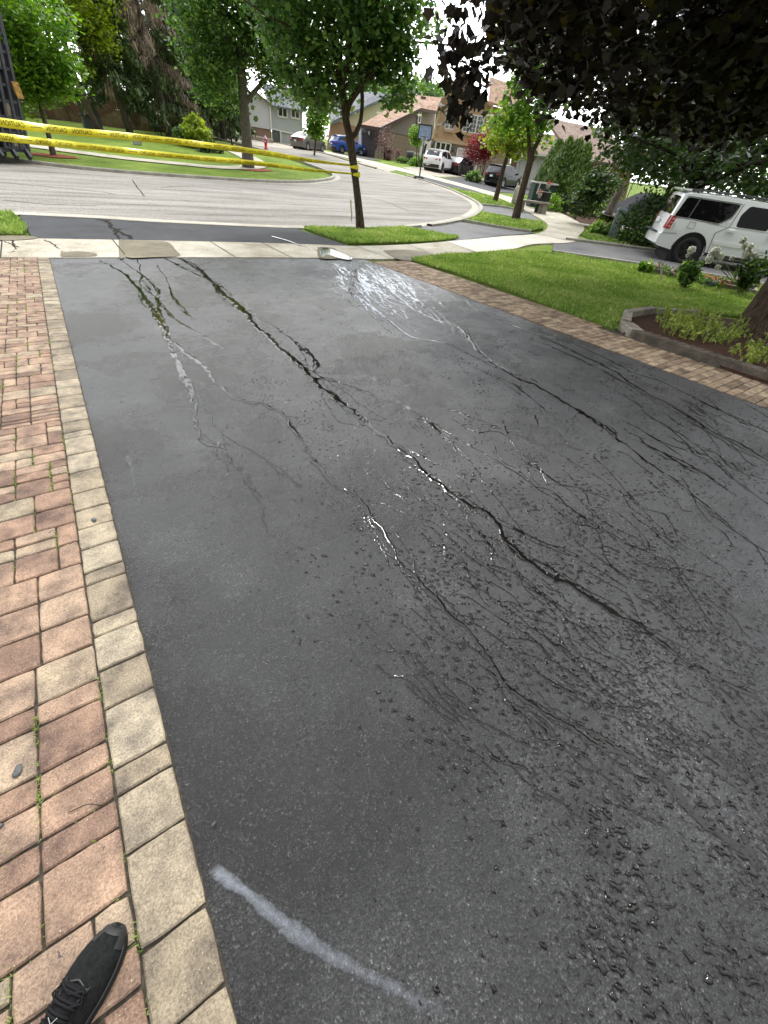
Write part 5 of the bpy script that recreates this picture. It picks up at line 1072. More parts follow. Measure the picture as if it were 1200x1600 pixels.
h.window(PS, [(654.5, 173), (658, 173), (656, 192.5), (652.3, 191.5)], cols=1, off=.15, fr=.14)
A = PF.at(563.5, 194.5, .5); B_ = PS.at(593.5, 199.5, .45); C_ = PS.at(657, 169, .45); D_ = PS.at(681.5, 173.5, .4)
R1 = U(651, 148.5, 79); R2 = U(690, 152.5, 80); RL = U(632, 156, 77); RL2 = U(596, 176, 72)
h.poly([A, B_, C_, R1, RL, RL2], 'roof_brown'); h.poly([C_, D_, R2, R1], 'roof_brown')
mb = MB(); 
for a, b_ in ((A, B_), (B_, C_), (C_, D_)): mb.bar(a-h.o-Vector((0, 0, .12)), b_-h.o-Vector((0, 0, .12)), .16, .30)
mb.build('fascia', MATS['brown_trim'], h.root)
h.trim(PS, [(680, 174), (675, 235)], .16, 'white_trim', 'corner_board', off=.25)
mb = MB(); mb.tube([U(658.5, 153, 76)-h.o, U(660, 138, 76)-h.o], .12, 8); mb.build('vent_pipe', MATS['white_trim'], h.root); mb = MB(); mb.box(U(661.5, 153, 75)-h.o, (.5, .5, .25)); mb.build('roof_vent', MATS['brown_trim'], h.root)
mb = MB()
q = PF.at(577, 208, .3)-h.o; mb.lathe([(0, -.22), (.12, -.15), (.14, .1), (.02, .22)], q, 8); mb.build('wall_lantern', MATS['white_trim'], h.root)
# porch with white railing between the two houses
PP = Plane(U(655, 262, 62), 122)
h.window(PP, [(661, 222), (669, 223.5), (664, 243), (656.5, 241)], 'door', cols=1, m='glass_dark', fr=.18, off=0); 
h.trim(PP, [(672.5, 219), (668, 247)], .2, 'white_trim', 'porch_post', off=.3); h.trim(PP, [(663, 222), (657, 252)], .16, 'white_trim', 'porch_post', off=.6)
mb = MB()
for i in range(9): x = 646+i*2.1; mb.bar(PP.at(x+1.2, 239+i*.35, 1.2)-h.o, PP.at(x, 249+i*.35, 1.2)-h.o, .05)
mb.bar(PP.at(647, 239, 1.2)-h.o, PP.at(666, 242, 1.2)-h.o, .09); mb.bar(PP.at(645.5, 249, 1.2)-h.o, PP.at(664, 252.3, 1.2)-h.o, .09); mb.build('railing', MATS['white_trim'], h.root)
# ---- cream house with dark roof
p0 = U(560, 238, 82); PC = Plane(p0, 80); h = House('cream_house', (p0.x, p0.y, 0), 'cream board and batten house with a dark slate coloured roof and red brick lower wall')
h.wall(PC, [(512, 240), (519, 188), (537, 192), (566, 200), (562, 246)], 'brick_red', thick=.4)
h.wall(PC, [(519, 189), (560, 170), (604, 152), (606, 210), (560, 200)], 'board_cream', off=-.1, thick=.4)
A, B_ = PC.at(516, 191, .5), PC.at(606, 150, .5); up = PC.back(7)
h.poly([A, B_, B_+PC.back(2)+Vector((0, 0, .4)), U(585, 142, 92), U(548, 148, 92), U(519, 160, 92), U(512, 172, 90)], 'roof_dark')
mb = MB(); mb.bar(A-h.o-Vector((0, 0, .12)), B_-h.o-Vector((0, 0, .12)), .16, .32); mb.build('fascia', MATS['roof_dark'], h.root)
PC2 = Plane(U(526, 170, 90), 100); h.wall(PC2, [(512, 176), (520, 148), (534, 150), (533, 178)], 'cream', thick=1.5); h.window(PC2, [(524, 152), (532, 153.5), (531, 163), (523, 161.5)], cols=1, fr=.1)
mb = MB(); mb.box(U(584, 152, 88)-h.o, (.8, .8, .35)); mb.build('roof_vent', MATS['white_trim'], h.root)
# ---- white sided house
p0 = U(430, 224, 78); PW = Plane(p0, 105); PW2 = Plane(U(430, 224, 80), 105); h = House('white_sided_house', (p0.x, p0.y, 0), 'white sided house with brown brick base, pale recessed wing and grey garage door')
h.wall(PW, [(384, 196), (386, 150), (397, 143), (421, 162), (423.5, 202.5)], 'siding_white', thick=6)
h.wall(PW, [(383, 214), (384, 196), (423.5, 202.5), (425, 221)], 'brick_brown', off=-.1, thick=5.5)
h.wall(PW2, [(421.5, 163), (473, 173), (473, 213), (425, 201.5)], 'siding_pale', off=0, thick=4)
h.wall(PW2, [(425, 201), (438, 204), (438.5, 224), (426, 221)], 'roof_dark', 'recess_wall', off=.05, thick=.3)
h.wall(PW2, [(438, 204), (473, 213), (473, 233), (439, 226)], 'garage_panel', 'garage_door', off=.02, thick=.2)
h.trim(PW2, [(438.2, 204), (439, 226)], .2, off=.1); h.trim(PW2, [(425, 201), (473, 212.5)], .16, off=.1, name='band'); h.trim(PW, [(421.5, 163), (424, 203)], .16, off=.05, name='corner_board'); h.trim(PW2, [(471, 172), (473, 213)], .14, off=.08, name='downpipe')
h.window(PW2, [(434.5, 166.5), (448.5, 169.5), (448.7, 184), (434.5, 181.5)], cols=2, fr=.16, bar=.12); h.window(PW2, [(454.5, 168.5), (467.5, 171), (468, 186), (455, 183.5)], cols=2, fr=.16, bar=.12)
A, B_ = PW2.at(419, 163, .6), PW2.at(478, 173, .6); h.poly([A, B_, B_+PW2.back(5)+Vector((0, 0, 2.2)), A+PW2.back(5)+Vector((0, 0, 2.2))], 'roof_dark')
A, B_, C_ = PW.at(380, 154, .4), PW.at(397, 140, .4), PW.at(424, 162.5, .4); bk = PW.back(8); h.poly([A, B_, B_+bk, A+bk], 'roof_brown2'); h.poly([B_, C_, C_+bk, B_+bk], 'roof_brown2')
# terrace walls and steps in front
PWt = Plane(U(405, 218, 70), 105); rw = empty('retaining_wall', (0, 0, 0), 0, 'low pale retaining wall in front of the white sided house', 'wall'); 
for nm, pts in (('coping', [(386, 209), (427, 217.5), (427, 219.5), (386, 211)]), ('wall_face', [(386, 211), (427, 219.5), (427, 224), (386, 217)])):
    P = [PWt.at(x, y) for x, y in pts]; mb = MB(); mb.prism(P, PWt.back(.6 if nm == 'coping' else .4)); mb.build(nm, MATS['oldconc' if nm == 'wall_face' else 'newconc'], rw)
# ---- right: house with white garage doors, low roof behind arborvitae
p0 = U(812, 290, 62); PG = Plane(p0, 140); h = House('white_garage_house', (p0.x, p0.y, 0), 'house with tall white garage doors and brown roof half hidden behind the arborvitae')
h.wall(PG, [(792, 296), (800, 238), (812, 240), (801, 300)], 'brick_brown', thick=4)
h.wall(PG, [(800, 300), (812, 240), (875, 245), (860, 305)], 'white_trim', off=-.06, thick=4)
h.wall(PG, [(804, 300), (814, 247), (834, 250), (824, 302)], 'garage_white', 'garage_door', off=.02, thick=.1); h.wall(PG, [(832, 303), (842, 249), (870, 251), (856, 305)], 'garage_white', 'garage_door', off=.02, thick=.1)
A, B_ = PG.at(796, 238, .5), PG.at(905, 247, .5); up = Vector((0, 0, 1.9)); h.poly([A, B_, B_+PG.back(5)+up, A+PG.back(5)+up], 'roof_brown2')
mb = MB(); mb.bar(A-h.o, B_-h.o, .2, .22); q0, q1 = PG.at(862, 234, .6)-h.o, PG.at(895, 219, .6)-h.o; mb.bar(q0, q1, .14, .2); mb.build('fascia', MATS['white_trim'], h.root)
h.trim(PG, [(800, 300), (812, 241)], .16, off=.05, name='corner_board')
# ---- brick house with downpipe
p0 = U(900, 297, 44); PB = Plane(p0, 112); PB2 = Plane(p0, 20); h = House('brick_house', (p0.x, p0.y, 0), 'red brick house corner with a white downpipe right of the arborvitae')
h.wall(PB, [(897, 305), (911, 246), (955, 254), (940, 312)], 'brick_red', thick=5)
h.wall(PB, [(955, 254), (990, 262), (975, 318), (940, 312)], 'brick_red', thick=5)
h.trim(PB, [(909.5, 247), (913.5, 254), (899.5, 297)], .11, name='downpipe', off=.12); h.trim(PB, [(900, 243.5), (925, 248)], .22, name='gutter', off=.4)
A, B_ = PB.at(895, 244, .5), PB.at(1000, 263, .5); up = Vector((0, 0, 2.2)); h.poly([A, B_, B_+PB.back(6)+up, A+PB.back(6)+up], 'roof_brown2')
h.trim(PB, [(893, 283), (925, 290)], .07, name='rail', off=1.0)
# ================================================================ fence, left
fr_ = empty('board_fence', (0, 56, 0.2), 0, 'tall brown vertical board fence behind the spruces', 'fence'); mb = MB()
P = [(-30, 66), (-6, 60), (.65, 57.5), (4.3, 59), (8.6, 56.5), (13.2, 57.5), (15.5, 60)]
mat('fence_wood', (.085, .045, .025), .85, c2=(.14, .08, .045), ns=2.5, bump=.3)
for (x0, y0), (x1, y1) in zip(P[:-1], P[1:]):
    L = math.hypot(x1-x0, y1-y0); n = int(L/.145)
    for i in range(n):
        t_ = (i+.5)/n; x, y = x0+(x1-x0)*t_, y0+(y1-y0)*t_; z = float(H(x, y)); hh = 2.05+random.uniform(-.02, .02); mb.box((x, y-56+random.uniform(-.006, .006), z-.2+hh/2), (.132, .022, hh), math.atan2(y1-y0, x1-x0))
mb.build('boards', MATS['fence_wood'], fr_)
for (x0, y0), (x1, y1) in zip(P[:-1], P[1:]):
    L = math.hypot(x1-x0, y1-y0); n = max(1, int(L/2.4))
    for i in range(n):
        t_ = i/n; x, y = x0+(x1-x0)*t_, y0+(y1-y0)*t_; mb = MB(); mb.box((0, 0, 1.05), (.1, .1, 2.2)); o = mb.build('post', MATS['fence_wood'], fr_); o.location = (x, y-56-.07, float(H(x, y))-.2)
# ================================================================ cars
mat('tyre', (.018, .018, .019), .8, bump=.2, bs=60); mat('rim_silver', (.45, .46, .48), .28, metal=.9); mat('rim_dark', (.03, .03, .032), .3, metal=.6); mat('black_plastic', (.02, .02, .021), .55); mat('car_glass', (.012, .014, .016), .08, spec=.35); mat('tail_red', (.38, .012, .014), .12, coat=.6); mat('chrome', (.7, .7, .72), .12, metal=1); mat('lamp_clear', (.6, .6, .6), .1, coat=.5); mat('plate', (.7, .72, .74), .4)
def paint(name, c, rough=.25, metal=0): return mat(name, c, rough, metal=metal, coat=.35 if name == 'paint_black' else 1, spec=.3 if name == 'paint_black' else .5)
paint('paint_white', (.80, .81, .82)); paint('paint_black', (.008, .008, .010)); paint('paint_blue', (.008, .075, .36)); paint('paint_grey', (.12, .115, .115), metal=.3)
def wheel(root, x, y, r, w, rimm, spokes=5, name='wheel'):
    s = 1 if y > 0 else -1; Mx = Matrix.Rotation(math.pi/2, 4, 'X'); mb = MB()
    prof = [(r*.62, -w/2), (r*.92, -w/2), (r, -w*.36), (r, w*.36), (r*.92, w/2), (r*.62, w/2), (r*.60, w*.3)]
    mb.lathe(prof, (0, 0, 0), 28, Mx); wo_ = mb.build(name, MATS['tyre'], root); wo_.location = (x, y, r)
    mb = MB(); mb.lathe([(r*.64, -.5*w*s), (r*.60, -.46*w*s), (r*.58, -.1*w*s), (r*.2, -.1*w*s), (0.001, -.1*w*s)], (0, 0, 0), 28, Mx); mb.lathe([(.001, -.40*w*s), (r*.14, -.38*w*s), (r*.16, -.2*w*s)], (0, 0, 0), 12, Mx)
    for k in range(spokes):
        a = 2*math.pi*k/spokes+.3
        for da in (-.10, .10):
            c, q = math.cos(a), math.sin(a); c2, q2 = math.cos(a+da*1.6), math.sin(a+da*1.6); mb.bar((r*.12*c, .36*w*s, r*.12*q), (r*.61*c2, .40*w*s, r*.61*q2), r*.055, .05)
    mb.build('rim', MATS[rimm], wo_, fix=True); return wo_
def arch(cx, r, z0, n=9, a0=8):
    """wheel arch points left to right over the wheel (x grows)"""
    return [(cx-r*math.cos(R(a)), z0+r*math.sin(R(a))) for a in np.linspace(a0, 180-a0, n)]
class Car:
    """x forward, origin at ground centre"""
    def __init__(s, name, loc, heading, L, Wd, label, cat='car', group=None):
        s.root = empty(name, loc, R(90-heading), label, cat, group); s.L = L; s.w = Wd/2
    def setup(s, belt, top, tumble, ex=.10, nose=.5):
        s.belt, s.top, s.tum, s.ex = belt, top, tumble, ex
    def mp(s, x, t, z, off=0):
        """t in -1..1 across; returns mapped point"""
        e = abs(t)**2.6; k = 1-s.tum*max(0, z-s.belt)/(s.top-s.belt)-.035*max(0, (s.belt*.55-z))/s.belt; e2 = (abs(x)/(s.L/2))**8
        xx = x*(1-s.ex*e*e2*1.0); y = t*s.w*k*(1-.05*e2*(1 if abs(t) > .5 else .6)); zz = z-.035*abs(t)**3*(1 if z > s.belt else .3)
        return (xx, y+(off if t > 0 else -off)*(1 if abs(t) > .01 else 0), zz)
    def body(s, outline, m, name='body', bevel=.035):
        bm = bmesh.new(); ts = [-1, -.93, -.75, -.4, 0, .4, .75, .93, 1]; rings = []
        for t in ts: rings.append([bm.verts.new((x, t, z)) for x, z in outline])
        n = len(outline)
        for a, b_ in zip(rings[:-1], rings[1:]):
            for i in range(n): bm.faces.new((a[i], a[(i+1) % n], b_[(i+1) % n], b_[i]))
        bm.faces.new(rings[0][::-1]); bm.faces.new(rings[-1]); bm.normal_update()
        bmesh.ops.triangulate(bm, faces=[f for f in bm.faces if len(f.verts) > 4])
        for z in (s.belt*.55, s.belt, (s.belt+s.top)/2): bmesh.ops.bisect_plane(bm, geom=bm.verts[:]+bm.edges[:]+bm.faces[:], plane_co=(0, 0, z), plane_no=(0, 0, 1))
        for v in bm.verts: v.co = Vector(s.mp(*v.co))
        bmesh.ops.recalc_face_normals(bm, faces=bm.faces)
        es = [e for e in bm.edges if len(e.link_faces) == 2 and e.calc_face_angle(0) > 1.0]
        bmesh.ops.bevel(bm, geom=es, offset=bevel, segments=3, affect='EDGES', clamp_overlap=True)
        me = bpy.data.meshes.new(name); bm.to_mesh(me); bm.free(); me.polygons.foreach_set('use_smooth', [True]*len(me.polygons)); me.set_sharp_from_angle(angle=R(38))
        s.bo = link(name, me, MATS[m], s.root); return s.bo
    def side(s, poly, m, name, off=.008, parent=None, sides=(1, -1), th=.012):
        for sd_ in sides:
            mb = MB(); a = [Vector(s.mp(x, sd_, z, off)) for x, z in poly]; b_ = [Vector(s.mp(x, sd_, z, off-th*2)) for x, z in poly]; n = len(poly)
            mb.add(a+b_, [tuple(range(n)), tuple(range(n, 2*n))[::-1]]+[(i, (i+1) % n, n+(i+1) % n, n+i) for i in range(n)]); o = mb.build(name, MATS[m], parent or s.root)
        return o
    def end(s, p0, p1, poly, m, name, off=.01, parent=None, nrm=None):
        """patch on the end surface: p0,p1 (x,z) line; poly in (t, s01)"""
        mb = MB(); d = Vector((p1[0]-p0[0], 0, p1[1]-p0[1])); nv = Vector((-d.z, 0, d.x)).normalized() if nrm is None else Vector(nrm)
        if nv.x*p0[0] < 0: nv = -nv
        # refine along t so that the patch follows the curved end
        top = []; P = []
        for t, u in poly: P.append(Vector(s.mp(p0[0]+(p1[0]-p0[0])*u, t, p0[1]+(p1[1]-p0[1])*u))+nv*off)
        Q = [p_-nv*.04 for p_ in P]; n = len(P); mb.add(P+Q, [tuple(range(n)), tuple(range(n, 2*n))[::-1]]+[(i, (i+1) % n, n+(i+1) % n, n+i) for i in range(n)])
        return mb.build(name, MATS[m], parent or s.root)
def rect(t0, t1, u0, u1, n=6): return [(t0+(t1-t0)*i/n, u0) for i in range(n+1)]+[(t1+(t0-t1)*i/n, u1) for i in range(n+1)]
def seam(car, pts, w=.006):
    for sd_ in (1, -1):
        mb = MB(); P = [Vector(car.mp(x, sd_, z, .004)) for x, z in pts]
        for a, b_ in zip(P[:-1], P[1:]): mb.bar(a, b_, w)
        mb.build('door_seam', MATS['black_plastic'], car.root)
def simple_car(name, loc, heading, spec, label, pm, rimm='rim_silver', group=None, cat='car'):
    k = spec; L, Wd, Ht, wb, r = k['L'], k['W'], k['H'], k['wb'], k['r']; c = Car(name, loc, heading, L, Wd, label, cat, group); c.setup(k['belt'], Ht, .22)
    xr, xf = -wb/2+k.get('sh', 0), wb/2+k.get('sh', 0); gb = k.get('gb', .2); hL = L/2
    A = k['arch']; low = [(-hL+.12, gb+.03)]+arch(xr, r*1.16, r*.9)+arch(xf, r*1.16, r*.9)+[(hL-.12, gb+.03)]
    low = [(-hL+.10, gb+.05), (xr-r*1.16, gb)]+arch(xr, r*1.16, r)[1:-1]+[(xr+r*1.16, gb), (xf-r*1.16, gb)]+arch(xf, r*1.16, r)[1:-1]+[(xf+r*1.16, gb), (hL-.12, gb+.05)]
    c.body(low+k['prof'][::-1] if k['prof'][0][0] < 0 else low+k['prof'], pm)
    # wheel wells, lower cladding
    mb = MB()
    for x in (xr, xf): mb.box((x, 0, r*1.05), (r*2.28, Wd*.90, r*1.9))
    mb.box((0, 0, gb+.06), (L*.9, Wd*.86, .14)); mb.build('underbody', MATS['black_plastic'], c.root)
    for x in (xr, xf):
        for y in (1, -1): wheel(c.root, x, y*(Wd/2-.12), r, .23, rimm)
    for w_ in k['win']: c.side(w_, 'car_glass', 'window')
    (a, b_) = k['rear']; c.end(a, b_, rect(-.78, .78, .10, .92), 'car_glass', 'rear_window', .012)
    (a, b_) = k['front']; c.end(a, b_, rect(-.84, .84, .06, .95), 'car_glass', 'windscreen', .012)
    (a, b_) = k['tail']; 
    for sg in (1, -1): c.end(a, b_, [(sg*t, u) for t, u in k['tl']], 'tail_red', 'tail_light', .02)
    if 'tlbar' in k: c.end(a, b_, rect(-.9, .9, *k['tlbar']), 'tail_red', 'light_bar', .016)
    c.end(*k['plate'], rect(-.17, .17, 0, 1, 1), 'plate', 'licence_plate', .03)
    if 'bump' in k: c.end(*k['bump'], rect(-.93, .93, 0, 1), 'black_plastic', 'bumper_trim', .02)
    if k.get('clad'): 
        c.side([(xr+r*1.2, gb), (xf-r*1.2, gb), (xf-r*1.2, gb+.16), (xr+r*1.2, gb+.16)], 'black_plastic', 'sill_trim')
    for sd_ in (1, -1):
        mb = MB(); x = k['mir']; mb.box((x, sd_*(Wd/2+.07), k['belt']+.08), (.14, .2, .13)); mb.build('mirror', MATS[pm], c.root, bevel=.03)
        for hx in k['hand']: mb = MB(); p_ = c.mp(hx, sd_, k['belt']-.12, .02); mb.box(p_, (.2, .04, .035)); mb.build('door_handle', MATS['chrome'] if k.get('chrome') else MATS[pm], c.root, bevel=.01)
        c.side([(hL-.45, .62), (hL-.12, .60), (hL-.14, .72), (hL-.5, .78)], 'lamp_clear', 'headlight', .012, sides=(sd_,))
    for sm in k['seams']: seam(c, sm)
    return c
SUVS = dict(L=4.75, W=1.90, H=1.68, wb=2.8, r=.37, belt=1.02, arch=1, gb=.22, clad=1,
  prof=[(-2.33, .55), (-2.37, .80), (-2.30, 1.05), (-2.22, 1.14), (-1.85, 1.52), (-1.92, 1.60), (-1.4, 1.66), (-.4, 1.68), (.2, 1.63), (1.0, 1.16), (1.15, 1.10), (1.9, 1.0), (2.22, .88), (2.34, .65)],
  win=[[(-1.62, 1.50), (-1.95, 1.18), (-1.5, 1.12), (-.42, 1.06), (-.42, 1.56), (-1.0, 1.58)], [(-.34, 1.06), (.86, 1.06), (.2, 1.54), (-.34, 1.57)]],
  rear=((-2.22, 1.14), (-1.85, 1.52)), front=((1.0, 1.16), (.2, 1.63)), tail=((-2.37, .78), (-2.28, 1.08)), tl=[(.42, .25), (.97, .2), (.97, .85), (.55, .6)], plate=((-2.37, .72), (-2.34, .86)), bump=((-2.30, .30), (-2.36, .55)),
  mir=.75, hand=(-.25, .75-.55-.9, ), seams=[[(-.38, .35), (-.38, 1.6)], [(.72, .35), (.80, 1.1)], [(-1.25, 1.1), (-1.2, .75)]])
def at_ground(px, py, D=None):
    if D is None: return G(px, py)
    c = U(px, py, D); return (c.x, c.y, float(H(c.x, c.y)))
def place_rear(px, py, heading, L, D=None, side=0, W=1.9):
    """centre of a car whose rear-right tyre contact is at the pixel"""
    g = at_ground(px, py, D); a = R(heading); f = Vector((math.sin(a), math.cos(a), 0)); r_ = Vector((math.cos(a), -math.sin(a), 0)); c = Vector(g)+f*(L*.30)-r_*(W*.42); return (c.x, c.y, float(H(c.x, c.y))+.012)
lex = simple_car('parked_car', place_rear(688, 270.5, 62, 4.75), 62, SUVS, 'white crossover SUV parked left of the black sedan on the stucco house drive', 'paint_white', 'rim_dark', 'cars parked on the far drives')
s2_ = dict(SUVS); s2_['tl'] = [(.5, .35), (.98, .2), (.98, .75), (.6, .7)]
cx = simple_car('parked_car', place_rear(783, 294, 78, 4.55), 78, dict(s2_, L=4.6), 'black crossover SUV parked behind the two leaning street trees', 'paint_black', 'rim_silver', 'cars parked on the far drives')
bl = simple_car('parked_car', place_rear(533.5, 242, 88, 4.6, 66), 88, dict(SUVS, L=4.66), 'bright blue crossover SUV parked before the dark garage door', 'paint_blue', 'rim_silver', 'cars parked on the far drives')
SED = dict(L=4.85, W=1.84, H=1.46, wb=2.78, r=.335, belt=.94, arch=1, gb=.19, chrome=1,
  prof=[(-2.36, .45), (-2.42, .70), (-2.36, .98), (-1.85, 1.07), (-1.05, 1.38), (-.7, 1.45), (.0, 1.46), (.5, 1.40), (1.15, .99), (1.35, .95), (2.1, .82), (2.36, .68), (2.40, .5)],
  win=[[(-1.45, 1.06), (-.40, 1.0), (-.40, 1.38), (-.85, 1.36)], [(-.32, 1.0), (.98, .98), (.42, 1.35), (-.32, 1.38)]],
  rear=((-1.80, 1.08), (-1.02, 1.39)), front=((1.15, .99), (.5, 1.40)), tail=((-2.42, .68), (-2.36, .96)), tl=[(.52, .35), (.96, .25), (.96, .95), (.56, .9)], plate=((-2.41, .62), (-2.40, .76)),
  mir=.85, hand=(-.2, -1.05), seams=[[(-.36, .32), (-.36, 1.0)], [(.80, .32), (.88, .98)], [(-1.15, 1.0), (-1.2, .7)]])
acc = simple_car('parked_car', place_rear(717, 275, 66, 4.85), 66, SED, 'black sedan with red tail lamps parked between the white SUV and the crimson japanese maple', 'paint_black', 'rim_dark', 'cars parked on the far drives')
gry = simple_car('parked_car', place_rear(481, 234.5, 58, 4.85, 58.5), 62, SED, 'dark grey sedan on the drive before the white sided house', 'paint_grey', 'rim_silver', 'cars parked on the far drives')
# ---------------- big white SUV
Yh = 142
yc = Car('white_suv', (0, 0, 0), Yh, 5.65, 2.01, 'large white SUV with tinted glass and black wheels on the neighbouring drive', 'car'); yc.setup(1.20, 1.93, .16, ex=.05)
r = .405; xr, xf = -1.62, 1.68; gb = .36; hL = 2.82
low = [(-hL+.12, .44), (xr-.52, gb+.02)]+arch(xr, .52, r)[1:-1]+[(xr+.52, gb), (xf-.52, gb)]+arch(xf, .52, r)[1:-1]+[(xf+.52, gb), (hL-.1, .42)]
prof = [(hL-.02, .75), (hL-.08, 1.05), (2.55, 1.14), (1.45, 1.22), (.75, 1.84), (.3, 1.90), (-1.2, 1.93), (-2.35, 1.90), (-2.52, 1.85), (-2.66, 1.28), (-2.70, .98), (-2.72, .80), (-2.82, .76), (-2.83, .50)]
yc.body(low+prof, 'paint_white', bevel=.04)
mb = MB()
for x in (xr, xf): mb.box((x, 0, .50), (1.03, 1.84, .88))
mb.box((0, 0, .42), (5.0, 1.80, .16)); mb.build('underbody', MATS['black_plastic'], yc.root)
for x in (xr, xf):
    for y in (1, -1): wheel(yc.root, x, y*.86, r, .28, 'rim_dark', 6)
mat('privacy_glass', (.006, .006, .007), .03, spec=.35)
def rr_(pts, n=3, q=.07):
    """round polygon corners"""
    out = []; K = len(pts)
    for i in range(K):
        p = np.array(pts[i]); a = np.array(pts[i-1])-p; b_ = np.array(pts[(i+1) % K])-p; la, lb = np.linalg.norm(a), np.linalg.norm(b_); d = min(q, la*.4, lb*.4); A_ = p+a/la*d; B2 = p+b_/lb*d
        for j in range(n+1): t = j/n; out.append(tuple((1-t)**2*A_+2*t*(1-t)*p+t*t*B2))
    return out
yc.side(rr_([(-2.56, 1.30), (-1.12, 1.27), (-.86, 1.45), (-.76, 1.79), (-2.38, 1.80)]), 'privacy_glass', 'rear_side_window', .010)
yc.side(rr_([(-.60, 1.25), (.32, 1.25), (.32, 1.78), (-.48, 1.79), (-.62, 1.55)]), 'privacy_glass', 'door_window', .010)
yc.side(rr_([(.42, 1.25), (1.36, 1.25), (.86, 1.70), (.78, 1.76), (.42, 1.78)]), 'privacy_glass', 'door_window', .010)
for q in ([(-2.08, 1.30), (-1.98, 1.80)],):
    for sd_ in (1, -1):
        mb = MB(); mb.bar(yc.mp(q[0][0], sd_, q[0][1], .02), yc.mp(q[1][0], sd_, q[1][1], .02), .04, .02); mb.build('window_divider', MATS['black_plastic'], yc.root)
yc.end((-2.66, 1.28), (-2.52, 1.85), rect(-.86, .86, .05, .86), 'privacy_glass', 'rear_window', .014)
for sg in (1, -1):
    yc.side([(-2.70, .92), (-2.52, .92), (-2.46, 1.30), (-2.62, 1.30)], 'tail_red', 'tail_light', .016, sides=(sg,), th=.03)
    yc.end((-2.70, .92), (-2.66, 1.30), [(sg*.86, 0), (sg*1.0, 0), (sg*1.0, 1), (sg*.90, 1)], 'tail_red', 'tail_light', .02)
for sd_ in (1, -1):
    for zz in (.99, 1.09, 1.19):
        mb = MB(); mb.ell(yc.mp(-2.58+(zz-.99)*.2, sd_, zz, .024), (.045, .008, .028), 10, 6); mb.build('lamp_reflector', mat('lamp_pink', (.75, .16, .16), .2, coat=1), yc.root)
seam(yc, [(-1.08, 1.0), (-.78, 1.22), (-.68, 1.82)], .012); seam(yc, [(-1.08, 1.0), (-1.0, .45)], .012); seam(yc, [(.37, .45), (.37, 1.80)], .012); seam(yc, [(-2.44, 1.32), (-2.40, 1.0), (-2.44, .92)], .007); seam(yc, [(1.28, .45), (1.4, 1.22)], .012)
seam(yc, [(-2.70, .80), (-2.2, .84)], .008)
yc.side(rr_([(-.98, .70), (.33, .70), (.33, .79), (-1.0, .79)], q=.02), 'paint_white', 'side_moulding', .022); yc.side(rr_([(.41, .70), (1.22, .70), (1.22, .79), (.41, .79)], q=.02), 'paint_white', 'side_moulding', .022)
for sd_ in (1, -1):
    for hx in (-.66, .58): mb = MB(); mb.box(yc.mp(hx-.02, sd_, 1.10, .035), (.26, .04, .05)); mb.ell(yc.mp(hx, sd_, 1.10, .008), (.10, .014, .055), 12, 6); mb.build('door_handle', MATS['paint_white'], yc.root)
    mb = MB(); a = [yc.mp(x, sd_*.86, z) for x, z in ((-2.25, 1.925), (-2.1, 1.98), (-.8, 2.0), (.5, 1.97), (.62, 1.91))]; mb.tube(a, .022, 8)
    for i in (1, 2, 3): mb.bar(a[i], (a[i][0], a[i][1], a[i][2]-.08), .05)
    mb.build('roof_rail', MATS['black_plastic'], yc.root)
    # arch lip + flare
    mb = MB(); 
    for x in (xr, xf): mb.tube([yc.mp(px_, sd_, pz_, -.012) for px_, pz_ in arch(x, .525, r, 14, 4)], .022, 6)
    mb.build('arch_lip', MATS['black_plastic'], yc.root)
    mb = MB(); mb.tube([(xr+.7, sd_*1.0, .34), (xf-.7, sd_*1.0, .34)], .045, 8); mb.build('side_step', MATS['black_plastic'], yc.root)
    mb = MB(); mb.box((1.30, sd_*1.17, 1.30), (.16, .28, .24)); mb.build('mirror', MATS['paint_white'], yc.root, bevel=.05)
    mb = MB(); mb.bar(yc.mp(-1.07, sd_, .41, .0), yc.mp(1.12, sd_, .41, .0), .03, .09); mb.build('rocker_trim', MATS['black_plastic'], yc.root)
    mb = MB(); mb.tube([yc.mp(x, sd_, z, .013) for x, z in ((-2.56, 1.28), (-1.12, 1.25), (-.84, 1.44), (-.74, 1.81), (-2.38, 1.825))]+[yc.mp(-2.56, sd_, 1.28, .013)], .008, 5); mb.build('window_seal', MATS['black_plastic'], yc.root)
seam(yc, [(-1.98, 1.02), (-1.78, 1.02), (-1.78, 1.18), (-1.98, 1.18), (-1.98, 1.02)], .006)
seam(yc, [(-2.55, 1.25), (-1.0, 1.215), (1.4, 1.215)], .005)
mb = MB(); mb.box((-2.80, 0, .79), (.16, 1.5, .03)); mb.build('bumper_pad', MATS['black_plastic'], yc.root, bevel=.01)
mb = MB(); mb.box((-2.42, 0, 1.94), (.28, 1.5, .05)); mb.build('spoiler', MATS['paint_white'], yc.root, bevel=.02)
mb = MB(); mb.tube([yc.mp(-2.64, -.2, 1.30), yc.mp(-2.70, .15, 1.32)], .012, 6); mb.build('rear_wiper', MATS['black_plastic'], yc.root)
mb = MB(); mb.box((-2.725, 0, 1.08), (.02, .52, .13)); mb.build('licence_plate', MATS['plate'], yc.root)
def text_mesh(s, size, name, m, parent=None, ext=.002, align='CENTER'):
    cu = bpy.data.curves.new(name, 'FONT'); cu.body = s; cu.size = size; cu.extrude = ext; cu.align_x = align; cu.align_y = 'CENTER'; to = bpy.data.objects.new(name, cu); COL.objects.link(to)
    bpy.context.view_layer.update(); me = bpy.data.meshes.new_from_object(to.evaluated_get(bpy.context.evaluated_depsgraph_get())); bpy.data.objects.remove(to); bpy.data.curves.remove(cu)
    me.materials.clear(); return link(name, me, m, parent)
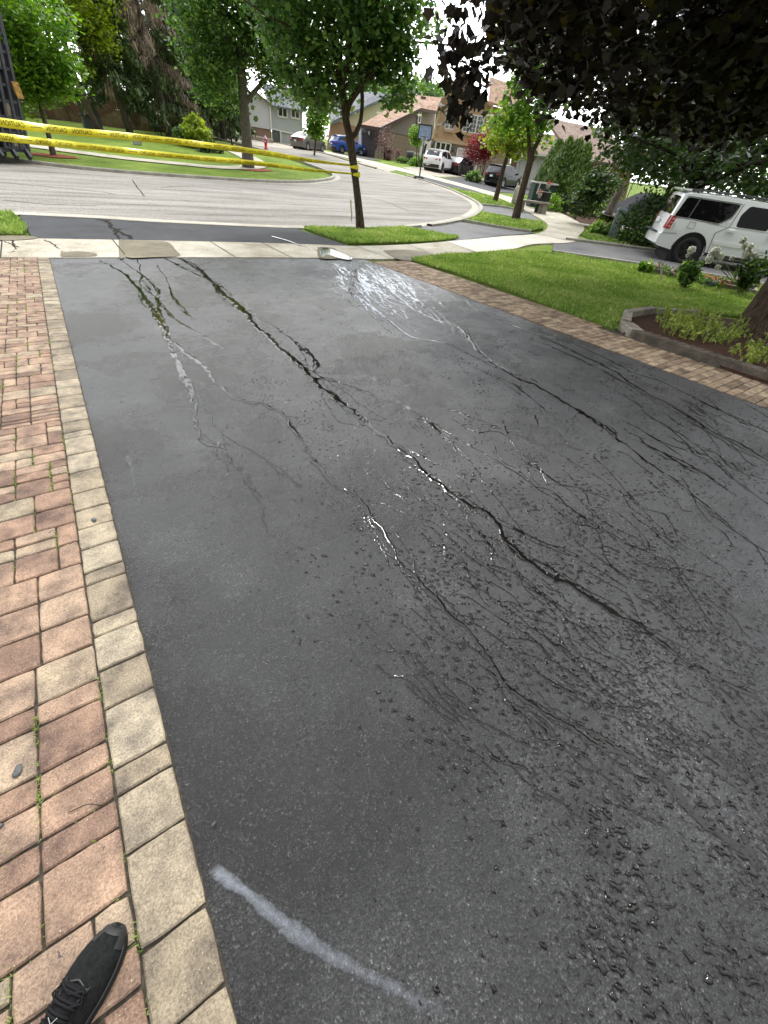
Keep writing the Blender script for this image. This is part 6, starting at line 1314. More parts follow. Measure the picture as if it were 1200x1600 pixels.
for sd_ in (-1,):
    t_ = text_mesh('SLT', .075, 'badge', MATS['chrome'], yc.root, .004); p_ = yc.mp(-.88, sd_, 1.30, .012); t_.location = p_; t_.rotation_euler = (math.pi/2-.12, 0, 0)
# put it on the drive: the rear near-side wheel stands at the traced spot
g = Vector((17.72, 7.18, 0)); a = R(Yh); f = Vector((math.sin(a), math.cos(a), 0)); rt_ = Vector((math.cos(a), -math.sin(a), 0)); c = g-f*xr-rt_*.97
yc.root.location = (c.x, c.y, -.42)
# ---------------- car under a grey cover
cc = Vector(U(1010, 330, 33)); z = float(H(cc.x, cc.y)); root = empty('covered_car', (cc.x, cc.y, z), R(-25), 'car under a dark grey fabric cover behind the white SUV', 'car')
mb = MB(); mb.smooth = True; nx_, ny_ = 26, 14; rs = np.random.default_rng(5)
for i in range(nx_+1):
    for j in range(ny_+1):
        u, v_ = i/nx_*2-1, j/ny_*2-1; x = u*2.35; top_ = .95+.55*math.exp(-((u+.05)/.5)**4); edge = max(abs(u)**6, abs(v_)**5); zz = top_*(1-edge)+.30*edge+.03*math.sin(9*u+5*v_)*edge+.02*math.sin(22*u)*edge; y = v_*.95*(1+.05*math.sin(7*u))
        mb.v.append((x, y, zz))
for i in range(nx_):
    for j in range(ny_): mb.face((i*(ny_+1)+j, (i+1)*(ny_+1)+j, (i+1)*(ny_+1)+j+1, i*(ny_+1)+j+1))
mb.build('cover', mat('cover_cloth', (.030, .032, .037), .85, c2=(.02, .022, .025), spec=.15, ns=3, bump=.4, bs=8), root)
mb = MB()
for x in (-2.3, 2.3): mb.box((x, 0, .38), (.16, 1.5, .16))
mb.build('bumper', MATS['paint_white'], root, bevel=.04)
for x in (-1.4, 1.4):
    for y in (1, -1): wheel(root, x, y*.8, .33, .22, 'rim_silver')
# ================================================================ caution tape
mat('tape_yellow', (.92, .80, .03), .35, spec=.5); mat('tape_ink', (.10, .08, .02), .5)
tree_xy = np.array(b0[:2]); Dt = math.hypot(*tree_xy)
def tape(label, pts, width, pattern_flip, loops):
    """pts: list of (px,py,D) for the band centre line"""
    C_ = catmull([tuple(U(x, y, d)) for x, y, d in pts], 14); P = [Vector(p) for p in C_]; root = empty('caution_tape', tuple(P[-1]), 0, label, 'tape', 'yellow caution tapes across the drive'); o = P[-1].copy()
    mb = MB(); n = len(P); up = []
    for i, p in enumerate(P):
        t_ = (P[min(i+1, n-1)]-P[max(i-1, 0)]).normalized(); side = Vector((-t_.y, t_.x, 0)).normalized(); tw = .25*math.sin(i*.35)+.1*math.sin(i*.9); u = (Vector((0, 0, 1))*math.cos(tw)+side*math.sin(tw)); u = (u-t_*u.dot(t_)).normalized(); w = width*(1-.55*ss(.75, 1.0, i/(n-1))); up.append((p, t_, u, w))
        mb.v += [tuple(p+u*w/2-o), tuple(p-u*w/2-o)]
    mb.smooth = True
    for i in range(n-1): mb.face((2*i, 2*i+1, 2*i+3, 2*i+2))
    band_ = mb.build('band', MATS['tape_yellow'], root, fix=False); band_.modifiers.new('s', 'SOLIDIFY').thickness = .0015
    # printing: flat letters bent along the band, mirrored/turned because we see its back
    word = text_mesh('CAUTION', 1.0, 'w', MATS['tape_ink'], None, 0); me = word.data; wv = np.array([v.co[:] for v in me.vertices]); wf = [tuple(q.vertices) for q in me.polygons]; bpy.data.objects.remove(word)
    ww = wv[:, 0].max()-wv[:, 0].min(); hh = wv[:, 1].max()-wv[:, 1].min(); wv = wv/hh
    acc = [0]; 
    for a, b_ in zip(P[:-1], P[1:]): acc.append(acc[-1]+(b_-a).length)
    L = acc[-1]; mb = MB()
    # side that faces the camera
    def onband(s_, v_):
        s_ = min(max(s_, 0), L-1e-4); i = int(np.searchsorted(acc, s_))-1; i = max(0, min(i, n-2)); k = (s_-acc[i])/(acc[i+1]-acc[i]); p = P[i].lerp(P[i+1], k); t_ = up[i][1]; u = up[i][2].lerp(up[i+1][2], k); w = up[i][3]*(1-k)+up[i+1][3]*k; nn = t_.cross(u); cv = Vector((0, 0, CAMH))-p
        if nn.dot(cv) < 0: nn = -nn
        return p+u*w*v_+nn*.003-o
    s_ = .05; c_ = 0; hgt = .55; step = width*hgt*wv[:, 0].ptp()
    fx, fy = pattern_flip
    while s_ < L-.3:
        if c_ % 3 < 2:
            mid = s_+step/2; vs = [onband(mid+fx*v[0]*width*hgt, fy*v[1]*hgt) for v in wv]; mb.add(vs, wf); s_ += step*1.28
        else:
            vs = [onband(s_+q, v_) for q, v_ in ((0, -.09), (.10, -.04), (.20, -.06), (.20, .03), (.10, .05), (0, .0))]; mb.add(vs, [(0, 1, 4, 5), (1, 2, 3, 4)]); s_ += .27
        c_ += 1
    mb.build('lettering', MATS['tape_ink'], root, fix=False)
    # wraps round the trunk
    cen = Vector(U(loops[0], loops[1], Dt)); mb = MB(); mb.smooth = True; k = 28
    for j, dz in enumerate((0, .012, -.016)):
        base = len(mb.v); rr = .118+.003*j
        for i in range(k+1):
            a = 2*math.pi*i/k; w = .026+.006*math.sin(3*a+j); z = dz+.014*math.sin(a+j*2); mb.v += [tuple(cen+Vector((rr*math.cos(a), rr*math.sin(a), z+w))-o), tuple(cen+Vector((rr*math.cos(a), rr*math.sin(a), z-w))-o)]
        for i in range(k): mb.face((base+2*i, base+2*i+1, base+2*i+3, base+2*i+2))
    mb.build('trunk_wrap', MATS['tape_yellow'], root, fix=False); return root
tape('upper yellow caution tape seen from the back, running from the tree to the left edge', [(-60, 182, 9.5), (0, 191, 9.8), (100, 204, 10.5), (200, 213, 11.3), (300, 224, 12.2), (400, 237, 13.2), (480, 250, 14.0), (552, 259, Dt)], .105, (-1, 1), (553.5, 261))
tape('lower yellow caution tape printed upside down, running from the tree to the left edge', [(-60, 208, 9.2), (0, 214, 9.6), (60, 221, 10.0), (100, 225, 10.4), (200, 236, 11.3), (300, 246, 12.2), (400, 255, 13.2), (480, 265, 14.0), (556, 272, Dt)], .092, (1, -1), (556.5, 272.5))
mb = MB(); mb.smooth = True; e0 = [U(548, 312, Dt-.12), U(548.5, 325, Dt-.13), U(550, 336, Dt-.12), U(549, 346, Dt-.11)]; o_ = e0[0]
for i, p_ in enumerate(e0): mb.v += [tuple(p_-o_+Vector((-.02, 0, 0))), tuple(p_-o_+Vector((.02, .01*i, 0)))]
for i in range(3): mb.face((2*i, 2*i+1, 2*i+3, 2*i+2))
o = mb.build('tape_end', mat('tape_dull', (.42, .38, .14), .5), None, fix=False); o.location = o_; o.modifiers.new('s', 'SOLIDIFY').thickness = .002; tag(o, 'short dull yellow loose tape end hanging beside the tape wrapped trunk', 'tape')
# ================================================================ trailer ramp, far left
mat('ramp_black', (.022, .024, .028), .5, c2=(.05, .05, .055), ns=3, lo=.5, hi=.75); mat('ramp_wood', (.30, .23, .15), .8, c2=(.2, .15, .1), ns=4); mat('rust_yellow', (.45, .26, .04), .7, c2=(.15, .08, .03), ns=8)
gx = U(-8, 255, 26); zR = float(H(gx.x, gx.y)); rp = empty('trailer', (gx.x, gx.y, zR), R(-62), 'black steel equipment trailer with its loading ramps folded upright at the left edge', 'trailer')
def ramp_part(y0, nm='ramp'):
    mb = MB()
    for yy in (0, .28, .56, .84): mb.bar((.72, y0+yy, .45), (.50, y0+yy*.8+1.1, 4.1), .07, .10)
    for k in range(9): t_ = k/8; x = .72-.22*t_; z = .5+3.5*t_; mb.bar((x-.02, y0-.02+1.1*t_, z), (x-.02, y0+.86*(1-.2*t_)+1.1*t_, z), .06, .08)
    o = mb.build(nm, MATS['ramp_black'], rp); mb = MB()
    for k in (0, 2, 5, 7): t_ = (k+.5)/8; x = .70-.22*t_; mb.box((x-.03, y0+.42+1.0*t_, .5+3.5*t_), (.03, .22, .36))
    mb.build('ramp_board', MATS['ramp_wood'], o); return o
ramp_part(-1.1); ramp_part(.25)
mb = MB(); mb.box((.42, .55, 2.1), (.12, 2.0, 3.1), M=Matrix.Rotation(-math.radians(17), 4, 'X')); mb.build('tail_panel', mat('panel_black', (.012, .013, .016), .7, c2=(.03, .03, .035), ns=4), rp, bevel=.01)
mb = MB(); mb.box((-3.2, 0, .72), (7.6, 2.4, .16)); mb.box((-3.2, 1.15, .60), (7.6, .1, .3)); mb.box((-3.2, -1.15, .60), (7.6, .1, .3)); mb.build('deck', MATS['ramp_black'], rp); mb = MB(); mb.box((-3.6, .25, 1.9), (7.0, 2.3, 2.2)); mb.box((-3.6, .25, 3.05), (7.1, 2.4, .1)); mb.build('cargo_box', MATS['ramp_black'], rp, bevel=.02)
mb = MB()
for y in (-1.0, -.5, 0, .5, 1.0): mb.bar((.55, y, .55), (.80, y, .20), .10, .22)
mb.box((.62, 0, .42), (.14, 2.3, .12)); mb.build('beavertail_foot', MATS['ramp_black'], rp)
mb = MB(); mb.box((.66, 1.55, 2.15), (.10, .22, .45)); mb.build('ramp_latch', MATS['rust_yellow'], rp)
for x in (-1.4, -2.5):
    for y in (-1.02, 1.02):
        w_ = wheel(rp, x, y, .38, .24, 'rim_dark'); 
mb = MB()
for k in range(9): a = k*.8; mb.tube([(.74+.02*math.cos(a), -.55, 1.45-k*.09), (.74+.02*math.sin(a), -.52, 1.40-k*.09), (.74, -.55, 1.36-k*.09)], .014, 5)
mb.build('chain', MATS['chrome'], rp)
mb = MB(); mb.box((.60, -1.0, .95), (.06, .34, .2)); mb.build('tail_lamp_box', MATS['plate'], rp)
# ================================================================ street things
hx = G(416, 233.5); hy = empty('fire_hydrant', hx, 0, 'red fire hydrant with pale cap on the far grass corner', 'hydrant'); mat('hydrant_red', (.50, .035, .03), .45); mat('hydrant_cap', (.55, .35, .42), .5)
mb = MB(); mb.lathe([(.19, 0), (.19, .05), (.13, .06), (.13, .62), (.16, .64), (.16, .69), (.001, .69)], n=16); mb.build('barrel', MATS['hydrant_red'], hy)
mb = MB(); mb.lathe([(.15, .69), (.14, .76), (.08, .85), (.03, .88), (.03, .95), (.001, .95)], n=16); mb.build('bonnet', MATS['hydrant_cap'], hy)
for a in (0, math.pi, -math.pi/2-.6):
    mb = MB(); mb.lathe([(.06, .08), (.06, .2), (.075, .2), (.075, .26), (.001, .26)], (0, 0, .52), 10, Matrix.Rotation(a, 4, 'Z') @ Matrix.Rotation(math.pi/2, 4, 'Y')); mb.build('outlet', MATS['hydrant_cap'], hy)
mat('cone_orange', (.70, .09, .03), .5)
def cone(px, py, D, lab):
    c = U(px, py, D); r_ = empty('traffic_cone', (c.x, c.y, float(H(c.x, c.y))), .3, lab, 'cone'); mb = MB(); mb.lathe([(.19, .03), (.17, .10), (.03, .92), (.001, .93)], n=16); mb.build('cone_body', MATS['cone_orange'], r_); mb = MB(); mb.box((0, 0, .02), (.44, .44, .04)); mb.build('base', MATS['cone_orange'], r_)
cone(523.5, 236, 70, 'tall orange traffic cone left of the blue SUV')
# basketball hoop
hg = G(655, 280); hp = empty('basketball_hoop', hg, R(-38), 'portable basketball hoop with a black pole and blue tinted backboard by the kerb', 'basketball hoop')
mat('hoop_black', (.015, .015, .018), .4); mat('board_blue', (.28, .36, .55), .2, spec=.8); mat('board_line', (.75, .78, .85), .4); mat('net_white', (.6, .6, .6), .7)
kh = math.hypot(hg[0], hg[1]); topz = U(668, 196, kh).z-hg[2]; sc_ = topz/3.96
mb = MB(); mb.tube([(0, 0, .1), (0, 0, 3.45*sc_)], .055, 10); mb.build('pole', MATS['hoop_black'], hp)
mb = MB(); mb.bar((0, 0, 3.4*sc_), (.0, -.45, 3.55*sc_), .06); mb.bar((0, 0, 2.9*sc_), (0, -.42, 3.1*sc_), .05); mb.build('board_arm', MATS['hoop_black'], hp)
mb = MB(); mb.box((-.05, .35, .1), (.85, 1.25, .17), taper=.85); mb.build('base', MATS['hoop_black'], hp, bevel=.03); mb = MB(); mb.tube([(0, .8, .2), (0, 0, .95)], .025, 6); mb.build('brace', MATS['hoop_black'], hp)
bw, bz0, bz1 = .62*sc_*1.0, 2.95*sc_, 3.95*sc_; mb = MB(); mb.box((0, -.5, (bz0+bz1)/2), (bw*2, .03, bz1-bz0)); bd = mb.build('backboard', MATS['board_blue'], hp)
mb = MB(); 
for a, b_ in (((-bw, bz0), (bw, bz0)), ((-bw, bz1), (bw, bz1)), ((-bw, bz0), (-bw, bz1)), ((bw, bz0), (bw, bz1))): mb.bar((a[0], -.5, a[1]), (b_[0], -.5, b_[1]), .07)
mb.build('frame', MATS['hoop_black'], bd)
mb = MB(); s = (bz1-bz0)
for a, b_ in (((-.25, .25), (.25, .25)), ((-.25, .70), (.25, .70)), ((-.25, .25), (-.25, .70)), ((.25, .25), (.25, .70)), ((-.5, .9), (-.18, .9)), ((.18, .9), (.5, .9)), ((-.46, .55), (-.46, .9)), ((.46, .55), (.46, .9))): mb.bar((a[0]*bw*1.6, -.522, bz0+a[1]*s), (b_[0]*bw*1.6, -.522, bz0+b_[1]*s), .05, .01)
mb.build('target_lines', MATS['board_line'], bd)
mb = MB(); mb.tube([(.23*math.cos(a), -.78+.23*math.sin(a), bz0+.13) for a in np.linspace(0, 2*math.pi, 20)], .013, 6, cap=False); mb.bar((0, -.5, bz0+.13), (0, -.56, bz0+.13), .1, .05); mb.build('rim', MATS['hoop_black'], hp)
mb = MB()
for k in range(10):
    a = 2*math.pi*k/10; mb.tube([(.23*math.cos(a), -.78+.23*math.sin(a), bz0+.12), (.16*math.cos(a+.3), -.78+.16*math.sin(a+.3), bz0-.1), (.12*math.cos(a), -.78+.12*math.sin(a), bz0-.3)], .012, 4); mb.tube([(.23*math.cos(a), -.78+.23*math.sin(a), bz0+.12), (.16*math.cos(a-.3), -.78+.16*math.sin(a-.3), bz0-.1), (.12*math.cos(a), -.78+.12*math.sin(a), bz0-.3)], .012, 4)
mb.build('net', MATS['net_white'], hp)
# planters along the brick wall, AC unit
mat('pot_plum', (.10, .04, .05), .5); mat('ac_grey', (.07, .07, .08), .6)
def vase(px, py, D, lab, mt='leaf_purple', h=.6):
    c = U(px, py, D); z = float(H(c.x, c.y)); r_ = empty('potted_plant', (c.x, c.y, z), 0, lab, 'plant', 'pots along the brick side wall'); mb = MB(); mb.lathe([(.001, 0), (.20, 0), (.26, .3*h), (.34, h), (.30, h), (.001, h*.9)], n=16); mb.build('pot', MATS['pot_plum'], r_)
    rs = np.random.default_rng(int(px)); A = rs.normal(size=(160, 3))*np.array([.17, .17, .16])+np.array([0, 0, h+.22]); np_mesh('foliage', leaves(A, .16, OVAL, -.5, rs=rs, flat=1), 6, MATS[mt], r_, var=rs.random(160))
vase(607, 250, 63.5, 'plum coloured pot nearest the dark garage door'); vase(621, 252, 62.5, 'plum coloured pot in the middle of the brick side wall')
c = U(641, 254, 62); ac = empty('air_conditioner', (c.x, c.y, float(H(c.x, c.y))), .4, 'dark grey air conditioner unit against the tan brick wall', 'air conditioner'); mb = MB(); mb.lathe([(.001, 0), (.55, 0), (.56, 1.0), (.50, 1.08), (.001, 1.10)], n=20); mb.build('casing', MATS['ac_grey'], ac); mb = MB()
for k in range(8): mb.tube([(.57*math.cos(a), .57*math.sin(a), .12+k*.11) for a in np.linspace(0, 2*math.pi, 21)], .012, 4, cap=False)
mb.build('louvres', MATS['hoop_black'], ac)
# grey garden storage by the fence, pale stone stub
c = U(146, 200, 50); gb_ = empty('storage_box', (c.x, c.y, float(H(c.x, c.y))), .15, 'dark grey garden storage box and pedestal under the spruces', 'storage box'); mat('box_grey', (.075, .08, .08), .7)
mb = MB(); mb.box((0, 0, .35), (1.3, .7, .7), taper=.95); mb.build('chest', MATS['box_grey'], gb_, bevel=.04); mb = MB(); mb.box((0, 0, .78), (1.4, .78, .12)); mb.build('lid', MATS['box_grey'], gb_, bevel=.03); mb = MB(); mb.box((.45, .0, 1.05), (.35, .3, .55)); mb.box((.45, 0, 1.36), (.5, .4, .08)); mb.build('pedestal', MATS['box_grey'], gb_, bevel=.02)
c = G(215, 226); mb = MB(); mb.box((0, 0, .22), (.55, .3, .5), taper=.9); o = mb.build('stone_marker', mat('pale_stone', (.42, .42, .38), .9, c2=(.3, .3, .28), ns=8, bump=.5), None, bevel=.03); o.location = c; tag(o, 'pale stone block on the lawn just below the upper tape', 'stone')
# ================================================================ utility box
c = G(955, 372); ub = empty('utility_box', c, R(35), 'grey green utility pedestal box by the dark shrub', 'utility box'); mat('util_green', (.20, .25, .24), .6, c2=(.26, .31, .30), ns=3)
mb = MB(); mb.box((0, 0, .48), (.42, .38, .96), taper=.96); mb.build('cabinet', MATS['util_green'], ub, bevel=.02); mb = MB(); mb.box((0, 0, 1.0), (.48, .44, .10), taper=.85); mb.build('lid', MATS['util_green'], ub, bevel=.02)
# ================================================================ bench, bins, iron fence at the right walk
mat('bin_green', (.03, .055, .05), .5); mat('iron_black', (.012, .012, .014), .4); mat('stone_bench', (.34, .30, .25), .9, c2=(.24, .21, .18), ns=5, bump=.4); mat('white_stone', (.55, .52, .46), .9, c2=(.4, .37, .3), ns=6, bump=.6)
c = U(836, 305, 29.5); c = (c.x, c.y, float(H(c.x, c.y))); bn = empty('garden_bench', c, R(-20), 'low stone garden bench behind the leaning street tree', 'bench')
mb = MB(); mb.box((0, 0, .50), (2.1, .5, .10)); mb.build('seat', MATS['stone_bench'], bn, bevel=.02)
for x in (-.75, .75): mb = MB(); mb.box((x, 0, .22), (.35, .42, .46)); mb.build('leg', MATS['stone_bench'], bn, bevel=.03)
c = U(803, 322, 33); o_z = float(H(c.x, c.y)); mb = MB(); mb.ell((0, 0, .45), (.28, .24, .55), 12, 9, .12); o = mb.build('garden_rock', MATS['white_stone']); o.location = (c.x, c.y, o_z); tag(o, 'upright pale rock at the left end of the stone bench', 'rock')
c = U(848, 296, 34.5); bb = empty('storage_bin', (c.x, c.y, float(H(c.x, c.y))), R(-25), 'dark green bin with a white rimmed lid by the arborvitae', 'bin'); mb = MB(); mb.box((0, 0, .62), (1.5, .75, 1.2)); mb.build('bin_body', MATS['bin_green'], bb, bevel=.04)
mb = MB(); 
for a, b_ in (((-.78, -.4), (.78, -.4)), ((.78, -.4), (.78, .4)), ((.78, .4), (-.78, .4)), ((-.78, .4), (-.78, -.4))): mb.bar((a[0], a[1], 1.26), (b_[0], b_[1], 1.26), .07)
mb.bar((-.55, -.4, .7), (-.5, -.4, 1.22), .16, .04); mb.build('rim', MATS['white_trim'], bb)
c = U(852, 302, 30.2); bc = empty('waste_bin', (c.x, c.y, float(H(c.x, c.y))), .2, 'small black upright bin behind the iron fence end', 'bin'); mb = MB(); mb.box((0, 0, .45), (.5, .5, .9), taper=1.12); mb.build('bin_body', MATS['iron_black'], bc, bevel=.03); mb = MB(); mb.box((0, 0, .94), (.6, .6, .07)); mb.build('lid', MATS['iron_black'], bc, bevel=.02)
for (px, py, D, mt_, lab) in ((858, 286, 31, (.62, .10, .03), 'bright orange red flower clump on the bin'), (845, 300, 29.8, (.55, .22, .12), 'salmon flower clump by the black bin')):
    c = U(px, py, D); rs = np.random.default_rng(int(px)); m_ = mat('petal_'+str(int(px)), mt_, .5); nm = 'flower_pot'; r_ = empty(nm, tuple(c), 0, lab, 'flowers'); np_mesh('flowers', leaves(rs.normal(size=(60, 3))*.055, .07, OVAL, 0, rs=rs, flat=1), 6, m_, r_); mb = MB(); mb.lathe([(.001, -.28), (.09, -.28), (.13, -.06), (.001, -.06)], n=10); mb.build('pot', MATS['stone_bench'], r_)
# iron fence: low rail fence along walk
fa, fb = G(864, 322), G(898, 344); ff = empty('iron_fence', fa, 0, 'low black iron fence along the curved sidewalk', 'fence'); d = Vector(fb)-Vector(fa); 
for z_ in (.12, .78): mb = MB(); mb.bar((0, 0, z_), d+Vector((0, 0, z_)), .035); mb.build('rail', MATS['iron_black'], ff)
n = 26; mb = MB()
for i in range(n+1): q = d*(i/n); mb.bar((q.x, q.y, .05), (q.x, q.y, .92), .018)
mb.build('pickets', MATS['iron_black'], ff)
for i in (0, 1): q = d*i; mb = MB(); mb.bar((q.x, q.y, 0), (q.x, q.y, 1.15), .06); mb.ell((q.x, q.y, 1.18), (.05, .05, .05), 8, 6); mb.build('post', MATS['iron_black'], ff)
pv = [G(*p_)[:2] for p_ in ((862, 324), (898, 347), (930, 352), (960, 352), (930, 335), (880, 315))]; decal('planting_bed', pv, MATS['soil'], .004)
# chain link gate + leaning tree trunk behind
cg = U(985, 330, 40); cl_ = empty('chain_link_gate', (cg.x, cg.y, float(H(cg.x, cg.y))), R(-28), 'grey chain link gate behind the covered car', 'gate'); mat('galv', (.42, .44, .43), .5, metal=.6)
mb = MB()
for x in (-2.2, -.7, .8, 2.3): mb.tube([(x, 0, 0), (x, 0, 1.9)], .035, 6)
mb.tube([(-2.2, 0, 1.8), (2.3, 0, 1.8)], .025, 6); mb.tube([(-2.2, 0, .15), (2.3, 0, .15)], .02, 6); mb.build('frame', MATS['galv'], cl_)
mb = MB()
for i in range(44): x = -2.2+i*.145-1.7; mb.bar((max(x, -2.2), 0, .15+max(0, -2.2-x)), (min(x+1.65, 2.3), 0, .15+min(1.65, 2.3-x)), .008) if x < 2.2 and x+1.6 > -2.2 else None
for i in range(44): x = 2.3-i*.145+1.7; mb.bar((min(x, 2.3), 0, .15+max(0, x-2.3)), (max(x-1.65, -2.2), 0, .15+min(1.65, x+2.2)), .008) if x > -2.1 and x-1.6 < 2.3 else None
mb.build('mesh', MATS['galv'], cl_)
T = Tr('tree_stem', tuple(Vector((*U(950, 330, 31).to_2d(), -.4))), 'grey brown leaning bare tree stem left of the covered car', seed=77, bk='bark_grey'); q = lambda x, y: U(x, y, 31)
T.trunk([q(950, 335), q(958, 318), q(966, 302), q(975, 285)], [.26, .2, .2, .16], 10); T.done()
# ================================================================ bed with scalloped edging (right)
mat('edging', (.065, .053, .04), .9, c2=(.13, .11, .085), ns=6, bump=.8, bs=50); mat('old_stone', (.15, .13, .10), .9, c2=(.34, .31, .25), ns=7, bump=.8, bs=45)
bed = [(6.42, 2.85), (6.38, 1.2), (6.45, -1.2), (9.5, -1.2), (10.6, 1.0), (10.4, 2.7), (9.4, 3.2), (8.4, 3.45), (7.5, 3.35)]
sheet('mulch_bed', bed, MATS['soil'], .03, 1.0, thick=.05)
def stoneblk(pts, nm, lab, w, h, m, scal=False, grp=None):
    a, b_ = Vector((*pts[0], float(H(*pts[0])))), Vector((*pts[1], float(H(*pts[1])))); r_ = empty(nm, tuple(a), 0, lab, 'edging', grp); d = b_-a; mb = MB(); L = d.length; t_ = d.normalized(); nn = Vector((-t_.y, t_.x, 0))
    k = max(2, int(L/.05)); rws = []; prof = [(0, -.03), (0, h*.5), (0, h*.90), (w*.05, h), (w*.5, h*1.01), (w*.95, h), (w, h*.92), (w, -.03)]
    for i in range(k+1):
        jj = 1+.012*math.sin(i*1.7)+random.uniform(-.006, .006); base = a+d*(i/k); e_ = min(i, k-i)*L/k; kk = 1; mb.v += [tuple(base-a+nn*x*jj*kk+Vector((0, 0, z*(1+.02*math.sin(i*2.3+x*9)+random.uniform(-.012, .012))))) for x, z in prof]
    n_ = len(prof)
    for i in range(k):
        for j in range(n_-1): mb.face((i*n_+j, i*n_+j+1, (i+1)*n_+j+1, (i+1)*n_+j))
    mb.face(range(n_)); mb.face([k*n_+j for j in range(n_)][::-1]); mb.build('block', MATS[m], r_)
    if scal:
        mb = MB(); c_ = int(L/.11)
        for i in range(c_):
            p_ = d*((i+.5)/c_)+nn*w*.5+Vector((0, 0, h+.004)); 
            for rr in (.036, .018): mb.tube([tuple(p_+t_*rr*math.cos(q_)+nn*rr*math.sin(q_)) for q_ in np.linspace(0, 1.75*math.pi, 12)], .0085, 5)
        mb.build('scroll_relief', MATS[m], r_)
G_ = 'scroll patterned edging blocks beside the paver border'
stoneblk([(6.40, .98), (6.36, 2.66)], 'edging_block', 'long dark edging block with a row of scrolls, nearer the square corner stone', -.11, .115, 'edging', True, G_)
stoneblk([(6.47, -1.0), (6.40, .95)], 'edging_block', 'dark scroll edging block running out of frame at the right edge', -.11, .115, 'edging', True, G_)
G2 = 'weathered stones round the back of the maple bed'
stoneblk([(6.34, 2.72), (6.62, 3.06)], 'border_stone', 'pale squared corner stone at the front of the maple bed', -.19, .12, 'old_stone', grp=G2)
stoneblk([(6.62, 3.05), (7.35, 3.42)], 'border_stone', 'weathered border stone with a dark hole next to the corner stone', -.13, .15, 'old_stone', grp=G2)
stoneblk([(7.38, 3.43), (8.35, 3.48)], 'border_stone', 'middle weathered border stone along the lawn edge', -.12, .13, 'old_stone', grp=G2)
stoneblk([(8.38, 3.47), (9.5, 3.15)], 'border_stone', 'border stone that ends behind the leaning maple trunk', -.12, .12, 'old_stone', grp=G2)
# bed plants: pale stems with small leaves
def sprigs(name, lab, cx, cy, rx, ry, n, h, mt, seed, lean=.35):
    rs = np.random.default_rng(seed); z = float(H(cx, cy)); r_ = empty(name, (cx, cy, z), 0, lab, 'plants'); mb = MB(); A = []; va = []
    for i in range(n):
        x, y = rs.uniform(-rx, rx), rs.uniform(-ry, ry); 
        if (x/rx)**2+(y/ry)**2 > 1: continue
        hh = h*rs.uniform(.5, 1.15); dx, dy = rs.normal(0, lean, 2)*hh; P = [(x, y, .02), (x+dx*.4, y+dy*.4, hh*.55), (x+dx, y+dy, hh)]; mb.tube(P, [.004, .003, .002], 4, cap=False)
        for k in range(13): t_ = rs.uniform(.25, 1); A.append((x+dx*t_**1.3+rs.normal(0, .015), y+dy*t_**1.3+rs.normal(0, .015), hh*t_)); va.append(rs.random())
    st = mb.build('stems', mat('stem_green', (.20, .26, .07), .6), r_, fix=False); np_mesh('leaves', leaves(np.array(A), .055, OVAL*np.array([.7, 1]), -.6, rs=rs, flat=1.0), 6, MATS[mt], r_, var=np.array(va)); return r_
leaf_mat('leaf_lime', (.13, .20, .03), (.34, .42, .08), (.5, .5, .15), transl=.35)
sprigs('bed_plant', 'tall lime green leafy stems in the middle of the maple bed', 7.75, 2.35, .85, .48, 150, .30, 'leaf_lime', 201)
sprigs('bed_plant', 'spreading grassy green plants at the foot of the leaning maple trunk', 7.55, 1.35, .8, .35, 90, .24, 'leaf_lime', 202, .7)
sprigs('bed_plant', 'small sprigs at the far side of the maple bed before the border stones', 8.2, 3.0, .5, .2, 40, .22, 'leaf_lime', 203)
# ================================================================ flower boxes on the far side of the lawn
PA, PB_ = Vector(G(995, 424)), Vector(G(1176, 463)); fb_ = empty('planter_frame', tuple(PA), 0, 'long low weathered timber planter frame between the lawn and the neighbouring drive', 'planter'); d = PB_-PA; t_ = d.normalized(); nn = Vector((-t_.y, t_.x, 0)); nn = nn if nn.dot(PA) > 0 else -nn
mat('old_timber', (.24, .20, .15), .9, c2=(.36, .32, .26), ns=4, bump=.4)
for a, b_ in (((0, 0), (d.length, 0)), ((0, .75), (d.length, .75))): mb = MB(); mb.bar(t_*a[0]+nn*a[1]+Vector((0, 0, .06)), t_*b_[0]+nn*b_[1]+Vector((0, 0, .06)), .07, .17); mb.build('rail', MATS['old_timber'], fb_)
for s_ in (0, .28, .62, 1): mb = MB(); mb.bar(t_*d.length*s_+Vector((0, 0, .06)), t_*d.length*s_+nn*.75+Vector((0, 0, .06)), .05, .16); mb.build('crosspiece', MATS['old_timber'], fb_)
mb = MB(); mb.prism([t_*.05+nn*.03+Vector((0, 0, .02)), t_*(d.length-.05)+nn*.03+Vector((0, 0, .02)), t_*(d.length-.05)+nn*.72+Vector((0, 0, .02)), t_*.05+nn*.72+Vector((0, 0, .02))], (0, 0, .04)); mb.build('soil_fill', MATS['soil'], fb_)
mb = MB(); a = Vector(G(1032, 444)); mb.bar((0, 0, .02), (.12, .28, .42), .045, .02); o = mb.build('garden_stake', mat('stake_wood', (.42, .36, .26), .8)); o.location = tuple(a); tag(o, 'pale leaning wooden stake in front of the planter frame', 'stake')
leaf_mat('petal_white', (.55, .55, .46), (.80, .80, .72), None, transl=.3); leaf_mat('petal_pink', (.32, .17, .13), (.48, .30, .24), None, transl=.2); leaf_mat('petal_orange', (.55, .06, .02), (.62, .16, .06), None, transl=.2)
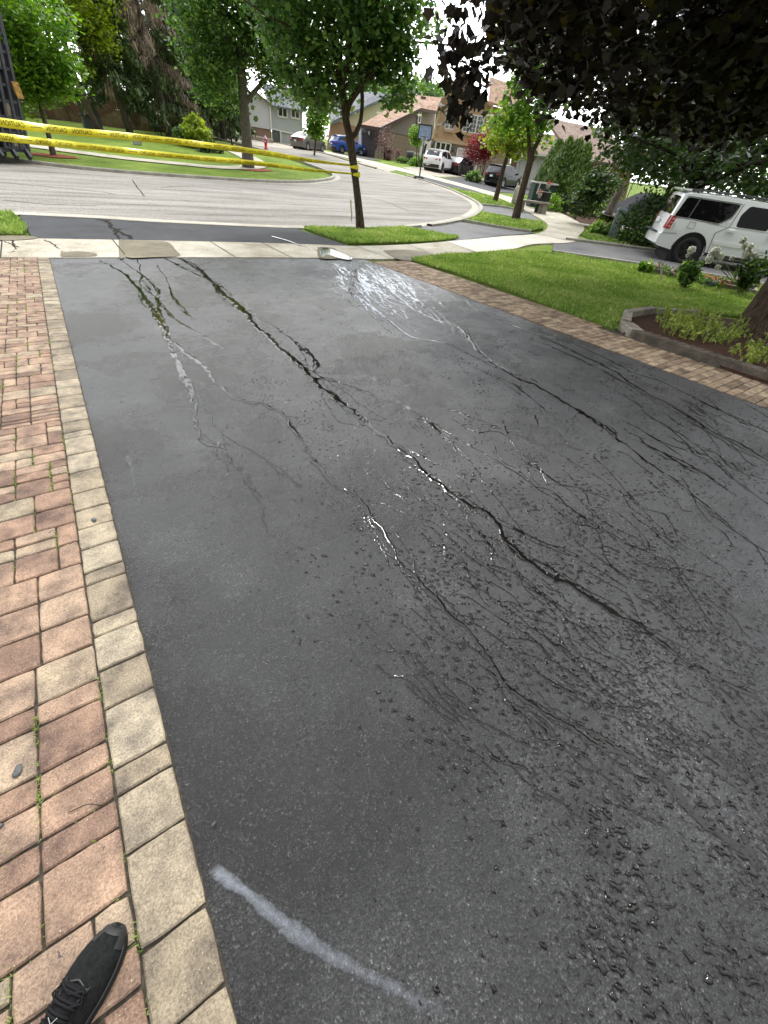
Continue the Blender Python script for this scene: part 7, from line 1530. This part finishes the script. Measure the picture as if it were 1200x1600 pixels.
def peony(px, py, lab, blooms, w, h, seed, mt='leaf_mid'):
    g_ = G(px, py); rs = np.random.default_rng(seed); r_ = empty('peony_plant', g_, 0, lab, 'plant', 'peony bushes in the planter frame'); mb = MB(); A = []; va = []; Db = math.hypot(g_[0], g_[1])
    ends = [(rs.normal(0, w*.5), rs.normal(0, w*.4), h*rs.uniform(.5, 1)) for _ in range(22)]
    for e in ends:
        mb.tube([(e[0]*.15, e[1]*.15, 0), (e[0]*.5, e[1]*.5, e[2]*.6), e], [.009, .007, .004], 5, cap=False)
        for k in range(26): t_ = rs.uniform(.3, 1.02); A.append((e[0]*t_+rs.normal(0, .05), e[1]*t_+rs.normal(0, .05), e[2]*t_**.8+rs.normal(0, .04))); va.append(rs.random())
    for (bx, by, br) in blooms:
        q = U(bx, by, Db+rs.uniform(-.1, .1))-Vector(g_); mb.tube([(0, 0, .1), (q.x*.5, q.y*.5, q.z*.6), tuple(q)], [.009, .007, .005], 5, cap=False)
    mb.build('stems', MATS['stem_green'], r_, fix=False); np_mesh('leaves', leaves(np.array(A), .17, OVAL*np.array([.75, 1]), .2, rs=rs, flat=.9), 6, MATS[mt], r_, var=np.array(va))
    for (bx, by, br) in blooms:
        q = U(bx, by, Db+rs.uniform(-.1, .1))-Vector(g_); n_ = 46; dd = rs.normal(size=(n_, 3)); dd /= np.linalg.norm(dd, axis=1)[:, None]; C_ = np.array(q)+dd*br*.75; V = leaves(C_, br*1.45, OVAL*np.array([1.5, .9]), 0, updir=dd*3.2, rs=rs, flat=.35, fold=-.25); np_mesh('bloom', V, 6, MATS['petal_white'], r_, var=rs.random(n_))
peony(1064, 452, 'smaller peony bush with one fading cream bloom before the SUV rear wheel', [(1081, 390, .085), (1074, 399, .04)], .28, .62, 301)
peony(1155, 462, 'largest peony bush with many white blooms and dark leaves before the SUV door', [(1109, 404, .10), (1118, 392, .10), (1126, 400, .09), (1112, 397, .08), (1168, 397, .11), (1174, 385, .07), (1162, 375, .08), (1164, 383, .08), (1168, 416, .10), (1122, 417, .06), (1144, 403, .06), (1180, 398, .06)], .55, .85, 302, 'leaf_dark')
peony(1003, 428, 'small leafy plant at the left end of the planter frame', [], .15, .25, 303, 'leaf_bright')
def flowers(px, py, lab, mt, seed, pot=None, r=.13):
    g_ = G(px, py); rs = np.random.default_rng(seed); r_ = empty('potted_flowers' if pot else 'bedding_flowers', g_, 0, lab, 'flowers')
    n_ = 26; A = rs.normal(size=(n_, 3))*np.array([r, r, .05])+np.array([0, 0, .20]); np_mesh('blooms', leaves(A, .06, OVAL*np.array([1.3, 1]), 0, rs=rs, flat=.6), 6, MATS[mt], r_, var=rs.random(n_)); A = rs.normal(size=(n_, 3))*np.array([r, r, .05])+np.array([0, 0, .14]); np_mesh('foliage', leaves(np.repeat(A, 3, 0)+rs.normal(0, .03, (n_*3, 3)), .09, OVAL, 0, rs=rs, flat=.8), 6, MATS['leaf_mid'], r_, var=rs.random(n_*3))
    if pot: mb = MB(); mb.lathe([(.001, 0), (.10, 0), (.15, .16), (.165, .17), (.001, .14)], n=14); mb.build('pot', mat('pot_'+pot, {'white': (.55, .53, .48), 'blue': (.30, .42, .48)}[pot], .5), r_)
flowers(1092, 446, 'orange flowers in a round off white pot', 'petal_orange', 311, 'white'); flowers(1104, 450, 'salmon flowers in a pale blue pot', 'petal_pink', 312, 'blue'); flowers(1116, 452, 'loose pink and orange flowers right of the blue pot', 'petal_orange', 313)
flowers(1022, 429, 'low dusty pink flowers behind the stake', 'petal_pink', 314); flowers(1042, 433, 'dusty pink flowers between the stake and the smaller peony', 'petal_pink', 315, r=.2); flowers(1161, 454, 'red orange flowers at the foot of the largest peony bush', 'petal_orange', 316)
# ================================================================ pebbles, chips, fallen leaves near the camera
mat('chip', (.05, .05, .052), .6, c2=(.12, .12, .12), ns=40)
def chip(px, py, r, lab=None, nm='stone_chip', m='chip', h=.006):
    g_ = G(px, py, .013 if px < 360*(1) and g_is_paver(px, py) else 0); mb = MB(); mb.ell((0, 0, h*.5), (r, r*.6, h), 9, 5, .18); o = mb.build(nm, MATS[m]); o.location = g_; o.rotation_euler = (0, 0, random.uniform(0, 6)); tag(o, lab, 'debris'); return o
def g_is_paver(px, py): return G(px, py)[0] < DX0
chip(30, 1206, .020, 'larger dark tar chip lying on the red pavers near the left edge'); chip(2, 1292, .012, 'small dark tar chip cut by the left frame edge'); chip(147, 813, .018, 'dark tar smear on the tan paver halfway up the border'); chip(335, 1288, .008, 'tiny ring shaped chip on the asphalt near the pavers', 'stone_chip')
mb = MB(); P = catmull([G(108, 1270, .015), G(125, 1262, .016), (lambda g_: (g_[0], g_[1], g_[2]+.018))(G(145, 1259)), G(162, 1260, .015)], 5); mb.tube([Vector(q)-Vector(P[0]) for q in P], .0012, 5); o = mb.build('dry_twig', MATS['bark_dark'], fix=False); o.location = P[0]; tag(o, 'thin curved dry twig lying on a red paver above the shoe', 'twig')
mb = MB(); q = leaves(np.array([(0, 0, .004)]), .03, OVAL, 0)[0]; mb.add([tuple(v) for v in q], [tuple(range(6))]); o = mb.build('fallen_leaf', mat('dry_leaf', (.45, .33, .12), .7), None, fix=False); o.location = G(516, 573, .004); tag(o, 'single small tan leaf lying on the wet asphalt', 'leaf')
# ================================================================ the photographer's shoe
mat('knit_black', (.009, .010, .010), .85, spec=.12, bump=.5, bs=420, c2=(.018, .019, .019), ns=90); mat('shoe_overlay', (.018, .018, .018), .5); mat('sole_rubber', (.008, .008, .009), .6, spec=.25, bump=.25, bs=200); mat('lace_black', (.010, .010, .011), .8, spec=.15); mat('logo_grey', (.22, .23, .21), .5); mat('sock_black', (.010, .010, .011), .95)
toe = Vector(G(197, 1446)); sh_az = R(47)   # direction the toe points, from +y towards +x
SL = .33
shoe = empty('shoe', (toe.x, toe.y, float(H(toe.x, toe.y))+.013), math.pi/2-sh_az, 'black knit running shoe standing on the pavers in the lower left corner', 'shoe')
def half(x):  # x 0 at toe .. -SL at heel : centreline offset and half width
    u = -x/SL; w = .052*(1-max(0, 1-u/.30)**2.15)**(1/2.15)*(1-.16*math.sin(max(0, min(1, (u-.35)/.4))*math.pi))*(1 if u < .85 else max(.05, 1-((u-.85)/.155)**2)**.5); return w, .010*math.sin(u*math.pi*1.1)
mb = MB(); mb.smooth = True; ns_ = 40; nr = 24; rows = []
for i in range(ns_+1):
    u = (i/ns_)**1.6; x = -SL*u; w, c_ = half(x); w = max(w, .0015)
    th = .030+.012*u; lift = .012*max(0, 1-u/.14)**2
    row = []
    for k in range(nr):
        a = 2*math.pi*k/nr; cy, cz = math.cos(a), math.sin(a); yy = math.copysign(abs(cy)**.6, cy)*(w+.005)+c_; zz = th/2+math.copysign(abs(cz)**.45, cz)*th/2+lift; row.append((x, yy, zz))
    rows.append(row)
for r_ in rows: mb.v += r_
for i in range(ns_):
    for k in range(nr): mb.face((i*nr+k, i*nr+(k+1) % nr, (i+1)*nr+(k+1) % nr, (i+1)*nr+k))
mb.face(range(nr)); mb.face([ns_*nr+k for k in range(nr)][::-1]); mb.build('sole', MATS['sole_rubber'], shoe)
def upper_h(u): return .030+.012*u+(.040*min(1, max(0, u)/.16)**.5+.030*ss(.15, .55, u)+.018*ss(.5, .75, u))
def upper_pt(u, a, off=0):
    x = -SL*u; w, c_ = half(x if u > .003 else -.0008); w = max(w, .002)*(1-.02)+off; z0 = .022; h = upper_h(u)-z0+off; cy, cz = math.cos(a), math.sin(a); q = abs(cz)**.85; wz = 1-.38*cz**1.6*ss(.2, .6, u) if cz > 0 else 1
    return (x+(.006*math.cos(a)**2 if u < .05 else 0), math.copysign(abs(cy)**.8, cy)*w*wz+c_, z0+q*h)
mb = MB(); mb.smooth = True; NU, NA = 48, 28
for i in range(NU+1):
    u = .003+(.99-.003)*(i/NU)**1.35
    for k in range(NA+1): mb.v.append(upper_pt(u, math.pi*k/NA))
for i in range(NU):
    for k in range(NA):
        u = .003+(.987)*(i/NU)**1.35
        if u > .60 and u < .93 and NA*.33 < k < NA*.66: continue   # ankle opening
        mb.face((i*(NA+1)+k, i*(NA+1)+k+1, (i+1)*(NA+1)+k+1, (i+1)*(NA+1)+k))
mb.face(range(NA+1)); up_ = mb.build('upper', MATS['knit_black'], shoe)
# toe overlay band and rand
mb = MB(); mb.smooth = True
for i in range(13):
    u = .002+.10*(i/12)**1.5
    for k in range(NA+1): mb.v.append(upper_pt(u, math.pi*k/NA, .0012))
for i in range(12):
    for k in range(NA):
        if (k < NA*.30 or k > NA*.70) or i < 7: mb.face((i*(NA+1)+k, i*(NA+1)+k+1, (i+1)*(NA+1)+k+1, (i+1)*(NA+1)+k))
mb.build('toe_cap', MATS['shoe_overlay'], shoe)
for sg in (0, 1):
    mb = MB(); mb.tube([upper_pt(.03+.9*i/30, (.10 if sg == 0 else math.pi-.10), .0015) for i in range(31)], .0022, 5); mb.build('welt_line', MATS['shoe_overlay'], shoe)
    mb = MB(); mb.tube([upper_pt(.28+.38*i/16, (math.pi/2-.55+.25*math.sin(i/16*3.1) if sg == 0 else math.pi/2+.55-.25*math.sin(i/16*3.1)), .002) for i in range(17)], .0028, 5); mb.build('eyestay', MATS['shoe_overlay'], shoe)
# vamp line round the tongue, tongue, laces, logo
mb = MB(); mb.tube([upper_pt(.27+.03*abs(math.sin((k-8)/8*1.4)), math.pi/2+(k-8)/8*.55, .002) for k in range(17)], .0028, 5); mb.build('vamp_edge', MATS['shoe_overlay'], shoe)
mb = MB(); mb.smooth = True
for i in range(15):
    u = .285+.37*i/14
    for k in range(9): p_ = upper_pt(u, math.pi/2+(k-4)/4*.50, .002+.006*math.sin(math.pi*k/8)); mb.v.append((p_[0], p_[1], p_[2]+.010*max(0, (i-8)/6)))
for i in range(14):
    for k in range(8): mb.face((i*9+k, i*9+k+1, (i+1)*9+k+1, (i+1)*9+k))
tg_ = mb.build('tongue', MATS['lace_black'], shoe); tg_.modifiers.new('s', 'SOLIDIFY').thickness = .004
for j in range(6):
    u = .31+.055*j; mb = MB(); 
    for s0 in (1, -1):
        P = [upper_pt(u+.03*t_*s0*.6, math.pi/2+(t_*1.0-.5)*1.15*s0, .008+.006*math.sin(math.pi*t_)) for t_ in np.linspace(0, 1, 8)]; mb.tube(P, .0030, 6)
    mb.build('lace', MATS['lace_black'], shoe)
for s0 in (1, -1): mb = MB(); mb.tube([upper_pt(.33, math.pi/2, .014), upper_pt(.30, math.pi/2+.35*s0, .016), upper_pt(.35, math.pi/2+.55*s0, .016), upper_pt(.38, math.pi/2+.2*s0, .012)], .0026, 6); mb.build('lace_loop', MATS['lace_black'], shoe)
mb = MB(); P = [upper_pt(u_, math.pi/2+a_, .018) for u_, a_ in ((.43, -.12), (.45, .04), (.42, .12))]
for a, b_ in zip(P[:-1], P[1:]): mb.bar(a, b_, .0014)
mb.build('tongue_mark', MATS['logo_grey'], shoe)
mb = MB(); mb.smooth = True; mb.lathe([(.036, .05), (.040, .09), (.043, .13), (.045, .20), (.043, .21), (.001, .20)], (-SL*.77, .004, 0), 20); mb.build('sock', MATS['sock_black'], shoe)

mb = MB(); mb.smooth = True; mb.tube([(-SL*.77, .004, .11), (-SL*.80, .0, .18), (-SL*.86, -.01, .30), (-SL*.95, -.02, .46)], [.050, .066, .074, .082], 18); mb.build('trouser_leg', mat('trouser_black', (.012, .012, .014), .9, bump=.5, bs=30), shoe)
